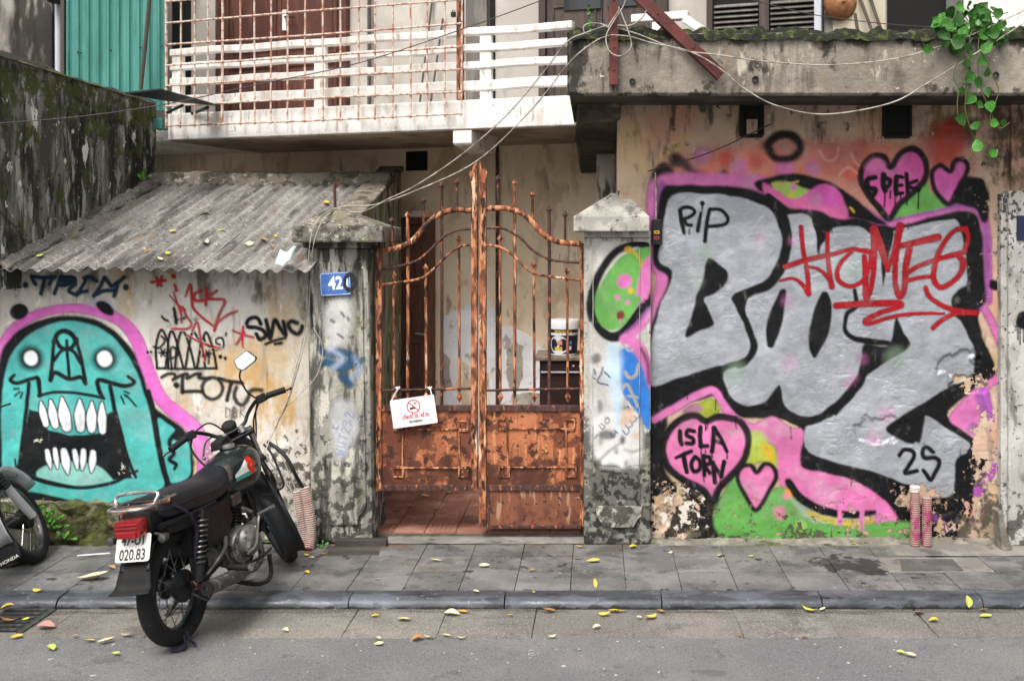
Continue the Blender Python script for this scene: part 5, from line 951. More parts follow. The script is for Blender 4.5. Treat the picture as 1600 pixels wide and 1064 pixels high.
def crown(c):
    s = lambda p, w=3.4: c.stroke(A6(p), w, TBLK, 1.0, True, .96); s2 = lambda p, w=3.2: c.stroke(A6(p), w, TBLK, 1.0, False, .96)
    s2([(36, 632), (350, 640), (655, 632)], 3.2); s([(36, 635), (22, 430), (70, 235), (125, 300), (150, 410), (118, 632)]); s([(150, 630), (150, 360), (185, 245), (235, 350), (310, 630)]); s([(220, 630), (250, 370), (300, 240), (372, 400), (430, 630)]); s([(330, 630), (368, 400), (410, 250), (490, 400), (538, 630)]); s([(450, 630), (492, 400), (545, 260), (612, 420), (657, 635)])
    s([(0, 410), (60, 420), (118, 345), (80, 300)], 2.8); s([(520, 310), (555, 385), (650, 440), (725, 405), (715, 320), (655, 325), (650, 370), (690, 385)], 2.6); s([(185, 645), (178, 430), (235, 430), (252, 500), (130, 545)], 2.8)
    for x, y in ((95, 470), (560, 482)):
        for a in (0, 1.05, 2.1): s2([(x-40*math.cos(a), y-40*math.sin(a)), (x+40*math.cos(a), y+40*math.sin(a))], 2.6)
    s2([(572, 480), (572, 585)], 2.4); c.dot(343.8, 556.7, 3, TBLK, 1); c.dot(351.6, 559, 2.6, TBLK, 1); c.dot(228+3, 550, 2, TBLK, 1); c.dot(236, 549.6, 1.8, TBLK, 1); s([(85, 95), (110, 125), (148, 140)], 3.2); s([(210, 15), (225, 90), (235, 165)], 4); s([(260, 130), (300, 128), (338, 90)], 3.4)
    B = C('#1e1c1b'); w = lambda p, wd=4.6: c.stroke(A6(p), wd, B, 1.5, True, .92)
    w([(85, 725), (150, 690), (215, 690), (225, 725), (205, 750), (290, 700), (355, 690), (350, 735), (430, 695), (490, 690), (475, 730), (590, 735)]); w([(305, 715), (300, 800), (300, 885)], 5.4); w([(300, 878), (400, 870), (500, 872)], 5); c.dot(276, 601, 4.4, B, 1.5)
    n = 12; c.stroke(A6([(612+105*math.cos(k*2*math.pi/n), 840+112*math.sin(k*2*math.pi/n)) for k in range(n)]), 5, B, 1.8, True, .85, closed=True); w([(680, 735), (800, 765), (925, 785)], 5.4); w([(808, 780), (785, 870), (765, 962)], 5.6); c.stroke(A6([(862, 830), (838, 900), (870, 985), (930, 1010), (985, 930), (1000, 870), (1060, 850), (1120, 860)]), 5.6, B, 2.2, True, .82)
    G_ = C('#6d6a66'); stencil(c, 'DDK', 352, 636, 15, 0, G_, 1.5, .75, .7)
tag(LW, fw, 'black_tag', 'black spiky crown drawing over the word LOTU', crown, wear=.2)

def pier(c):
    c.poly([(1588, 500), (1594, 488), (1606, 488), (1606, 512), (1590, 510)], K_BLACK, 2)
    for x, L in ((1590, 22), (1594, 30), (1599, 26)): c.drip(x, 508, L, 1.6, K_BLACK)
tag(NPL, nb, 'black_dot', 'dripping black blot on the grey white pier', pier, lift=.0022)
# ================================================================== the house behind, turned about 18 degrees
HA = math.radians(-18.1); HR = Vector((-.18, 7.5, 0)); _n = (-math.sin(HA), math.cos(HA)); _x = (math.cos(HA), math.sin(HA))
house = empty('rear_house', HR, label='two storey house with a white balcony set back behind the gate', cat='house', rotz=HA, local=True)
def hp(px, py, yl):
    d = ((px-CX)/F, 1.0, -(py-CY)/F); t = (yl+_n[0]*HR.x+_n[1]*HR.y)/(_n[0]*d[0]+_n[1]*d[1])
    X, Y = d[0]*t-HR.x, d[1]*t-HR.y
    return Vector((X*_x[0]+Y*_x[1], yl, H+d[2]*t))
def hx(px, yl): return hp(px, 377, yl).x
def hz(px, py, yl): return hp(px, py, yl).z
WL = 1.25
MB().box(-4.9, 5.6, WL, WL+.25, 0, 2.75).build('ground_floor_wall', 'house_wall', house)
MB().box(-4.9, 5.6, WL, WL+.25, 2.755, 6.0).build('upper_wall', 'upper_wall', house)
BX0, BX1 = hx(262, 0), .07
bal = MB().box(BX0-1.4, BX1, .10, WL, 2.738, 2.84).box(BX0, BX1, 0, .10, 2.738, 2.955).build('balcony_slab', 'white_balcony', house, bev=.008)  # left run added unseen behind the teal screen to keep sky light out
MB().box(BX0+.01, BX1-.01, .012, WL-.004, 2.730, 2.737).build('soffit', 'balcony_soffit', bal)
br = MB(); xa_, xb_ = hx(709, .02), hx(738, .02)
br.prism([(.004, 2.729), (.50, 2.729), (.46, 2.60), (.30, 2.575), (.02, 2.62), (.004, 2.635)], lambda u, v, w: (w, u, v), xa_, xb_); br.build('bracket', 'white_balcony', bal, bev=.006)
rail = empty('balcony_railing', HR+Vector((0, 0, 0)), label='white concrete balcony railing with four flat rails', cat='railing', rotz=HA, local=True)
for a, b in ((36, 48), (62, 74), (89, 101), (120, 136)):
    z0, z1 = hz(850, b, .02), hz(850, a, .02); m = MB(); n = 26
    m.loft([[(BX0+(BX1-.06-BX0)*k/n, y, z+.004*math.sin(k*1.1+a)) for y, z in ((.02, z0), (.085, z0), (.085, z1), (.02, z1))] for k in range(n+1)])
    m.build('rail', 'white_balcony', rail, bev=.008)
for a, b in ((490, 508), (749, 767), (268, 284)):
    MB().box(hx(a, .03), hx(b, .03), .032, .076, 2.958, hz(850, 40, .02)).build('post', 'white_balcony', rail, bev=.006)
m = MB(); zt, zb = hz(1000, 24, .3), hz(1000, 36, .3)
m.box(hx(988, .3), hx(1076, .3), .26, .34, zb, zt); m.build('rail', 'white_balcony', rail, bev=.006)
m = MB().beam(hp(1070, 30, .30), hp(1112, 58, .30), .08, .06); m.build('rail', 'white_balcony', rail, bev=.006)
MB().box(hx(1020, .3), hx(1039, .3), .27, .33, 2.86, zb-.002).build('post', 'white_balcony', rail, bev=.006)
# security grille in front of the railing
gr = empty('security_grille', HR, label='rusty white steel security grille over the balcony', cat='grille', rotz=HA, local=True)
gy = -.055; gb = hz(720, 180, gy)
bar = None
for px in (260, 282, 304, 325, 347, 376, 398, 423, 449, 476, 505, 532, 560, 586, 614, 642, 667, 695, 721):
    x = hx(px, gy); r = .011 if px in (347, 260) else .0075
    MB().tube([(x, gy, gb-.01), (x+rnd(-.006, .006), gy, gb+.9), (x+rnd(-.006, .006), gy, 4.75)], r, 7).build('vertical_bar', 'grille_paint', gr, smooth=50)
for py in (179, 145, 110, 75, 39, 2, -35, -72):
    z = hz(700, py, gy); MB().tube([(hx(260, gy), gy-.008, z), (hx(480, gy), gy-.008, z+rnd(-.008, .008)), (hx(722, gy), gy-.008, z)], .0078, 7).build('horizontal_bar', 'grille_paint', gr, smooth=50)
MB().box(hx(713, .0), hx(722, .0), .0, .045, 2.96, 4.75).build('end_post', 'rust_bar', gr, bev=.003)
lk = MB().box(hx(706, -.03), hx(712, -.03), -.05, -.025, hz(706, 28, -.03), hz(706, 20, -.03)); lk.tube([hp(707, 20, -.04), hp(707.5, 16.5, -.04), hp(710, 16.5, -.04), hp(711, 20, -.04)], .004, 6); lk.build('padlock', 'pvc_black', gr, bev=.002)
# brown double door upstairs
def panel_door(px0, px1, ztop, zbot, yl, mat, leaves, rows, par, name='door', handle=None):
    x0, x1 = hx(px0, yl), hx(px1, yl); d = MB()
    d.box(x0-.06, x0, yl-.07, yl+.02, zbot, ztop+.06).box(x1, x1+.06, yl-.07, yl+.02, zbot, ztop+.06).box(x0, x1, yl-.068, yl+.02, ztop, ztop+.058)
    fr = d.build(name, mat, par, bev=.004); w = (x1-x0)/leaves
    for i in range(leaves):
        a = x0+i*w+.003; b = a+w-.006; lf = MB().box(a, b, yl-.03, yl+.01, zbot+.004, ztop-.004)
        h = (ztop-zbot)/rows
        for r in range(rows):
            z0 = zbot+r*h+.05; z1 = zbot+(r+1)*h-.03
            for (qa, qb, qz0, qz1, yy) in ((a+.05, b-.05, z0, z0+.018, .044), (a+.05, b-.05, z1-.018, z1, .044), (a+.05, a+.068, z0+.018, z1-.018, .043), (b-.068, b-.05, z0+.018, z1-.018, .043)):
                lf.box(qa, qb, yl-yy, yl-.029, qz0, qz1)
            lf.box(a+.10, b-.10, yl-.038, yl-.029, z0+.05, z1-.05)
        lf.build('leaf', mat, fr, bev=.003)
    return fr
dr = panel_door(352, 538, 5.0, 2.86, WL, 'brown_door', 2, 3, house)
z0, z1 = hz(444, 48, WL-.05), hz(444, 16, WL-.05)
MB().box(hx(441, WL-.05), hx(447, WL-.05), WL-.052, WL-.03, z0, z1).build('lock_plate', 'sign_white', dr, bev=.002)
MB().tube([hp(445, 27, WL-.06), hp(445, 27, WL-.09), hp(458, 27.5, WL-.09)], .009, 7).build('handle', 'pvc_black', dr, smooth=50)
MB().box(hx(270, WL), hx(303, WL), WL-.012, WL+.02, 2.86, 5.0).build('side_window', 'window_glass', house)
MB().box(hx(305, WL), hx(343, WL), WL-.06, WL+.02, 2.86, 5.2).build('door_jamb', 'upper_wall', house, bev=.006)
MB().tube([(hx(577, WL-.05), WL-.05, 2.86), (hx(577, WL-.05), WL-.05, 5.2)], .018, 8).build('wall_pipe', 'stick', house, smooth=50)
MB().box(hx(731, WL), hx(764, WL), WL-.05, WL+.02, 2.86, 5.0).build('shutter', 'grey_shutter', house, bev=.004)
MB().box(hx(766, WL), hx(774, WL), WL-.02, WL+.02, 2.86, 5.0).build('shutter_gap', 'dark_opening', house)
d2 = panel_door(856, 1034, 5.0, 2.86, WL, 'dark_door', 2, 2, house, 'terrace_door')
for a, b in ((880, 938), (948, 1000)): MB().box(hx(a, WL-.06), hx(b, WL-.06), WL-.052, WL-.04, hz(900, 16, WL-.05), 4.6).build('pane', 'window_glass', d2)
# shuttered window with louvres
x0, x1 = hx(1106, WL), hx(1288, WL)
sw = MB().box(x0, x0+.05, WL-.06, WL+.02, 2.86, 5.0).box(x1-.05, x1, WL-.06, WL+.02, 2.86, 5.0).box((x0+x1)/2-.04, (x0+x1)/2+.04, WL-.06, WL+.02, 2.86, 5.0).box(x0+.05, (x0+x1)/2-.04, WL-.058, WL+.02, 2.86, 3.14).box((x0+x1)/2+.04, x1-.05, WL-.058, WL+.02, 2.86, 3.14).build('louvred_shutters', 'dark_door', house, bev=.004)
MB().box(x0+.05, x1-.05, WL-.012, WL+.015, 3.14, 5.0).build('shutter_back', 'dark_opening', sw)
for s_ in (0, 1):
    a = x0+.06 if s_ == 0 else (x0+x1)/2+.05; b = (x0+x1)/2-.05 if s_ == 0 else x1-.06
    for k in range(16): MB().obox(((a+b)/2, WL-.035, 3.165+k*.042), (b-a, .045, .007), Matrix.Rotation(math.radians(38), 3, 'X')).build('louvre', 'grey_shutter', sw)
MB().box(hx(1273, WL-.15), hx(1284, WL-.15), WL-.20, WL-.13, 2.86, 5.2).build('white_post', 'white_pipe', house, bev=.006)
MB().box(hx(1302, WL), hx(1384, WL), WL-.03, WL+.01, 2.86, 5.2).build('cream_panel', 'cream_wall', house)
MB().box(hx(1386, WL), hx(1478, WL), WL-.012, WL+.01, 2.86, 5.0).build('dark_doorway', 'dark_opening', house)
MB().box(hx(1478, WL), hx(1503, WL), WL-.09, WL+.01, 2.86, 5.2).build('jamb', 'grey_shutter', house, bev=.005)
MB().box(hx(1505, WL), hx(1720, WL), WL-.05, WL+.01, 2.86, 5.2).build('white_panel', 'white_balcony', house)
# ground floor: door, vent, pipe, peeling skim
d3 = panel_door(600, 671, 2.05, .03, WL, 'brown_door_low', 2, 4, house, 'house_door')
MB().box(hx(592, WL), hx(676, WL), WL-.09, WL-.02, 2.112, 2.17).build('lintel', 'house_wall', house, bev=.004)
MB().tube([hp(650, 521, WL-.05), hp(650, 521, WL-.09), hp(665, 523, WL-.09)], .008, 7).build('handle', 'white_pipe', d3, smooth=50)
v = MB().box(hx(635, WL), hx(668, WL), WL-.01, WL+.01, hz(650, 267, WL), hz(650, 237, WL)).build('vent', 'dark_opening', house)
MB().tube([(hx(777, WL-.04), WL-.04, .02), (hx(777, WL-.04), WL-.04, 2.72)], .016, 8).build('drain_pipe', 'rust_bar_dark', house, smooth=50)
def patch(name, pts, mat, d):
    q = [(p.x, p.z) for p in (hp(a, b, WL) for a, b in pts)]; qq = []
    for i in range(len(q)):
        a, b = q[i], q[(i+1) % len(q)]; n = max(2, int(math.hypot(b[0]-a[0], b[1]-a[1])/.035))
        for k in range(n): t = k/n; qq.append((a[0]+(b[0]-a[0])*t+rnd(-.012, .012), a[1]+(b[1]-a[1])*t+rnd(-.012, .012)))
    MB().prism(qq, lambda u, v, w: (u, w, v), WL-d, WL+.002).build(name, mat, house)
M('skim_white', C('#e6e5e7'), [dict(c=C('#f2f2f4'), s=5, lo=.45, hi=.65), dict(c=C('#9c958c'), s=8, d=7, lo=.58, hi=.7, a=.8, seed=4)], rough=.95, bump=[(30, .3, .006)])
M('skim_grey', C('#a8a196'), [dict(c=C('#bdb6aa'), s=9, lo=.45, hi=.65), dict(c=C('#6d685f'), s=12, d=8, lo=.54, hi=.64, seed=4)], rough=.95, bump=[(30, .4, .008)])
patch('peeled_skim', [(693, 498), (712, 484), (735, 476), (762, 470), (772, 482), (777, 512), (800, 510), (826, 524), (850, 548), (864, 560), (864, 700), (688, 700), (698, 580), (688, 530)], 'skim_white', .006)
patch('bare_render', [(792, 545), (806, 532), (818, 540), (816, 590), (806, 612), (794, 604)], 'skim_grey', .008)
patch('bare_render', [(690, 545), (703, 560), (706, 600), (694, 612), (688, 580)], 'skim_grey', .009)
patch('old_plaster', [(722, 566), (742, 572), (764, 585), (766, 640), (738, 655), (716, 620), (714, 590)], 'house_wall', .009)
patch('bare_render', [(800, 616), (866, 612), (866, 690), (800, 690)], 'skim_grey', .009)
# brooms and a hanging basket upstairs
for a, b, lab in ((hp(650, 135, WL-.12), hp(676, -5, WL-.03), 'thin broom handle leaning left on the balcony wall'), (hp(666, 155, WL-.12), hp(692, 30, WL-.03), 'shorter broom handle leaning right of its twin behind the grille'),
                  (hp(1386, 60, WL-.30), hp(1340, -12, WL-.06), 'left long pole leaning above the parapet beside the dark doorway'), (hp(1398, 60, WL-.30), hp(1357, -12, WL-.06), 'right long pole leaning against the dark doorway'), (hp(1349, 55, WL-.3), hp(1336, 22, WL-.2), 'short stub of a stick standing on the parapet')):
    pa, pb = [HR+Vector((q.x*_x[0]+q.y*_n[0], q.x*_x[1]+q.y*_n[1], q.z)) for q in (a, b)]
    if pa.x > 0: pa.z = max(pa.z-.25, 2.852)
    else: pa.z = 2.845
    MB().tube([pa, pb], .013 if pa.x > 0 else .009, 7).build('leaning_pole', 'stick', smooth=50, label=lab, cat='pole')
q = hp(1316, 4, WL-.09); pq = HR+Vector((q.x*_x[0]+q.y*_n[0], q.x*_x[1]+q.y*_n[1], q.z))
MB().lathe([(.132, 0), (.125, .03), (.085, .07), (.03, .095), (0, .10)], pq+Vector((0, .06, 0)), (0, -1, 0), 22).build('round_basket', 'basket', smooth=60, label='round brown woven basket hanging on the cream wall upstairs', cat='basket', solid=.006)

# ================================================================== teal cladding, awning and walls at the upper left
ts = empty('teal_screen', (PX(180, 8.75), 8.75, 3.0), label='teal corrugated metal screen left of the balcony', cat='screen')
TX0, TX1 = PX(103, 8.75), PX(261, 8.75); nrib = 10; wsh = (TX1-TX0)/nrib
for k in range(nrib):
    a = TX0+k*wsh; m = MB()
    m.prism([(a, 8.75), (a+.012, 8.732), (a+.028, 8.732), (a+.040, 8.75), (a+wsh*.5-.01, 8.75), (a+wsh*.5, 8.744), (a+wsh*.5+.01, 8.75), (a+wsh-.0005, 8.75), (a+wsh-.0005, 8.756), (a, 8.756)], lambda u, v, w: (u, v, w), 3.0, 5.4)
    m.build('sheet_panel', 'teal_sheet', ts)
for px, py in ((122, 82), (127, 83), (173, 79), (220, 75), (254, 73)): MB().lathe([(.008, 0), (.008, -.008), (0, -.010)], P(px, py, 8.728), (0, 1, 0), 8).build('screw', 'pvc_black', ts)
MB().box(TX0-.03, TX0-.002, 8.72, 8.80, 3.0, 5.4).build('edge_trim', 'stick', ts)
MB().tube([P(220, 140, 8.62), P(228, 60, 8.60), P(236, -30, 8.58)], .017, 8).build('iron_pole', 'stick', smooth=50, label='leaning grey iron pole in front of the teal screen', cat='pole')
aw = empty('awning', (PX(270, 8.4), 8.3, PZ(160, 8.3)), label='small dark green sheet awning between mouldy wall and balcony', cat='awning')
MB().hexa([P(195, 147, 7.76), P(262, 159, 8.19), P(343, 166.5, 8.47), P(250, 141, 7.56), P(195, 144.5, 7.76), P(262, 156.7, 8.19), P(343, 164.3, 8.47), P(250, 138.5, 7.56)]).build('sheet', 'dark_sheet', aw)
for a, b in (((262, 176, 8.42), (285, 165, 8.25)), ((300, 178, 8.5), (325, 168, 8.38))): MB().tube([P(*a), P(*b)], .014, 6).build('strut', 'dark_sheet', aw, smooth=40)
MB().box(PX(243, 8.6), PX(258, 8.6), 8.55, 8.66, PZ(203, 8.6), PZ(186, 8.6)).build('teal_box', 'teal_sheet', label='small teal box fixed under the dark awning', cat='box', bev=.004)
ul = empty('corner_wall', (-5.3, 9.2, 0), label='stained grey wall at the top left corner', cat='wall')
MB().box(-7.5, PX(86, 9.2), 9.15, 9.6, 0, 6.0).build('wall', 'stained_wall', ul, bev=.01)
MB().box(PX(86, 9.2), TX0+.2, 9.4, 9.6, 0, 6.0).build('recess', 'dark_opening', ul)
MB().tube([(PX(92, 9.1), 9.1, 2.5), (PX(90, 9.1), 9.1, 5.6)], .028, 10).build('white_downpipe', 'white_pipe', smooth=50, label='pale vertical downpipe left of the teal screen', cat='pipe')
MB().lathe([(.04, 0), (.075, .02), (.075, .09), (.05, .12), (0, .125)], P(88, 6, 9.0), (0, 0, 1), 14).build('black_lamp', 'pvc_black', smooth=50, label='dark lamp housing on the corner wall at the top left', cat='lamp')

# ================================================================== the gate
GY = 6.62
def gp(pts, dy=0): return [P(a, b, GY+dy) for a, b in pts]
def spear(m, px, top, h=11, w=5, up=True):
    c = P(px, top, GY); s = GY/F; w *= s; h *= s; sg = -1 if up else 1
    z = c[2]
    ring = lambda rr, zz: [(c[0]+rr*math.cos(t), GY+rr*.8*math.sin(t), zz) for t in (0, math.pi/2, math.pi, 3*math.pi/2)]
    m.loft([ring(.0008, z), ring(w, z+sg*h*.62), ring(w*.45, z+sg*h), ring(.0075, z+sg*h*1.1)]); return m
def leaf_gate(side, label):
    L = side == 'L'
    gt = empty('gate_leaf', (PX(665 if L else 835, GY), GY, .05), label=label, cat='gate leaf', group='leaves of the rusty iron gate')
    o0, o1, i0, i1 = (588, 597, 736.5, 746.5) if L else (906, 914, 749, 760); bot = 766 if L else 822
    MB().box(PX(o0, GY), PX(o1, GY), GY-.02, GY+.02, PZ(bot, GY), PZ(384 if L else 380, GY)).build('hinge_stile', 'rust_bar', gt, bev=.003)
    MB().box(PX(i0, GY), PX(i1, GY), GY-.022, GY+.022, PZ(bot, GY), PZ(284, GY)).build('meeting_stile', 'rust_bar', gt, bev=.004)
    hs = MB(); q = (i0+i1)/2; e = 1 if not L else -1; edge = i1 if L else i0
    pr = [(edge, 249), (edge+e*13.5, 271), (edge+e*9.5, 285), (edge, 286)]
    hs.prism([(PX(a, GY), PZ(b, GY)) for a, b in pr], lambda u, v, w: (u, w, v), GY-.018, GY+.018); hs.build('spear_half', 'rust_bar', gt, bev=.004)
    if L: C3 = ([(596, 391), (620, 388), (645, 376), (665, 353), (687, 335), (712, 328), (738, 330)], [(596, 421), (620, 417), (650, 408), (670, 393), (692, 371), (715, 360), (738, 358)], [(596, 445), (625, 441), (655, 436), (675, 423), (700, 398), (720, 385), (738, 383)])
    else: C3 = ([(758, 326), (790, 326), (815, 333), (832, 348), (850, 367), (872, 378), (908, 382)], [(758, 357), (785, 357), (812, 371), (832, 391), (857, 405), (880, 409), (908, 411)], [(758, 383), (780, 386), (800, 398), (815, 413), (832, 426), (857, 432), (908, 438)])
    for k, pts in enumerate(C3):
        MB().tube(smooth_pts(gp(pts, 0 if k == 0 else -.004), 5), (.0185, .0085, .0085)[k], 9).build('curved_rail', ('rust_bar', 'rust_bar_dark', 'rust_bar')[k] if L else ('rust_bar', 'rust_bar_dark', 'rust_bar')[k], gt, smooth=50)
    longs = ((637, 330), (690, 284)) if L else ((804, 280), (858, 321))
    shorts = ((615, 423), (665, 412), (717, 367)) if L else ((781, 366), (834, 407), (886, 417))
    minis = ((612, 338, 389), (662, 307, 356), (714, 279, 329)) if L else ((778, 273, 327), (832, 298, 349), (883, 329, 380))
    for i, (px, tp) in enumerate(longs):
        m = MB().tube(gp([(px, tp+11), (px+.5, 500), (px, 634)], .006), .0105, 8); spear(m, px, tp); m.build('long_bar', 'rust_bar_dark' if i else 'rust_bar', gt, smooth=35)
    for px, tp in shorts:
        m = MB().tube(gp([(px, tp+11), (px+.6, 520), (px+1, 612)], .006), .0085, 8); spear(m, px, tp); spear(m, px+1, 629, 14, 5, False); m.build('short_bar', 'rust_bar', gt, smooth=35)
    for px, tp, bt in minis:
        m = MB().tube(gp([(px, tp+11), (px, bt)], .006), .0085, 8); spear(m, px, tp); m.build('top_bar', 'rust_bar_dark', gt, smooth=35)
    a, b = (597, 737) if L else (760, 906)
    MB().tube(gp([(a, 610), (b, 607)], -.006), .0078, 8).build('lower_rail', 'rust_bar_dark', gt, smooth=50)
    MB().box(PX(a, GY), PX(b, GY), GY-.017, GY+.017, PZ(642, GY), PZ(633, GY)).build('panel_rail', 'rust_bar_dark', gt, bev=.003)
    MB().box(PX(a, GY), PX(b, GY), GY-.016, GY+.016, PZ(766, GY), PZ(757, GY)).build('panel_rail', 'rust_bar_dark', gt, bev=.003)
    pn = MB().box(PX(a, GY)+.001, PX(b, GY)-.001, GY-.004, GY+.004, PZ(757, GY)+.0005, PZ(642, GY)-.0005).build('sheet_panel', 'rust_panel', gt)
    # applied square-and-line ornament
    yF = GY-.011; rr = .0052
    if L: sq = ((615, 658, 631, 673), (715, 658, 731, 673), (615, 729, 631, 745), (717, 729, 733, 745)); ln = (((615, 671), (731, 671)), ((615, 731), (733, 731)), ((629, 658), (629, 745)), ((717, 658), (718, 745)))
    else: sq = ((778, 656, 794, 672), (882, 656, 898, 672), (780, 728, 796, 745), (884, 728, 900, 745)); ln = (((778, 670), (898, 670)), ((780, 730), (900, 730)), ((792, 656), (794, 745)), ((884, 656), (886, 745)))
    for x0, y0, x1, y1 in sq:
        pts = gp([(x0, y0), (x1, y0), (x1, y1), (x0, y1)], yF-GY); m = MB()
        for i in range(4): m.tube([pts[i], pts[(i+1) % 4]], rr, 6)
        m.build('corner_square', 'rust_bar', pn)
    for k, (p0, p1) in enumerate(ln): MB().tube(gp([p0, p1], yF-GY-.001*(k % 2)-.001), rr, 6).build('ornament_line', 'rust_bar', pn)
    if not L:
        MB().box(PX(764, GY), PX(906, GY), GY-.003, GY+.005, PZ(820, GY), PZ(766.5, GY)).build('bottom_panel', 'rust_panel_low', gt)
        MB().box(PX(760, GY), PX(914, GY), GY-.012, GY+.012, PZ(825, GY), PZ(820, GY)).build('bottom_rail', 'rust_bar_dark', gt, bev=.002)
        MB().box(PX(761, GY), PX(765, GY), GY-.010, GY+.010, PZ(820, GY), PZ(766, GY)).build('bottom_edge', 'rust_bar_dark', gt)
    return gt
leaf_gate('L', 'left rusty gate leaf with the no parking sign, open below its panel'); leaf_gate('R', 'right rusty gate leaf with an extra brown panel at the bottom')

# ================================================================== signs on the gate and pillar
SY = 6.565; sc_ = Vector(P(646.5, 643, SY)); RS = Matrix.Rotation(math.radians(-8.0), 4, 'Y'); SW, SH = .282, .180
FACE = Matrix.Translation(sc_) @ RS
sg = empty('no_parking_sign', sc_-Vector((0, 0, .09)), label='crooked white no parking sign hanging on the gate', cat='sign')
r_ = .008; rc = []
for cx_, cz_, a0 in ((SW/2-r_, SH/2-r_, 0), (-SW/2+r_, SH/2-r_, 90), (-SW/2+r_, -SH/2+r_, 180), (SW/2-r_, -SH/2+r_, 270)):
    for k in range(4): t = math.radians(a0+k*30); rc.append((cx_+r_*math.cos(t), cz_+r_*math.sin(t)))
MB().prism(rc, lambda u, v, w: (u, w, v), -.0015, .0015).xf(FACE).build('board', 'sign_white', sg)
def ring2(m, cx_, cz_, ro, ri, y0, y1, n=40, ax=1.0):
    A = [(cx_+ro*math.cos(2*math.pi*k/n), y, cz_+ro*ax*math.sin(2*math.pi*k/n)) for y in (y0, y1) for k in range(n)]
    B = [(cx_+ri*math.cos(2*math.pi*k/n), y, cz_+ri*ax*math.sin(2*math.pi*k/n)) for y in (y0, y1) for k in range(n)]
    fs = []
    for k in range(n):
        l = (k+1) % n; fs += [(k, l, 2*n+l, 2*n+k), (n+k, 3*n+k, 3*n+l, n+l), (k, n+k, n+l, l), (2*n+k, 2*n+l, 3*n+l, 3*n+k)]
    return m.add(A+B, fs)
m = ring2(MB(), .003, .033, .0435, .0370, -.0024, -.0012); m.beam((-.026, -.0019, .062), (.032, -.0019, .004), .0008, .0065, up=(1, 0, 1)); m.xf(FACE).build('prohibition_ring', 'print_red', sg)
m = MB(); m.prism([(-.022, .017), (-.016, .015), (-.004, .016), (.012, .018), (.014, .024), (.002, .026), (-.004, .032), (-.014, .027), (-.022, .030)], lambda u, v, w: (u, w, v), -.0022, -.0014)
m.prism([(.010, .050), (.017, .046), (.022, .052), (.017, .056), (.014, .062), (.011, .056)], lambda u, v, w: (u, w, v), -.0022, -.0014); m.xf(FACE).build('pictogram', 'print_black', sg)
T_ = lambda x, z, y=-.0022: FACE @ Matrix.Translation((x, y, z)) @ Matrix.Rotation(math.radians(90), 4, 'X')
text('red_lettering', 'CẤM ĐỖ XE / ĐỂ XE', 'print_red', sg, T_(.008, -.030), .030, .0003, .0012, xs=.62)
text('black_lettering', 'NO PARKING', 'print_black', sg, T_(.005, -.062), .021, .0003, .0008, xs=.66)
for a, b in (((-SW/2+.008, SH/2-.004), (622, 607)), ((SW/2-.012, SH/2-.006), (672, 607))):
    p0 = FACE @ Vector((a[0], -.003, a[1])); p1 = Vector(P(b[0], b[1], GY-.018)); m = MB().tube([p0, p1], .003, 6); m.ball(p1, .012, 7, 5); m.tube([p1+Vector((-.018, 0, .006)), p1+Vector((.014, -.004, .010))], .004, 5); m.build('hanging_wire', 'sign_white', sg, smooth=50)

NYs = LY-.034; nc = Vector(P(524, 443.8, NYs)); RN = Matrix.Rotation(math.radians(-3.2), 4, 'Y'); NF = Matrix.Translation(nc) @ RN; NW, NH = .192, .146
ns = empty('house_number_sign', nc-Vector((0, 0, .07)), label='blue enamel house number 42 with a black sprayed zero', cat='sign')
def rrect(w, h, r, n=4):
    o = []
    for cx_, cz_, a0 in ((w/2-r, h/2-r, 0), (-w/2+r, h/2-r, 90), (-w/2+r, -h/2+r, 180), (w/2-r, -h/2+r, 270)):
        for k in range(n): t = math.radians(a0+k*90/(n-1)); o.append((cx_+r*math.cos(t), cz_+r*math.sin(t)))
    return o
MB().prism(rrect(NW, NH, .012), lambda u, v, w: (u, w, v), -.002, .016).xf(NF).build('plate', 'number_blue', ns, bev=.0015)
ou, inn = rrect(NW-.010, NH-.010, .010), rrect(NW-.014, NH-.014, .009); n = len(ou); m = MB()
m.add([(u, -.0026, v) for u, v in ou]+[(u, -.0026, v) for u, v in inn]+[(u, -.0015, v) for u, v in ou]+[(u, -.0015, v) for u, v in inn], [f for k in range(n) for f in ((k, (k+1) % n, n+(k+1) % n, n+k), (2*n+k, 3*n+k, 3*n+(k+1) % n, 2*n+(k+1) % n), (k, 2*n+k, 2*n+(k+1) % n, (k+1) % n), (n+k, n+(k+1) % n, 3*n+(k+1) % n, 3*n+k))]); m.xf(NF).build('border_line', 'number_white', ns)
TN = lambda x, z: NF @ Matrix.Translation((x, -.0026, z)) @ Matrix.Rotation(math.radians(90), 4, 'X')
text('digits', '42', 'number_white', ns, TN(.002, .002), .112, .0003, .0035, xs=.80)
text('digit_one', '1', 'number_white', ns, TN(.074, .002), .075, .0003, .003, xs=.9)
m = ring2(MB(), .092, .006, .042, .023, -.0044, -.0032, 30, 1.5); m.v = [(x+(z-.006)*.04+.002*math.sin(z*160), y, z+.002*math.sin(x*210)) for x, y, z in m.v]; m.xf(NF); m.build('sprayed_zero', 'print_black', ns)

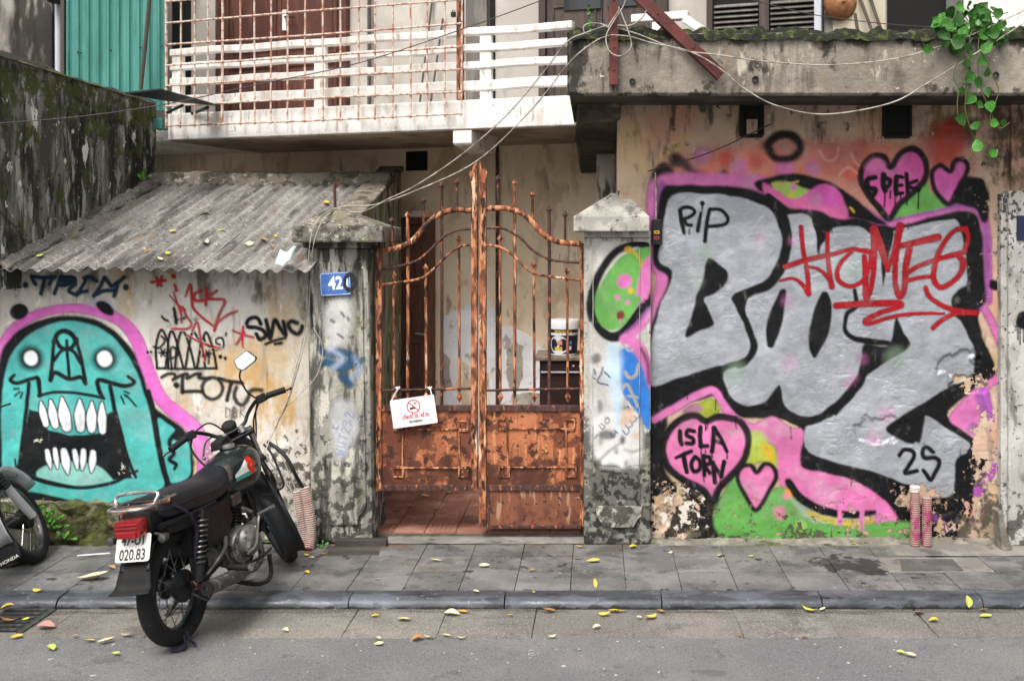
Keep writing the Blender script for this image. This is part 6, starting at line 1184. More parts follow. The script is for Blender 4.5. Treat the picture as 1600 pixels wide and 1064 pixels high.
# ================================================================== cabinet and paint bucket in the yard
cb = empty('old_cabinet', (-.15, 8.3, .03), label='dark wooden cabinet standing behind the right gate leaf', cat='cabinet')
kx0, kx1, ky0, ky1 = PX(839, 8.05), .12, 8.05, 8.5; kt = PZ(557, 8.05)
MB().box(kx0+.02, kx1, ky0+.02, ky1, .03, kt-.035).build('carcass', 'dark_wood', cb, bev=.004)
MB().box(kx0-.02, kx1+.01, ky0-.02, ky1+.02, kt-.033, kt).build('top', 'table_top_wood', cb, bev=.006)
MB().box(kx0+.04, kx1-.01, ky0+.004, ky0+.018, PZ(579, 8.05), PZ(567, 8.05)).build('drawer_front', 'dark_wood', cb, bev=.003)
MB().box(kx0+.03, kx1-.005, ky0+.0, ky0+.018, PZ(582.5, 8.05), PZ(580.3, 8.05)).build('pale_strip', 'white_pipe', cb)
for px in (896, 906): MB().ball(P(px, 572, 8.05), .009, 7, 5).build('knob', 'white_pipe', cb, smooth=60)
bk = empty('paint_bucket', (PX(882, 8.2), 8.2, kt), label='white and navy paint bucket on the old cabinet', cat='bucket')
bxc = PX(881, 8.2); s_ = 8.2/F; rT, rB = 23.5*s_, 20.5*s_; hB = PZ(505, 8.2)-kt
MB().lathe([(rB*.97, 0), (rB, .006), (rT, hB), (rT*.96, hB)], (bxc, 8.2, kt+.001), (0, 0, 1), 32).build('body', 'bucket_navy', bk, smooth=50)
MB().lathe([(rT*1.0, hB-.045), (rT*1.06, hB-.040), (rT*1.07, hB+.012), (rT*1.02, hB+.028), (rT*.9, hB+.030), (0, hB+.026)], (bxc, 8.2, kt+.001), (0, 0, 1), 32).build('lid', 'bucket_white', bk, smooth=50)
def rad(z): return rB+(rT-rB)*(z/hB)
def band(z0, z1, a0, a1, mat, name, lift=.0012):
    MB().grid(14, 2, lambda u, v: (bxc+(rad(z0+(z1-z0)*v)+lift)*math.sin(a0+(a1-a0)*u), 8.2-(rad(z0+(z1-z0)*v)+lift)*math.cos(a0+(a1-a0)*u), kt+.001+z0+(z1-z0)*v)).build(name, mat, bk, smooth=60)
band(hB*.64, hB*.72, -1.5, 1.5, 'bucket_white', 'white_stripe'); band(.002, .012, -1.5, 1.5, 'bucket_white', 'base_stripe')
m = MB(); n = 20; zc, ra_ = hB*.34, hB*.30
def wrap(dx, dz, lift): z = zc+dz; a = -.38+dx/rad(z); return (bxc+(rad(z)+lift)*math.sin(a), 8.2-(rad(z)+lift)*math.cos(a), kt+.001+z)
m.add([wrap(0, 0, .0012)]+[wrap(ra_*1.1*math.cos(2*math.pi*k/n), ra_*math.sin(2*math.pi*k/n), .0012) for k in range(n)], [(0, 1+k, 1+(k+1) % n) for k in range(n)]); m.build('round_picture', 'bucket_white', bk)
for (dx, dz, w, h, mt) in ((.012, .016, .040, .034, 'bucket_orange'), (.0, -.028, .062, .026, 'bucket_yellow'), (.014, -.022, .018, .014, 'bucket_green'), (-.02, -.02, .012, .012, 'bucket_green')):
    MB().grid(4, 2, lambda u, v: wrap(dx+w*(u-.5), dz+h*(v-.5), .0022)).build('picture_detail', mt, bk)
band(hB*.36, hB*.46, .45, .62, 'bucket_blue', 'blue_mark'); band(hB*.18, hB*.30, .42, .60, 'bucket_white', 'white_mark')
to = text('brand_lettering', 'MAXILITE', 'bucket_yellow', bk, Matrix.Translation((0, 0, 0)), .058, 0, .0016, xs=.60)
zt_ = hB*.80
for vtx in to.data.vertices:
    x, y = vtx.co.x, vtx.co.y; a = x/rT-.02; z = zt_+y; vtx.co = (bxc+(rad(z)+.0016)*math.sin(a)-bxc, -(rad(z)+.0016)*math.cos(a), z)
to.location = Vector((bxc, 8.2, kt+.001))-ORG[bk]
MB().tube(smooth_pts([(bxc+rT*1.06, 8.2, kt+hB-.02), (bxc+rT*1.14, 8.16, kt+hB-.07), (bxc+rT*1.0, 8.10, kt+hB-.10)], 5), .0025, 6).build('wire_handle', 'white_pipe', bk, smooth=60)
# ================================================================== motorcycles
M('tyre', C('#121212'), [dict(c=C('#201f1e'), s=9, lo=.5, hi=.7), dict(c=C('#38352f'), s=40, lo=.62, hi=.72, a=.6, seed=3)], rough=.85, coord='O', bump=[(60, .4, .003)])
M('black_paint', C('#0b0d0f'), [dict(c=C('#15181b'), s=9, lo=.5, hi=.7), dict(c=C('#2a2c30'), s=40, d=4, lo=.64, hi=.74, a=.5, seed=3)], rough=.42, coord='O', rl=(9, .30, .60))
M('black_matt', C('#0d0d0d'), [dict(c=C('#1a1918'), s=14, lo=.5, hi=.7)], rough=.75, coord='O')
M('grey_steel', C('#5b5a58'), [dict(c=C('#85837f'), s=20, lo=.5, hi=.68), dict(c=C('#5c3e2e'), s=26, lo=.6, hi=.7, a=.7, seed=4)], rough=.4, metal=.7, coord='O')
M('muffler_steel', C('#4f4f4f'), [dict(c=C('#85837e'), s=26, lo=.48, hi=.62, a=.8), dict(c=C('#54402f'), s=18, lo=.58, hi=.7, a=.8, seed=4)], rough=.45, metal=.5, coord='O')
M('chrome', C('#bdbcb9'), [dict(c=C('#857f76'), s=30, lo=.55, hi=.7)], rough=.25, metal=.9, coord='O')
M('mirror_glass', C('#eef2f3'), rough=.04, metal=1.0)
M('alloy', C('#7d7c79'), [dict(c=C('#b5b3ad'), s=16, lo=.5, hi=.7), dict(c=C('#2a2927'), s=20, lo=.5, hi=.66, seed=3)], rough=.45, metal=.6, coord='O')
M('seat_vinyl', C('#13161c'), [dict(c=C('#20242c'), s=7, lo=.45, hi=.7), dict(c=C('#6a6c70'), s=60, d=3, lo=.66, hi=.74, a=.5, seed=5)], rough=.42, coord='O', bump=[(160, .25, .001)])
M('tank_green', C('#141f1d'), [dict(c=C('#263d37'), s=5, lo=.5, hi=.7), dict(c=C('#6a5246'), s=7, lo=.60, hi=.7, a=.6, seed=4), dict(c=C('#8b8c86'), s=34, d=4, lo=.66, hi=.74, a=.5, seed=7)], rough=.28, coord='O', coat=.5)
M('tail_red', C('#861019'), [dict(c=C('#a3202a'), s=9, lo=.5, hi=.7)], rough=.18, coat=.6, coord='O')
M('plate_white', C('#dcdad3'), [dict(c=C('#b9b4a8'), s=14, lo=.58, hi=.72)], rough=.5, coord='O')
M('plate_black', C('#26241f'), rough=.6)
M('rope_violet', C('#191528'), [dict(c=C('#2c2742'), s=60, lo=.5, hi=.7)], rough=.8, coord='O')
M('rust_rope', C('#b06a48'), [dict(c=C('#d39a7c'), s=20, lo=.45, hi=.65)], rough=.8, coord='O')
M('decal_white', C('#c9ccc9'), rough=.4)
M('decal_red', C('#c22a20'), rough=.45)
M('decal_teal', C('#2f8a7a'), rough=.4)
M('decal_orange', C('#d8742a'), rough=.45)
M('silver_fender', C('#b5b6b9'), [dict(c=C('#cbcccf'), s=6, lo=.45, hi=.65), dict(c=C('#5e5f62'), s=20, lo=.6, hi=.7, seed=4)], rough=.3, metal=.25, coord='O')

def wheel(par, name, c, R, w, mX=None, tyre_mat='tyre', rim_mat='black_paint', drum=.075, nsp=28, spm='grey_steel'):
    """wheel lying in the xz plane with its axle along y"""
    X = mX or Matrix.Identity(4); rr = R-w*.80
    t = MB().lathe([(rr, -w*.30), (rr+.012, -w*.42), (R-w*.35, -w*.50), (R-.012, -w*.40), (R-.002, -w*.2), (R, 0), (R-.002, w*.2), (R-.012, w*.40), (R-w*.35, w*.50), (rr+.012, w*.42), (rr, w*.30)], c, (0, 1, 0), 56, closed=True)
    ty = t.xf(X).build(name, tyre_mat, par, smooth=50)
    MB().lathe([(rr+.004, -w*.34), (rr-.010, -w*.36), (rr-.018, -w*.22), (rr-.022, 0), (rr-.018, w*.22), (rr-.010, w*.36), (rr+.004, w*.34), (rr-.004, 0)], c, (0, 1, 0), 56, closed=True).xf(X).build('rim', rim_mat, ty, smooth=50)
    MB().lathe([(.014, -.085), (.03, -.075), (drum, -.06), (drum+.006, -.055), (drum+.006, -.03), (.045, -.02), (.045, .03), (drum*.8, .04), (drum*.8, .055), (.03, .07), (.014, .085)], c, (0, 1, 0), 28).xf(X).build('hub', 'black_paint', ty, smooth=35)
    m = MB(); c = Vector(c)
    for k in range(nsp):
        a = 2*math.pi*(k+.5)/nsp; sd = -1 if k % 2 else 1; a2 = a+(.42 if (k//2) % 2 else -.42)
        p = c+Vector((.058*math.cos(a2), sd*.042, .058*math.sin(a2))); q = c+Vector(((rr-.014)*math.cos(a), sd*.006, (rr-.014)*math.sin(a))); m.tube([p, q], .0022, 5)
    o = m.xf(X).build('spokes', spm, ty); o['kind'] = 'stuff'
    return ty

def strip(path, width, thick=.003, curve=.02, X=None, nseg=6, wfun=None):
    """bent sheet following a path in the xz plane"""
    m = MB(); n = len(path)
    def fn(u, v):
        i = min(int(u*(n-1)+1e-6), n-1); p = path[i]; a = path[max(i-1, 0)]; b = path[min(i+1, n-1)]
        t = Vector((b[0]-a[0], 0, b[1]-a[1])).normalized(); nrm = Vector((t.z, 0, -t.x)); wv = (v-.5)*2; w = width if wfun is None else wfun(u)
        return Vector((p[0], wv*w/2, p[1]))+nrm*(curve*wv*wv)
    m.grid(n-1, nseg, fn); return m
def coil(p, q, r, turns, wire):
    p, q = Vector(p), Vector(q); d = (q-p); L = d.length; d.normalize(); u = d.cross(Vector((0, 1, 0))).normalized(); w = d.cross(u); n = int(turns*10)
    return MB().tube([p+d*(L*k/n)+(u*math.cos(2*math.pi*k/10)+w*math.sin(2*math.pi*k/10))*r for k in range(n+1)], wire, 5)

mc = empty('motorcycle', (0, 0, 0), label='old black motorcycle with a dark green tank parked at the kerb', cat='motorcycle', local=True)
PHI, LEAN, PIT = 8.5, 6.4, 2.3
rc_ = G(284, 1004, ROADZ)
mc.matrix_world = Matrix.Translation((rc_[0], rc_[1], ROADZ+.003)) @ Matrix.Rotation(math.radians(90-PHI), 4, 'Z') @ Matrix.Rotation(math.radians(-PIT), 4, 'Y') @ Matrix.Rotation(math.radians(-LEAN), 4, 'X') @ Matrix.Scale(.965, 4)
WR = .285; AX = (0, 0, WR); WB = 1.115
wheel(mc, 'rear_wheel', AX, WR, .085)
RAKE = math.radians(27); STEER = math.radians(43); sax = Vector((-math.sin(RAKE), 0, math.cos(RAKE))); ffw = Vector((math.cos(RAKE), 0, math.sin(RAKE)))
FA = Vector((WB+.012, 0, WR)); S0 = FA-ffw*.045
ST = Matrix.Translation(S0) @ Matrix.Rotation(STEER, 4, sax) @ Matrix.Translation(-S0); ST = Matrix.Translation((0, 0, -.004)) @ ST
wheel(mc, 'front_wheel', FA, WR, .075, ST)
B = lambda m, n, mat, sm=45, **k: m.build(n, mat, mc, smooth=sm, **k)
# rear mudguard, flap, plate, lamp
ca = lambda a, r: (r*math.cos(math.radians(a)), WR+r*math.sin(math.radians(a)))
pth = smooth_pts([ca(35, .335), ca(70, .335), ca(100, .335), ca(125, .345), (-.225, .560), (-.265, .505), (-.292, .460)], 4)
B(strip(pth, .150, curve=.022), 'rear_mudguard', 'black_paint', solid=.004)
B(strip(smooth_pts([(-.285, .500), (-.312, .445), (-.332, .400), (-.372, .382)], 4), .17, curve=.003, wfun=lambda u: .15+.055*u), 'mud_flap', 'black_matt', solid=.004)
def tail(m, tilt, c): return m.xf(Matrix.Translation(c) @ Matrix.Rotation(math.radians(tilt), 4, 'Y'))
pc = (-.290, 0, .578)
plq = rrect(.176, .128, .012); pl = B(tail(MB().prism(plq, lambda u, v, w: (w, u, v), -.0015, .0015), 22, pc), 'licence_plate', 'plate_white', 0)
TP = Matrix.Translation(pc) @ Matrix.Rotation(math.radians(22), 4, 'Y') @ Matrix.Rotation(math.radians(-90), 4, 'Z') @ Matrix.Rotation(math.radians(90), 4, 'X')
text('plate_lettering', '47-U1', 'plate_black', pl, TP @ Matrix.Translation((0, .034, .0022)), .068, .0004, .0016, xs=.72); text('plate_lettering', '020.83', 'plate_black', pl, TP @ Matrix.Translation((0, -.034, .0022)), .070, .0004, .0016, xs=.72)
tl = MB(); tl.loft([[(x, y*k, .672+z*k) for y, z in rrect(.138, .084, .018)] for x, k in ((-.235, .82), (-.265, .96), (-.307, 1.0), (-.321, .93))]); tl = B(tl, 'tail_light', 'tail_red', 40)
for z in (.696, .679): MB().box(-.3275, -.315, -.058, .058, z-.0035, z+.0035).build('lens_rib', 'tail_red', tl, bev=.002)
MB().box(-.329, -.315, -.046, .054, .631, .664).build('lens_window', 'tail_red', tl, bev=.004)
hb = MB(); hb.loft([[(x, y*k, zc+z*k) for y, z in rrect(.150, .10, .02)] for x, k, zc in ((-.10, .9, .690), (-.18, 1.0, .685), (-.245, 1.0, .676))]); B(hb, 'tail_housing', 'black_matt', 40)
for s in (-1, 1): B(MB().tube([(-.21, s*.06, .62), (-.225, s*.13, .605)], .008, 8).lathe([(.014, 0), (.020, .015), (.020, .045), (.008, .05)], (-.22, s*.135, .605), (-1, 0, 0), 12), 'indicator_stalk', 'grey_steel')
# carrier rack
rk = MB(); B(MB().tube(smooth_pts([(-.04, .09, .755), (-.22, .10, .762), (-.31, .09, .765), (-.335, 0, .765), (-.31, -.09, .765), (-.22, -.10, .762), (-.04, -.09, .755)], 4), .008, 8), 'rack_loop', 'chrome')
B(MB().tube(smooth_pts([(-.23, .095, .69), (-.24, .095, .78), (-.20, .095, .812), (-.20, -.095, .812), (-.22, -.095, .77)], 5), .009, 8), 'grab_rail', 'chrome')
for s in (-1, 1): B(MB().tube([(-.03, s*.095, .67), (-.31, s*.09, .762)], .006, 6), 'rack_stay', 'grey_steel')
for k in range(3): B(MB().tube([(-.09-.075*k, -.09, .762), (-.09-.075*k, .09, .762)], .005, 6), 'rack_slat', 'grey_steel')
B(MB().tube(smooth_pts([(-.25, .085, .735), (-.20, .02, .742), (-.17, -.05, .745), (-.11, -.10, .750)], 4), .012, 7), 'orange_cloth', 'rust_rope')
# seat
sections = [(-.185, .060, .738, .700), (-.16, .105, .765, .655), (-.05, .110, .772, .640), (.10, .114, .766, .628), (.22, .114, .752, .618), (.32, .110, .742, .612), (.40, .106, .745, .615), (.46, .098, .765, .630), (.505, .080, .784, .655)]
def seat_ring(x, hw, zt, zb):
    return [(x, hw*a, zb+(zt-zb)*b) for a, b in ((-1, .0), (-1.02, .35), (-1.0, .66), (-.86, .90), (-.5, 1.0), (0, 1.02), (.5, 1.0), (.86, .90), (1.0, .66), (1.02, .35), (1, 0), (0, -.02))]
B(MB().loft([seat_ring(*s) for s in sections]), 'seat', 'seat_vinyl', 60, sub=1)
B(MB().loft([[(x, hw*1.0*a, zb-.06+.058*b) for a, b in ((-1, 0), (-1, 1), (1, 1), (1, 0))] for x, hw, zt, zb in sections[1:-1]]), 'seat_base', 'black_matt', 30)
B(MB().tube(smooth_pts([(x, -hw*1.02, zb+(zt-zb)*.52) for x, hw, zt, zb in sections[1:8]], 4), .004, 6), 'seat_piping', 'black_paint')
# tank
tsec = [(.44, .070, .72, .61), (.50, .115, .778, .572), (.62, .138, .810, .552), (.72, .142, .824, .552), (.80, .126, .820, .57), (.865, .085, .795, .60), (.885, .05, .77, .63)]
tk = MB().loft([[(x, hw*a, zb+(zt-zb)*b) for a, b in ((-.55, 0), (-.92, .22), (-1.0, .48), (-.93, .72), (-.7, .90), (-.3, .99), (0, 1.0), (.3, .99), (.7, .90), (.93, .72), (1.0, .48), (.92, .22), (.55, 0), (.15, .06), (-.15, .06))] for x, hw, zt, zb in tsec])
tank = B(tk, 'fuel_tank', 'tank_green', 60, sub=2)
def on_tank(x, b, lift=.004):
    for i in range(len(tsec)-1):
        if tsec[i][0] <= x <= tsec[i+1][0]:
            f = (x-tsec[i][0])/(tsec[i+1][0]-tsec[i][0]); hw, zt, zb = [tsec[i][j]+(tsec[i+1][j]-tsec[i][j])*f for j in (1, 2, 3)]; break
    aa = [(.22, .92), (.48, 1.0), (.72, .93), (.90, .7), (1.0, .3)]
    for j in range(len(aa)-1):
        if aa[j][0] <= b <= aa[j+1][0]: g2 = (b-aa[j][0])/(aa[j+1][0]-aa[j][0]); a = aa[j][1]+(aa[j+1][1]-aa[j][1])*g2; break
    return (x, -hw*a*.985-lift, zb+(zt-zb)*b)
MB().grid(10, 4, lambda u, v: on_tank(.505+.12*u, .56+.26*v*(0.3+.7*u), .007)).build('white_decal', 'decal_white', tank, smooth=60)
MB().grid(10, 3, lambda u, v: on_tank(.505+.19*u, .47+.08*v, .007)).build('teal_stripe', 'decal_teal', tank, smooth=60)
m = MB(); n = 6
for k in range(n):
    a = 2*math.pi*k/n; c0 = (.648+.020*math.cos(a), .66+.11*math.sin(a)); pts = [c0]+[(c0[0]+.017*math.cos(t), c0[1]+.09*math.sin(t)) for t in [2*math.pi*j/9 for j in range(9)]]
    m.add([on_tank(x, min(max(b, .24), .97), .0085) for x, b in pts], [(0, 1+j, 1+(j+1) % 9) for j in range(9)])
m.build('red_flower_decal', 'decal_red', tank); MB().add([on_tank(.648, .66, .011)]+[on_tank(.648+.010*math.cos(t), .66+.05*math.sin(t), .010) for t in [2*math.pi*j/8 for j in range(8)]], [(0, 1+j, 1+(j+1) % 8) for j in range(8)]).build('flower_centre', 'decal_orange', tank)
MB().lathe([(.030, -.012), (.038, -.006), (.038, .010), (.030, .016), (0, .017)], (.70, .015, .828), (0, 0, 1), 18).build('fuel_cap', 'chrome', tank, smooth=40)
B(MB().hexa([(.66, .03, .822), (.66, .10, .81), (.75, .10, .815), (.75, .03, .828), (.665, .032, .868), (.665, .10, .862), (.76, .10, .878), (.76, .032, .884)]), 'tank_box', 'black_matt', 0, bev=.006)
# frame, swing arm, engine
def tubes(name, lines, r, mat='black_paint'):
    for p in lines: B(MB().tube(smooth_pts(p, 5) if len(p) > 2 else p, r, 9), name, mat)
tubes('frame_tube', [[(.86, 0, .80), (.80, 0, .66), (.70, 0, .42), (.66, 0, .26)], [(.66, -.09, .25), (.52, -.10, .20), (.36, -.10, .24)], [(.66, .09, .25), (.52, .10, .20), (.36, .10, .24)], [(.84, 0, .73), (.60, 0, .62), (.30, 0, .62)], [(.36, -.10, .25), (.32, -.10, .45), (.30, -.09, .62)], [(.36, .10, .25), (.32, .10, .45), (.30, .09, .62)], [(.30, -.09, .62), (.05, -.105, .63), (-.22, -.10, .65)], [(.30, .09, .62), (.05, .105, .63), (-.22, .10, .65)]], .015)
B(MB().tube([(.905, 0, .62), (.835, 0, .76)], .032, 14), 'steering_head', 'black_paint')
tubes('swing_arm', [[(-.03, -.105, .285), (.15, -.115, .30), (.38, -.10, .34)], [(-.03, .105, .285), (.15, .115, .30), (.38, .10, .34)]], .018)
for s in (-1, 1):
    B(MB().tube([(.0, s*.135, .30), (.045, s*.135, .42)], .024, 10), 'shock_body', 'black_matt'); B(coil((.025, s*.135, .385), (.105, s*.135, .60), .027, 9, .0048), 'shock_spring', 'grey_steel'); B(MB().tube([(.02, s*.135, .36), (.115, s*.135, .63)], .013, 8), 'shock_rod', 'black_matt')
    B(MB().lathe([(.0, -.02), (.022, -.02), (.022, .02), (0, .02)], (0, s*.115, .285), (0, 1, 0), 10), 'axle_nut', 'rust_bar_dark')
eng = MB(); eng.loft([[(.38+.26*math.cos(t)*.5+.12, y, .325+.105*math.sin(t)*k) for t in [2*math.pi*j/18 for j in range(18)]] for y, k in ((-.125, .9), (-.105, 1), (.105, 1), (.125, .9))]); B(eng, 'crankcase', 'alloy', 40)
B(MB().lathe([(0, 0), (.062, .0), (.083, -.012), (.088, -.03), (.088, -.06)], (.53, -.150, .335), (0, -1, 0), 26).xf(Matrix.Identity(4)), 'engine_cover', 'black_paint', 40)
B(MB().lathe([(.088, .03), (.086, 0), (.068, -.022), (.03, -.030), (0, -.031)], (.53, -.145, .335), (0, 1, 0), 26), 'clutch_cover', 'alloy', 40)
for k in range(7):
    a = 2*math.pi*k/7; B(MB().lathe([(.007, .004), (.007, -.004), (0, -.005)], (.53+.078*math.cos(a), -.158, .335+.078*math.sin(a)), (0, 1, 0), 8), 'cover_bolt', 'chrome', 0)
B(MB().lathe([(.030, .02), (.030, -.02), (.02, -.026), (0, -.026)], (.655, -.10, .40), (0, 1, 0), 14).tube(smooth_pts([(.60, -.07, .50), (.64, -.11, .46), (.655, -.10, .42)], 4), .012, 8), 'carburettor', 'alloy')
cyl = MB(); cd = Vector((.35, 0, .94)).normalized(); c0 = Vector((.545, 0, .42))
for k in range(8): cyl.obox(c0+cd*(.018*k), (.15, .16, .006), Matrix.Rotation(math.radians(20), 3, 'Y'))
cyl.tube([c0-cd*.03, c0+cd*.16], .055, 14); B(cyl, 'cylinder_fins', 'black_matt', 0)
B(MB().box(.06, .44, -.085, .085, .40, .615), 'airbox', 'black_matt', 0, bev=.02)
for s in (-1, 1): B(MB().prism([(.10, .60), (.40, .61), (.43, .50), (.34, .40), (.16, .42)], lambda u, v, w: (u, w, v), s*.112-.006, s*.112+.006), 'side_cover', 'black_paint', 0, bev=.005)
B(MB().box(.455, .545, -.115, -.075, .545, .605), 'relay_box', 'grey_steel', 0, bev=.006)
mp = smooth_pts([(.63, -.05, .44), (.70, -.08, .34), (.66, -.13, .22), (.52, -.165, .19), (.40, -.175, .21)], 5)
B(MB().tube(mp, .018, 10), 'exhaust_pipe', 'muffler_steel')
B(MB().tube([(.42, -.175, .205), (.36, -.178, .218), (.33, -.18, .222), (.02, -.195, .268), (-.035, -.197, .275)], [.020, .030, .037, .037, .034], 16), 'muffler', 'muffler_steel'); B(MB().lathe([(.036, 0), (.036, -.012), (.014, -.012), (.012, .05)], (-.035, -.197, .275), (1, -.05, -.15), 16), 'muffler_tip', 'black_matt')
# pegs, stands, kick lever, chain guard
B(MB().tube([(.26, -.10, .30), (.245, -.17, .285)], .012, 8), 'peg_stay', 'grey_steel'); B(MB().tube([(.245, -.16, .285), (.235, -.285, .28)], .017, 12), 'foot_peg', 'black_matt'); B(MB().lathe([(.02, 0), (.02, .01), (0, .012)], (.235, -.285, .28), (-.1, -1, 0), 10), 'peg_cap', 'chrome')
tubes('peg_bracket', [[(.10, -.12, .30), (.22, -.16, .38), (.32, -.12, .42)], [(.22, -.16, .38), (.27, -.16, .285)]], .011, 'grey_steel')
B(MB().tube([(.245, .16, .285), (.235, .285, .28)], .017, 12), 'foot_peg', 'black_matt')
B(MB().tube(smooth_pts([(.455, -.16, .285), (.475, -.205, .33), (.50, -.215, .43), (.515, -.22, .47)], 4), .008, 8), 'kick_lever', 'chrome'); B(MB().tube([(.515, -.21, .475), (.60, -.27, .495)], [.010, .013], 8), 'kick_pad', 'grey_steel')
B(MB().tube(smooth_pts([(.40, -.16, .24), (.55, -.19, .235), (.64, -.20, .25)], 4), .008, 7), 'brake_pedal', 'black_matt')
B(MB().tube(smooth_pts([(.34, -.12, .18), (.50, -.18, .10), (.60, -.20, .11), (.63, -.19, .22)], 5), .012, 8), 'crash_bar', 'black_matt')
B(MB().tube([(.42, .12, .22), (.34, .29, .012)], .012, 8), 'side_stand', 'black_matt'); B(MB().box(.30, .38, .275, .32, -.008, .010), 'stand_foot', 'black_matt', 0)
B(MB().box(-.05, .36, .085, .115, .30, .385), 'chain_guard', 'black_paint', 0, bev=.008)
B(MB().tube([(-.02, -.10, .25), (.06, -.13, .18), (.28, -.12, .24)], .006, 6), 'brake_rod', 'grey_steel')
# front fork, mudguard, lamp, bars (steered together)
BS = lambda m, n, mat, sm=45, **k: B(m.xf(ST), n, mat, sm, **k)
up = lambda t, o=(0, 0, 0): FA+sax*t+Vector(o)
for s in (-1, 1):
    BS(MB().tube([up(-.02, (0, s*.088, 0)), up(.30, (0, s*.088, 0))], .024, 12), 'fork_leg', 'black_paint'); BS(MB().tube([up(.29, (0, s*.088, 0)), up(.66, (0, s*.088, 0))], .016, 12), 'fork_tube', 'chrome')
for t in (.44, .645): BS(MB().obox(up(t), (.06, .22, .026), Matrix.Rotation(-RAKE, 3, 'Y')), 'fork_yoke', 'black_paint', 0, bev=.006)
fp = [(FA.x+.305*math.cos(math.radians(a)), FA.z+.305*math.sin(math.radians(a))) for a in range(40, 226, 12)]
BS(strip(list(reversed([(x, z) for x, z in fp]))[::-1], .13, curve=.030), 'front_mudguard', 'black_paint', 60, solid=.004)
for s in (-1, 1): BS(MB().tube([up(.02, (0, s*.075, 0)), up(.33, (-.05, s*.055, .02))], .006, 6), 'mudguard_stay', 'grey_steel')
BS(MB().lathe([(.05, -.09), (.085, -.05), (.092, 0), (.088, .012), (.06, .03), (0, .038)], up(.545, (.10, 0, .0)), (1, 0, .05), 22), 'headlamp', 'black_paint', 40)
BS(MB().lathe([(.036, -.045), (.042, 0), (.042, .018), (.036, .026), (0, .026)], up(.70, (.045, .0, .02)), (-.5, 0, .86), 18), 'speedometer', 'black_matt', 40)
hbz = up(.69)
HP = lambda y, dx, dz: (hbz.x+dx, y, hbz.z+dz)
bar_pts = smooth_pts([HP(.335, -.110, .085), HP(.235, -.075, .100), HP(.185, -.035, .098), HP(.125, .012, .055), HP(.075, .010, .010), HP(0, .008, .0), HP(-.075, .010, .010), HP(-.125, .012, .055), HP(-.185, -.035, .098), HP(-.235, -.075, .100), HP(-.335, -.110, .085)], 4)
BS(MB().tube(bar_pts, .011, 10), 'handlebar', 'black_paint')
for s in (-1, 1):
    BS(MB().tube([HP(s*.245, -.078, .099), HP(s*.345, -.113, .084)], .0185, 14), 'hand_grip', 'black_matt'); BS(MB().box(-.024, .024, -.028, .028, -.024, .024).xf(Matrix.Translation(HP(s*.215, -.062, .10))), 'switch_block', 'black_matt', 0, bev=.008)
    BS(MB().tube(smooth_pts([HP(s*.19, -.005, .095), HP(s*.25, .0, .085), HP(s*.33, -.045, .075), HP(s*.38, -.07, .072)], 4), .0055, 7).ball(HP(s*.383, -.071, .072), .009, 7, 5), 'brake_lever', 'black_matt' if s < 0 else 'grey_steel')
    BS(MB().tube([HP(s*.05, .005, -.03), HP(s*.05, .010, .012)], .020, 12), 'bar_clamp', 'chrome')
BS(MB().tube(smooth_pts([HP(.10, .03, .03), HP(.16, -.03, .02), HP(.21, -.12, -.03), HP(.215, -.15, -.04)], 4), .005, 6).ball(HP(.215, -.152, -.042), .011, 7, 5), 'choke_lever', 'grey_steel')
# right mirror
ms = smooth_pts([HP(-.19, -.035, .115), HP(-.165, -.03, .175), HP(-.165, -.03, .26), HP(-.19, -.03, .300)], 5)
BS(MB().tube(ms, .0055, 7), 'mirror_stem', 'black_matt')
mcn = ST @ Vector(HP(-.235, -.03, .338)); mir = [(.058, .002), (.052, .012), (-.008, .050), (-.018, .050), (-.058, .012), (-.060, .002), (-.052, -.010), (.008, -.050), (.022, -.052), (.046, -.036)]
def mirror_face(u, v, w):   # rounded housing turned to the rider, tilted with the bars
    q = Matrix.Rotation(math.radians(-14), 3, 'X') @ Vector((w, u, v)); return q
inv_lean = Matrix.Rotation(math.radians(24), 3, 'X')
mf = lambda d0, d1, k: MB().prism([(u*k, v*k) for u, v in mir], lambda u, v, w: mcn+Matrix.Rotation(math.radians(14), 3, 'Z') @ (Matrix.Rotation(math.radians(8), 3, 'Y') @ Vector((w, u, v))), d0, d1)
B(mf(-.004, .018, 1.09), 'mirror_shell', 'black_matt', 40); B(mf(-.0055, -.0042, 1.0), 'mirror_glass', 'mirror_glass', 0)
# cables
for pts, r, mt in (([HP(-.20, -.02, .10), HP(-.17, .09, .02), HP(-.13, .12, -.08), HP(-.05, .06, -.20)], .005, 'pvc_black'), ([HP(-.21, .02, .085), HP(-.15, .16, -.02), HP(-.10, .20, -.2), HP(-.08, .10, -.34), HP(-.06, .02, -.42)], .005, 'pvc_black'),
                   ([HP(.20, -.01, .09), HP(.24, -.02, .02), HP(.22, -.16, -.10), HP(.12, -.22, -.22), HP(.06, -.2, -.26)], .006, 'pvc_black'), ([HP(.19, .0, .10), HP(.08, .10, .10), HP(.02, .12, .0), HP(.0, .06, -.12)], .005, 'pvc_black'), ([HP(-.06, .06, .0), HP(-.10, .13, -.05), HP(-.10, .16, -.18), HP(-.09, .11, -.30)], .004, 'pvc_black')):
    BS(MB().tube(smooth_pts(pts, 6), r, 7), 'control_cable', mt)
tubes('wiring', [[(.88, -.09, .70), (.93, -.13, .55), (.86, -.14, .50), (.78, -.10, .52)], [(.90, .05, .74), (.82, .12, .62), (.74, .10, .56)]], .005, 'pvc_black')
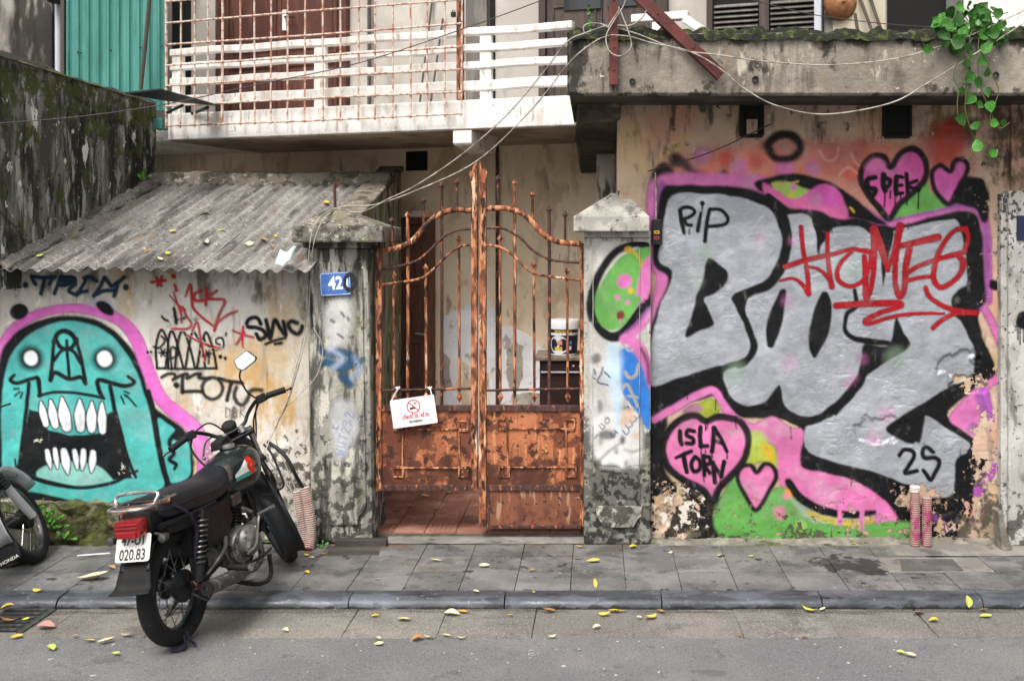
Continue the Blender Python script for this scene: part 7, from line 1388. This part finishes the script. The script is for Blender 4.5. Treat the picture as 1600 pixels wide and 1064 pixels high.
# rope tied round the rear wheel
B(MB().tube(smooth_pts([(-.10, -.10, .72), (-.03, -.135, .66), (.03, -.14, .56), (.02, -.12, .42), (.03, -.115, .30)], 6), .009, 7), 'tie_rope', 'rope_violet')
B(MB().tube(smooth_pts([(-.05, -.05, .055), (-.065, -.062, .025), (-.09, -.07, .008), (-.11, -.06, .006), (-.125, -.02, .006)], 6), .008, 7).tube(smooth_pts([(-.02, -.048, .06), (-.05, -.075, .03), (-.04, -.09, .008), (-.06, -.11, .006)], 5), .007, 6), 'rope_end', 'rope_violet')

# ------------------------------------------------------------------ the other motorcycle, only its front end in view at the left edge
sb = empty('motorcycle', (0, 0, 0), label='second motorcycle, only its silver front mudguard and wheel in view at the left', cat='motorcycle', local=True)
fc = G(66, 879)
# frame: x forward, y left, z up, origin at the front tyre contact; heading away to the right, turned and tipped to the left
sb.matrix_world = Matrix.Translation((fc[0]-.02, fc[1]+.02, .004)) @ Matrix.Rotation(math.radians(99), 4, 'Z') @ Matrix.Rotation(math.radians(-27), 4, 'X')
WS = .27; c2 = Vector((0, 0, WS))
wheel(sb, 'front_wheel', c2, WS, .07, None, 'tyre', 'grey_steel', .06, 28, 'chrome')
B2 = lambda m, n, mat, sm=45, **k: m.build(n, mat, sb, smooth=sm, **k)
gp2 = [(WS*1.10*math.cos(math.radians(a)), WS+WS*1.10*math.sin(math.radians(a))) for a in range(25, 196, 12)]
B2(strip(gp2, .125, curve=.035), 'front_mudguard', 'silver_fender', 60, solid=.004)
fl = B2(strip([(-.280, .20), (-.295, .16), (-.305, .125), (-.312, .10)], .13, curve=.004), 'mud_flap', 'black_matt', 60, solid=.004)
text('flap_lettering', 'HONDA', 'plate_white', fl, Matrix.Translation((-.3175, 0, .118)) @ Matrix.Rotation(math.radians(14), 4, 'Y') @ Matrix.Rotation(math.radians(-90), 4, 'Z') @ Matrix.Rotation(math.radians(90), 4, 'X'), .026, .0003, .0006, xs=1.1)
rk2 = math.radians(26); s2 = Vector((-math.sin(rk2), 0, math.cos(rk2)))
for s in (-1, 1):
    B2(MB().tube([c2+Vector((-.01, s*.085, -.01)), c2+s2*.24+Vector((-.01, s*.085, 0))], .025, 12), 'fork_leg', 'silver_fender'); B2(MB().lathe([(.026+.005*(k % 2), .24+.012*k) for k in range(11)], c2+Vector((-.01, s*.085, 0)), s2, 14), 'fork_boot', 'pvc_black', 0); B2(MB().tube([c2+s2*.35+Vector((-.01, s*.085, 0)), c2+s2*.62+Vector((-.01, s*.085, 0))], .017, 10), 'fork_tube', 'chrome')
    B2(MB().tube([c2+Vector((0, s*.07, 0)), c2+Vector((-.24, s*.06, .10))], .005, 6), 'mudguard_stay', 'grey_steel')
B2(MB().obox(c2+s2*.60, (.06, .22, .03), Matrix.Rotation(-rk2, 3, 'Y')), 'fork_yoke', 'black_paint', 0, bev=.006)
hb2 = c2+s2*.66
B2(MB().tube(smooth_pts([hb2+Vector((-.10, -.34, .06)), hb2+Vector((-.04, -.20, .08)), hb2, hb2+Vector((-.04, .20, .08)), hb2+Vector((-.10, .34, .06))], 5), .011, 10), 'handlebar', 'black_paint'); B2(MB().tube([hb2+Vector((-.05, -.225, .078)), hb2+Vector((-.10, -.35, .058))], .018, 12), 'hand_grip', 'black_matt'); B2(MB().tube([hb2+Vector((.02, -.20, .06)), hb2+Vector((.03, -.30, .05)), hb2+Vector((-.02, -.40, .035))], .005, 6), 'brake_lever', 'black_matt')
B2(MB().tube([(-.30, 0, .70), (-.62, 0, .38)], .04, 12), 'down_tube', 'black_paint'); B2(MB().loft([[(x, hw*a, z+.08*b) for a, b in ((-1, -1), (-1, .5), (-.6, 1), (.6, 1), (1, .5), (1, -1))] for x, hw, z in ((-.36, .08, .72), (-.55, .12, .72), (-.8, .10, .70), (-1.1, .10, .72), (-1.5, .07, .74))]), 'body', 'black_paint', 40)
wheel(sb, 'rear_wheel', Vector((-1.2, 0, WS)), WS, .075, None, 'tyre', 'chrome', .06, 20, 'chrome')
# ================================================================== steel brackets, hoses, cables
def angle_bar(name, p, q, w, t, label):
    p, q = Vector(p), Vector(q); d = (q-p).normalized(); x = Vector((0, 1, 0)).cross(d).normalized(); m = MB()
    m.beam(p, q, w, t, up=(0, 1, 0)); off = x*(w/2-t/2)+Vector((0, w*.42+t/2, 0)); m.beam(p+off, q+off, t, w*.80, up=(0, 1, 0))
    for f in (.55, .8, .92):
        c = p+(q-p)*f-Vector((0, t/2, 0)); m.lathe([(.006, 0), (.006, -.005), (0, -.006)], c, (0, 1, 0), 8)
    return m.build(name, 'red_steel', label=label, cat='bracket', group='red steel angle bars on the parapet', bev=.002)
angle_bar('steel_bracket', P(959, -160, 6.005), P(959, 133, 6.005), .052, .006, 'upright dark red steel angle bar bolted to the parapet corner')
angle_bar('steel_bracket', P(905, -95, 6.002), P(1128, 118, 6.002), .066, .006, 'slanting dark red steel angle bar crossing the parapet')
def hose(pts, r, label, tint='hose_red', alt='hose_white', pitch=.0135):
    P3 = smooth_pts(pts, 10); L = [Vector(p) for p in P3]; e = empty('corrugated_hose', L[-1] if L[-1].z < L[0].z else L[0], label=label, cat='hose', group='red and white corrugated cable hoses')
    MB().tube(P3, r*.88, 14).build('inner_tube', tint, e, smooth=50)
    # ridges along the path
    acc = 0; m = MB(); nxt = 0.0
    for i in range(len(L)-1):
        a, b = L[i], L[i+1]; d = (b-a).length
        while nxt <= acc+d:
            f = (nxt-acc)/d; c = a.lerp(b, f); ax = (b-a).normalized(); h = pitch*.27
            m.lathe([(r*.86, -h), (r, -h*.7), (r, h*.7), (r*.86, h)], c, ax, 14); nxt += pitch
        acc += d
    o = m.build('ridges', alt, e, smooth=40); o['kind'] = 'stuff'
    return e
hose([P(463, 768, 6.44), P(468, 800, 6.43), P(473, 832, 6.42), P(475, 850, 6.40)], .027, 'thinner red and white corrugated hose by the front wheel')
hose([P(476, 762, 6.46), P(483, 800, 6.45), P(485, 835, 6.43), P(481, 860, 6.37)], .034, 'thicker red and white corrugated hose against the grey pillar')
hose([P(1429.5, 768, 6.47), P(1430, 810, 6.46), P(1430, 852, 6.46)], .031, 'taller corrugated hose standing at the foot of the mural', alt='hose_pink')
hose([P(1448, 778, 6.47), P(1448, 815, 6.46), P(1448, 852, 6.46)], .031, 'shorter corrugated hose standing at the foot of the mural', alt='hose_pink')
MB().lathe([(.030, 0), (.033, .004), (.026, .010), (.033, .016), (.026, .022), (.033, .028), (.03, .034), (.02, .034)], P(1429.5, 768, 6.47), (0, 0, 1), 14).build('hose_collar', 'hose_white', label='pale ribbed collar on top of the taller hose', cat='hose collar', smooth=40)
def cable(pts, r, mat, label, name='cable', k=8): return MB().tube(smooth_pts([P(*p) for p in pts], k), r, 7).build(name, mat, smooth=60, label=label, cat='cable')
cable([(523, 327, 6.72), (545, 331, 6.70), (570, 330, 6.68), (605, 312, 6.62), (650, 290, 6.55), (720, 243, 6.45), (790, 182, 6.3), (850, 112, 6.15), (886, 66, 6.04), (915, 52, 6.02), (948, 40, 6.01)], .0042, 'cable_white', 'white cable sagging from the pillar rod, upper of the pair')
cable([(523, 329, 6.70), (540, 322, 6.70), (585, 320, 6.66), (650, 298, 6.55), (745, 252, 6.42), (830, 172, 6.25), (890, 98, 6.04), (930, 65, 6.01), (955, 55, 6.0)], .0042, 'cable_white', 'white cable sagging from the pillar rod, lower of the pair')
cable([(522, 326, 6.70), (500, 340, 6.45), (488, 362, 6.405), (483, 395, 6.42), (480, 450, 6.49), (478, 500, 6.50), (470, 545, 6.48), (447, 630, 6.45), (418, 696, 6.42), (418, 715, 6.42), (440, 745, 6.42), (458, 770, 6.42)], .0038, 'cable_white', 'white cable running down past the pillar into the thinner hose')
cable([(523, 327, 6.70), (506, 342, 6.45), (495, 364, 6.405), (488, 395, 6.43), (484, 450, 6.50), (482, 505, 6.505), (474, 545, 6.49), (450, 628, 6.46), (434, 660, 6.44), (432, 690, 6.43), (450, 735, 6.42), (464, 770, 6.42)], .0036, 'cable_white', 'second white cable beside it ending at the hoses')
cable([(490, 512, 6.505), (503, 538, 6.50), (503, 560, 6.50), (494, 588, 6.50), (472, 612, 6.48), (446, 636, 6.455)], .0036, 'cable_white', 'white cable looping out from the middle of the grey pillar')
cable([(418, 690, 6.44), (438, 704, 6.42), (452, 722, 6.40), (462, 742, 6.40), (474, 764, 6.45)], .012, 'pvc_black', 'thick black cable entering the thicker hose')
cable([(412, 694, 6.46), (424, 708, 6.43), (436, 735, 6.41), (443, 755, 6.40), (438, 764, 6.40), (428, 762, 6.41)], .007, 'pvc_black', 'thin black cable curling behind the front wheel')
cable([(965, 44, 6.0), (1000, 55, 6.0), (1060, 78, 5.99), (1120, 86, 5.98), (1200, 97, 6.0), (1300, 102, 6.0), (1400, 92, 6.0), (1470, 72, 6.0), (1530, 50, 6.0), (1610, 12, 6.0)], .0042, 'cable_white', 'white cable lying along the upper parapet toward the vine')
cable([(955, 55, 5.985), (985, 58, 5.98), (1020, 68, 5.98), (1075, 80, 5.975), (1120, 104, 5.975), (1165, 140, 5.975), (1215, 166, 5.98), (1290, 179, 5.98), (1390, 162, 5.98), (1450, 130, 5.98), (1505, 96, 5.98), (1560, 62, 5.98), (1610, 30, 5.98)], .0042, 'cable_white', 'white cable hanging in a deep loop below the parapet')
cable([(950, 42, 5.985), (966, 18, 5.98), (968, 14, 5.98), (985, 60, 5.975), (984, 78, 5.975), (968, 88, 5.975), (952, 80, 5.975), (947, 58, 5.98), (958, 35, 5.98), (974, 10, 5.98), (980, -12, 5.98)], .0038, 'cable_white', 'white cable coiled in a loop on the red upright bar')
cable([(913, 54, 6.04), (912, 42, 6.03), (922, 37, 6.03), (940, 38, 6.02), (952, 44, 6.0)], .0038, 'cable_white', 'short white cable end curled on the parapet corner')
cable([(965, 40, 5.99), (985, 40, 5.98), (1002, 30, 5.98), (1010, 17, 5.98)], .0036, 'cable_white', 'short white cable end right of the red upright bar')
cable([(-30, 195, 6.1), (120, 183, 6.1), (260, 163, 6.15), (400, 133, 6.2), (560, 99, 6.25), (740, 40, 6.3), (880, -12, 6.3), (1000, -60, 6.3)], .0032, 'cable_dark', 'thin dark wire crossing the balcony from the left')
cable([(1012, 268, 6.50), (1085, 247, 6.49), (1130, 230, 6.48), (1165, 213, 6.48), (1205, 194, 6.50)], .004, 'cable_dark', 'thin dark wire on the wall left of the black ring')
cable([(1130, -12, 6.8), (1220, 12, 6.8), (1300, 28, 6.8), (1440, 42, 6.75), (1560, 40, 6.7)], .003, 'cable_dark', 'thin dark wire in front of the upper shutters')
# ================================================================== plants
lf = MB(); prof = [(0, 0), (.10, .30), (.34, .46), (.62, .36), (.86, .14), (1, 0)]
vs = []; fs = []
for i, (t, w) in enumerate(prof): vs += [(-w, t, .10*w*2-.22*t*t+.05), (0, t, -.22*t*t), (w, t, .10*w*2-.22*t*t+.05)]
for i in range(len(prof)-1):
    a, b = i*3, (i+1)*3; fs += [(a, a+1, b+1, b), (a+1, a+2, b+2, b+1)]
lf.add(vs, fs)
vine = empty('climbing_vine', P(1505, 60, 6.05), label='green heart leaved vine spilling over the right end of the parapet', cat='vine')
L0 = None
rv = random.Random(5); spots = []
for k in range(95):
    a = rv.uniform(0, 6.28); r = rv.random()**.6; spots.append((1516+58*r*math.cos(a)+10*math.sin(3*a), 46+36*r*math.sin(a)+6*math.cos(5*a), rv.uniform(5.92, 6.16), rv.choice((8, 11, 14, 17, 20, 22))))
spots += [(1480, 40, 5.98, 24), (1495, 30, 5.97, 22), (1478, 56, 5.98, 22), (1535, 12, 6.0, 20), (1560, 22, 6.0, 16), (1450, 78, 6.0, 17), (1515, 85, 5.97, 15), (1530, 97, 5.97, 19), (1507, 97, 5.97, 16), (1513, 122, 5.97, 18), (1526, 131, 5.97, 19), (1545, 146, 5.97, 15), (1514, 156, 5.97, 18), (1521, 166, 5.97, 19), (1547, 168, 5.97, 17), (1533, 165, 5.97, 13), (1497, 187, 5.97, 20), (1526, 198, 5.97, 19), (1553, 193, 5.97, 15), (1566, 192, 5.98, 11), (1528, 227, 5.97, 20), (1553, 238, 5.97, 14), (1502, 142, 5.98, 13), (1540, 112, 5.98, 14), (1508, 75, 5.97, 18), (1548, 60, 5.98, 17)]
for i, (px, py, Y, s) in enumerate(spots):
    sz = s*Y/F*1.12; rot = (math.radians(90+rv.uniform(-40, 55)), rv.uniform(-.5, .5), rv.choice((1, -1))*rv.uniform(.3, 2.6)); loc = P(px, py, Y)
    rot = Euler((math.radians(rv.uniform(55, 115)), rv.uniform(-1.0, 1.0)+rv.choice((1.6, -1.6, 3.1, 0)), rv.uniform(-.7, .7)))
    if L0 is None: L0 = lf.build('leaf', 'leaf_vine', vine, smooth=60); L0.location = Vector(loc)-ORG[vine]; L0.rotation_euler = rot; L0.scale = (sz, sz, sz)
    else: inst(L0, loc, vine, rot, (sz*rv.uniform(.85, 1.1), sz, sz), 'leaf')
for pts in ([(1560, 60, 6.12), (1520, 48, 6.0), (1515, 90, 5.975), (1512, 130, 5.975), (1518, 165, 5.975)], [(1530, 50, 6.0), (1528, 100, 5.975), (1533, 140, 5.975), (1545, 168, 5.975), (1548, 190, 5.975)], [(1512, 130, 5.975), (1508, 170, 5.975), (1518, 205, 5.975), (1528, 228, 5.975), (1545, 246, 5.975), (1553, 240, 5.975)], [(1500, 55, 6.0), (1470, 70, 6.0), (1450, 78, 6.0)], [(1575, 20, 6.1), (1540, 30, 6.05), (1500, 40, 6.0), (1478, 50, 6.0)], [(1545, 168, 5.975), (1560, 200, 5.975), (1578, 192, 5.975)], [(1600, 45, 6.15), (1560, 62, 6.12), (1530, 62, 6.05)], [(1585, 60, 6.1), (1550, 20, 6.0), (1530, 8, 5.98)], [(1540, 70, 6.0), (1500, 20, 5.96), (1470, 28, 5.95)], [(1520, 60, 5.98), (1500, 90, 5.965), (1490, 120, 5.965), (1502, 145, 5.965)], [(1560, 70, 6.0), (1545, 100, 5.965), (1560, 140, 5.965), (1552, 168, 5.965)], [(1515, 100, 5.97), (1497, 150, 5.965), (1497, 187, 5.965)]):
    MB().tube(smooth_pts([P(*p) for p in pts], 6), .0032, 5).build('stem', 'vine_stem', vine, smooth=60)
def small_plant(name, base, stems, label, mat='fern', cat='plant'):
    e = empty(name, base, label=label, cat=cat); first = None; b = Vector(base)
    for (dx, dz, n, s) in stems:
        tip = b+Vector((dx, -.01, dz)); mid = b+Vector((dx*.3, 0, dz*.6)); pts = smooth_pts([b, mid, tip], 5); MB().tube(pts, .0022, 5).build('stem', 'vine_stem', e)
        for k in range(n):
            p = Vector(pts[min(len(pts)-1, 3+int((len(pts)-3)*k/max(1, n-1)))]); rot = Euler((math.radians(rv.uniform(40, 100)), rv.uniform(-.6, .6)+(1.3 if k % 2 else -1.3), rv.uniform(-.4, .4)))
            if first is None: first = lf.build('leaf', mat, e, smooth=60); first.location = p-b; first.rotation_euler = rot; first.scale = (s, s, s)
            else: inst(first, p, e, rot, (s*.8, s, s), 'leaf')
    return e
small_plant('seedling', P(922, 56, 6.12), [(-.01, .17, 6, .026), (.012, .10, 3, .022)], 'tiny green seedling growing on the left parapet corner', 'leaf_vine')
small_plant('fern', (PX(80, 6.45), 6.45, .12), [(-.10, .10, 9, .034), (-.05, .13, 9, .036), (.02, .12, 9, .034), (.07, .08, 8, .032), (-.13, .04, 7, .03), (.11, .02, 6, .03)], 'green fern on the mossy bank below the teal creature')
small_plant('fern', (PX(103, 6.42), 6.42, .055), [(-.04, .05, 6, .024), (.03, .06, 6, .024), (.07, .01, 5, .02)], 'smaller fern just right of the larger one on the bank')
small_plant('weed', (PX(205, 6.42), 6.40, .0), [(-.06, .035, 5, .02), (.02, .045, 5, .02), (.08, .03, 5, .02)], 'low green weeds in the crack behind the rear wheel')
small_plant('weed', G(505, 857), [(-.03, .03, 4, .016), (.03, .04, 4, .018), (.0, .05, 4, .016)], 'small weed at the left foot of the grey pillar')
small_plant('weed', (PX(583, 6.52), 6.50, .0), [(-.02, .03, 4, .014), (.02, .025, 4, .014)], 'small weed at the right foot of the grey pillar')
small_plant('weed', P(222, 283, 8.3), [(-.06, .07, 5, .03), (.03, .09, 6, .03), (.07, .04, 4, .028)], 'green weed where the shed roof meets the mouldy wall')
# ================================================================== small street things
m = MB().ball((0, 0, 0), (.16, .14, .13), 16, 10); m.v = [(x*(1+.35*(float(fbm(np.array(x*9+y*5), np.array(z*9), 71))-.45)), y*(1+.3*(float(fbm(np.array(y*9), np.array(z*9+x*6), 72))-.45)), max(-.10, z*(1+.4*(float(fbm(np.array(x*8), np.array(y*8), 73))-.45)))) for x, y, z in m.v]
bs = G(-12, 892); m.xf(Matrix.Translation((bs[0]-.01, bs[1]+.12, .098))).build('rough_stone', 'rubble', smooth=50, label='rough stone block under the silver mudguard at the left edge', cat='stone')
t0_, t1_ = G(512, 868), G(597, 868)
tr = MB().prism([(t0_[0], 6.27), (t1_[0]-.02, 6.27), (PX(597, 6.5), 6.46), (PX(514, 6.5), 6.46)], lambda u, v, w: (u, v, w), 0, .006); tr.box(t0_[0], t1_[0]-.01, 6.44, 6.50, 0, .045); tr.build('pillar_step', 'plank_wet', label='dark wet stone slab lying before the grey pillar', cat='slab', bev=.004)
dg = empty('drain_grate', G(20, 970, ROADZ), label='iron drain grate in the gutter at the left edge', cat='grate')
g0, g1 = PX(-20, 5.3), PX(52, 5.3)
MB().box(g0, g1, 5.16, 5.46, ROADZ-.002, ROADZ+.003).build('pit', 'dark_opening', dg)
for k in range(6): y = 5.17+k*.056; MB().prism([(g0, y), (g1, y+.01), (g1, y+.026), (g0, y+.016)], lambda u, v, w: (u, v, w), ROADZ+.002, ROADZ+.009).build('grate_bar', 'grey_steel', dg)
MB().box(g1, g1+.03, 5.15, 5.47, ROADZ, ROADZ+.009).build('grate_frame', 'grey_steel', dg)
a, b = G(121, 868, .004), G(172, 864, .004); MB().tube([a, b], .005, 8).build('drinking_straw', 'paper', smooth=50, label='white straw lying on the pavement behind the bike', cat='straw')
film = MB().grid(6, 5, lambda u, v: (PX(430+26*u+4*v, 6.30), 6.30+.05*v+.02*math.sin(u*6), PZ(414-22*v+5*math.sin(u*5), 6.30)+.01)); film.build('plastic_scrap', 'film_blue', smooth=60, label='pale blue plastic scrap caught on the shed roof corner', cat='scrap', solid=.001)
# fallen leaves
def leafmesh(curl, fold, asp):
    m = MB(); n = 7; vs = []
    for i in range(n):
        t = i/(n-1); w = asp*.5*math.sin(math.pi*t**.85)**.8*(1 if t < 1 else 0)+.002
        for s in (-1, -.5, 0, .5, 1): vs.append((s*w, t-.5, fold*abs(s)*w*2+curl*(t-.5)**2*4*.25+.02*math.sin(t*9+s*3)))
    fs = [(i*5+j, i*5+j+1, (i+1)*5+j+1, (i+1)*5+j) for i in range(n-1) for j in range(4)]
    return m.add(vs, fs)
LM = [leafmesh(*q) for q in ((.35, .18, .50), (.75, .35, .46), (.15, .45, .55), (1.1, .10, .42))]
LEAVES = [
 (60, 924, 22, 'yellow', 'yellow leaf on the kerb at the far left'), (145, 905, 46, 'dry', 'large curled dry leaf on the pavement left of the plate'), (11, 949, 20, 'yellow', 'yellow leaf on the upper edge of the drain grate'), (12, 970, 26, 'brown', 'brown leaf lying across the drain grate'),
 (40, 968, 15, 'lime', 'round lime leaf beside the drain grate'), (72, 980, 30, 'red', 'dull red leaf on the gutter right of the grate'), (26, 995, 19, 'yellow', 'yellow leaf on the road below the grate'), (79, 1013, 22, 'lime', 'lime yellow leaf low on the road at the left'),
 (117, 995, 12, 'dry', 'small pale crumpled leaf left of the rear wheel'), (140, 1001, 18, 'yellow', 'yellow leaf, left of two near the rear wheel'), (165, 1003, 25, 'pale', 'pale yellow leaf, right of two near the rear wheel'), (169, 997, 11, 'red', 'small rusty leaf above the pale leaf by the wheel'),
 (199, 993, 22, 'dry', 'pinkish dry leaf touching the rear tyre shadow'), (181, 1022, 15, 'lime', 'small olive leaf lowest on the road at the left'), (175, 887, 14, 'brown', 'small brown leaf under the mud flap'), (186, 923, 11, 'red', 'tiny dark red leaf on the kerb below the flap'), (193, 918, 8, 'yellow', 'tiny yellow leaf on the kerb below the flap'),
 (479, 895, 13, 'gold', 'orange leaf on the slab in front of the front wheel'), (479, 868, 10, 'yellow', 'yellow leaf beside the front tyre'), (487, 872, 9, 'dry', 'dry crumb of leaf right of the front tyre'), (505, 866, 14, 'brown', 'brown leaf heap scrap by the pillar slab'), (452, 866, 10, 'yellow', 'yellow leaf under the crash bar'), (446, 871, 10, 'red', 'reddish leaf under the crash bar'),
 (589, 905, 9, 'pale', 'small pale leaf on the slabs below the grey pillar'), (676, 843, 10, 'lime', 'round lime leaf near the gate threshold'), (681, 877, 18, 'pale', 'pale leaf on the slabs before the left gate leaf'), (757, 885, 18, 'pale', 'pale doubled leaf on the slabs before the gate middle'), (744, 924, 11, 'pale', 'small pale leaf on the kerb below the gate'), (780, 823, 8, 'yellow', 'tiny yellow leaf on the red tiles'),
 (446, 985, 13, 'pale', 'pale yellow leaf on the gutter right of the bike'), (586, 962, 14, 'gold', 'golden leaf in the gutter below the grey pillar'), (631, 968, 23, 'pale', 'slender pale leaf in the gutter below the gate'), (706, 960, 26, 'dry', 'large dry leaf against the kerb, brown half'), (723, 956, 17, 'gold', 'golden leaf against the kerb touching a large dry one'), (797, 962, 12, 'yellow', 'yellow leaf in the gutter below the right gate leaf'),
 (592, 1006, 15, 'pale', 'pale leaf on the road edge, lower of two'), (591, 998, 11, 'pale', 'pale leaf on the road edge, upper of two'), (652, 998, 21, 'brown', 'brown leaf first in a row along the road edge'), (670, 996, 19, 'pale', 'pale leaf second in a row along the road edge'), (697, 993, 16, 'pale', 'pale leaf third in a row along the road edge'), (720, 997, 14, 'pale', 'pale leaf last in a row along the road edge'),
 (907, 855, 15, 'yellow', 'yellow leaf at the foot of the pale pillar, left one'), (989, 855, 14, 'yellow', 'yellow leaf at the foot of the pale pillar, right one'), (1047, 864, 9, 'pale', 'small pale leaf on the slabs below the pink heart'), (1124, 868, 9, 'yellow', 'small yellow leaf on the slabs below the green paint'), (1174, 870, 9, 'lime', 'small lime leaf on the slabs below the green paint'), (927, 877, 23, 'yellow', 'wide yellow leaf on the slabs before the pale pillar'),
 (831, 892, 11, 'gold', 'small golden leaf on the slabs before the right gate leaf'), (929, 915, 15, 'yellow', 'upright yellow leaf on the slabs near the kerb middle'), (833, 926, 7, 'yellow', 'tiny yellow leaf on the kerb edge'), (945, 960, 20, 'yellow', 'yellow leaf, left of a cluster of three at the kerb'), (961, 955, 23, 'yellow', 'largest yellow leaf in a cluster of three at the kerb'), (974, 955, 11, 'gold', 'smallest leaf in a cluster of three at the kerb'),
 (999, 965, 10, 'pale', 'small pale leaf touching a large yellow one in the gutter'), (1015, 965, 26, 'yellow', 'large bright yellow leaf in the gutter below the pale pillar'), (862, 995, 15, 'dry', 'pale brown leaf at the road edge below the gate'), (932, 980, 14, 'pale', 'thin pale leaf in the middle of the gutter'), (857, 955, 22, 'brown', 'dark brown crumpled leaf in the gutter below the gate'), (1032, 955, 15, 'brown', 'dark brown leaf under a kerb joint'), (1155, 993, 15, 'brown', 'brown leaf at the road edge below the mural'),
 (1334, 850, 8, 'yellow', 'tiny yellow leaf at the foot of the mural'), (1265, 954, 25, 'yellow', 'large yellow leaf at a kerb joint on the right'), (1285, 952, 12, 'pale', 'pale leaf end at a kerb joint on the right'), (1436, 958, 25, 'red', 'large dull pink leaf in the gutter at the right'), (1459, 970, 17, 'gold', 'golden leaf in the gutter at the right'), (1512, 945, 19, 'lime', 'lime leaf standing upright against the kerb'), (1540, 963, 20, 'lime', 'lime leaf in the gutter at the far right'), (1537, 954, 15, 'brown', 'brown leaf behind the lime one at the far right'),
 (1407, 1020, 14, 'lime', 'small lime leaf on the road at the right'), (1422, 1024, 19, 'dry', 'dry leaf on the road beside a lime one'), (1257, 995, 15, 'brown', 'brown leaf at the road edge on the right'),
 (665, 775, 14, 'pale', 'pale leaf on the red tiles under the left gate leaf'), (700, 770, 10, 'lime', 'lime leaf on the red tiles under the left gate leaf'), (640, 790, 13, 'brown', 'brown leaf on the red tiles near the pillar'), (620, 800, 16, 'brown', 'dead leaf heap scrap on the tiles behind the pillar')]
rl_ = random.Random(11); lbase = {}
for px, py, s, kind, lab in LEAVES:
    if py < 838 and 600 < px < 910: z = .040
    elif py < 923: z = .006
    elif py < 937: z = .007
    elif py < 951: z = -.020
    else: z = ROADZ+.008
    loc = G(px, py, z); sz = max(.015, s*loc[1]/F)*1.0; key = (kind, rl_.randrange(4))
    up_ = 'upright' in lab or 'standing' in lab
    rot = Euler((math.radians(62 if up_ else rl_.uniform(-12, 12)), math.radians(rl_.uniform(-14, 14)), rl_.uniform(-.5, .5) if up_ else (math.pi/2+rl_.uniform(-.7, .7))*rl_.choice((1, -1))))
    if key not in lbase:
        o = LM[key[1]].build('fallen_leaf', 'leaf_'+kind, smooth=60); lbase[key] = o
    else: o = inst(lbase[key], loc, None, name='fallen_leaf')
    o.location = Vector(loc)+Vector((0, 0, sz*.30 if up_ else .003)); o.rotation_euler = rot; o.scale = (sz*rl_.uniform(.9, 1.15), sz, sz*.8)
    props(o, lab, 'leaf', 'fallen leaves on the street')
ROOFL = [(118, 376, 34, 'dry', 'large dry leaf standing on the shed roof at the left'), (62, 406, 14, 'lime', 'small lime leaf on the lower left of the shed roof'), (270, 367, 12, 'yellow', 'yellow leaf in the middle of the shed roof'), (322, 386, 18, 'dry', 'dry folded leaf on the right half of the shed roof'), (390, 388, 22, 'pale', 'pale leaf on the shed roof near the eave, right'), (262, 402, 14, 'lime', 'lime leaf near the shed eave'), (345, 366, 12, 'lime', 'small lime leaf right of the yellow one on the roof'), (250, 411, 14, 'pale', 'pale sliver of leaf at the shed eave'), (318, 341, 18, 'brown', 'brown twig of leaf high on the shed roof'), (232, 398, 18, 'brown', 'dark curled leaf low on the shed roof'), (412, 380, 16, 'brown', 'brown leaf litter at the right roof edge'), (425, 390, 14, 'brown', 'brown leaf litter lowest at the right roof edge'), (430, 375, 12, 'gold', 'gold leaf litter at the right roof edge'), (510, 322, 16, 'gold', 'gold leaf beside the pillar cap on the roof')]
for px, py, s, kind, lab in ROOFL:
    k = (py-CY)/F; Y = (H-1.713+.29*6.33)/(k+.29); loc = (PX(px, Y), Y, roofz(Y)+.022); sz = s*Y/F*1.15
    o = inst(lbase.get((kind, 0)) or list(lbase.values())[0], loc, None, name='fallen_leaf'); o.data = o.data.copy(); o.data.materials.clear(); o.data.materials.append(MAT['leaf_'+kind])
    o.rotation_euler = (math.radians(16 if s < 30 else 50), math.radians(rl_.uniform(-15, 15)), rl_.uniform(-1.5, 1.5)); o.scale = (sz*.9, sz, sz*1.2); props(o, lab, 'leaf', 'leaves on the shed roof')
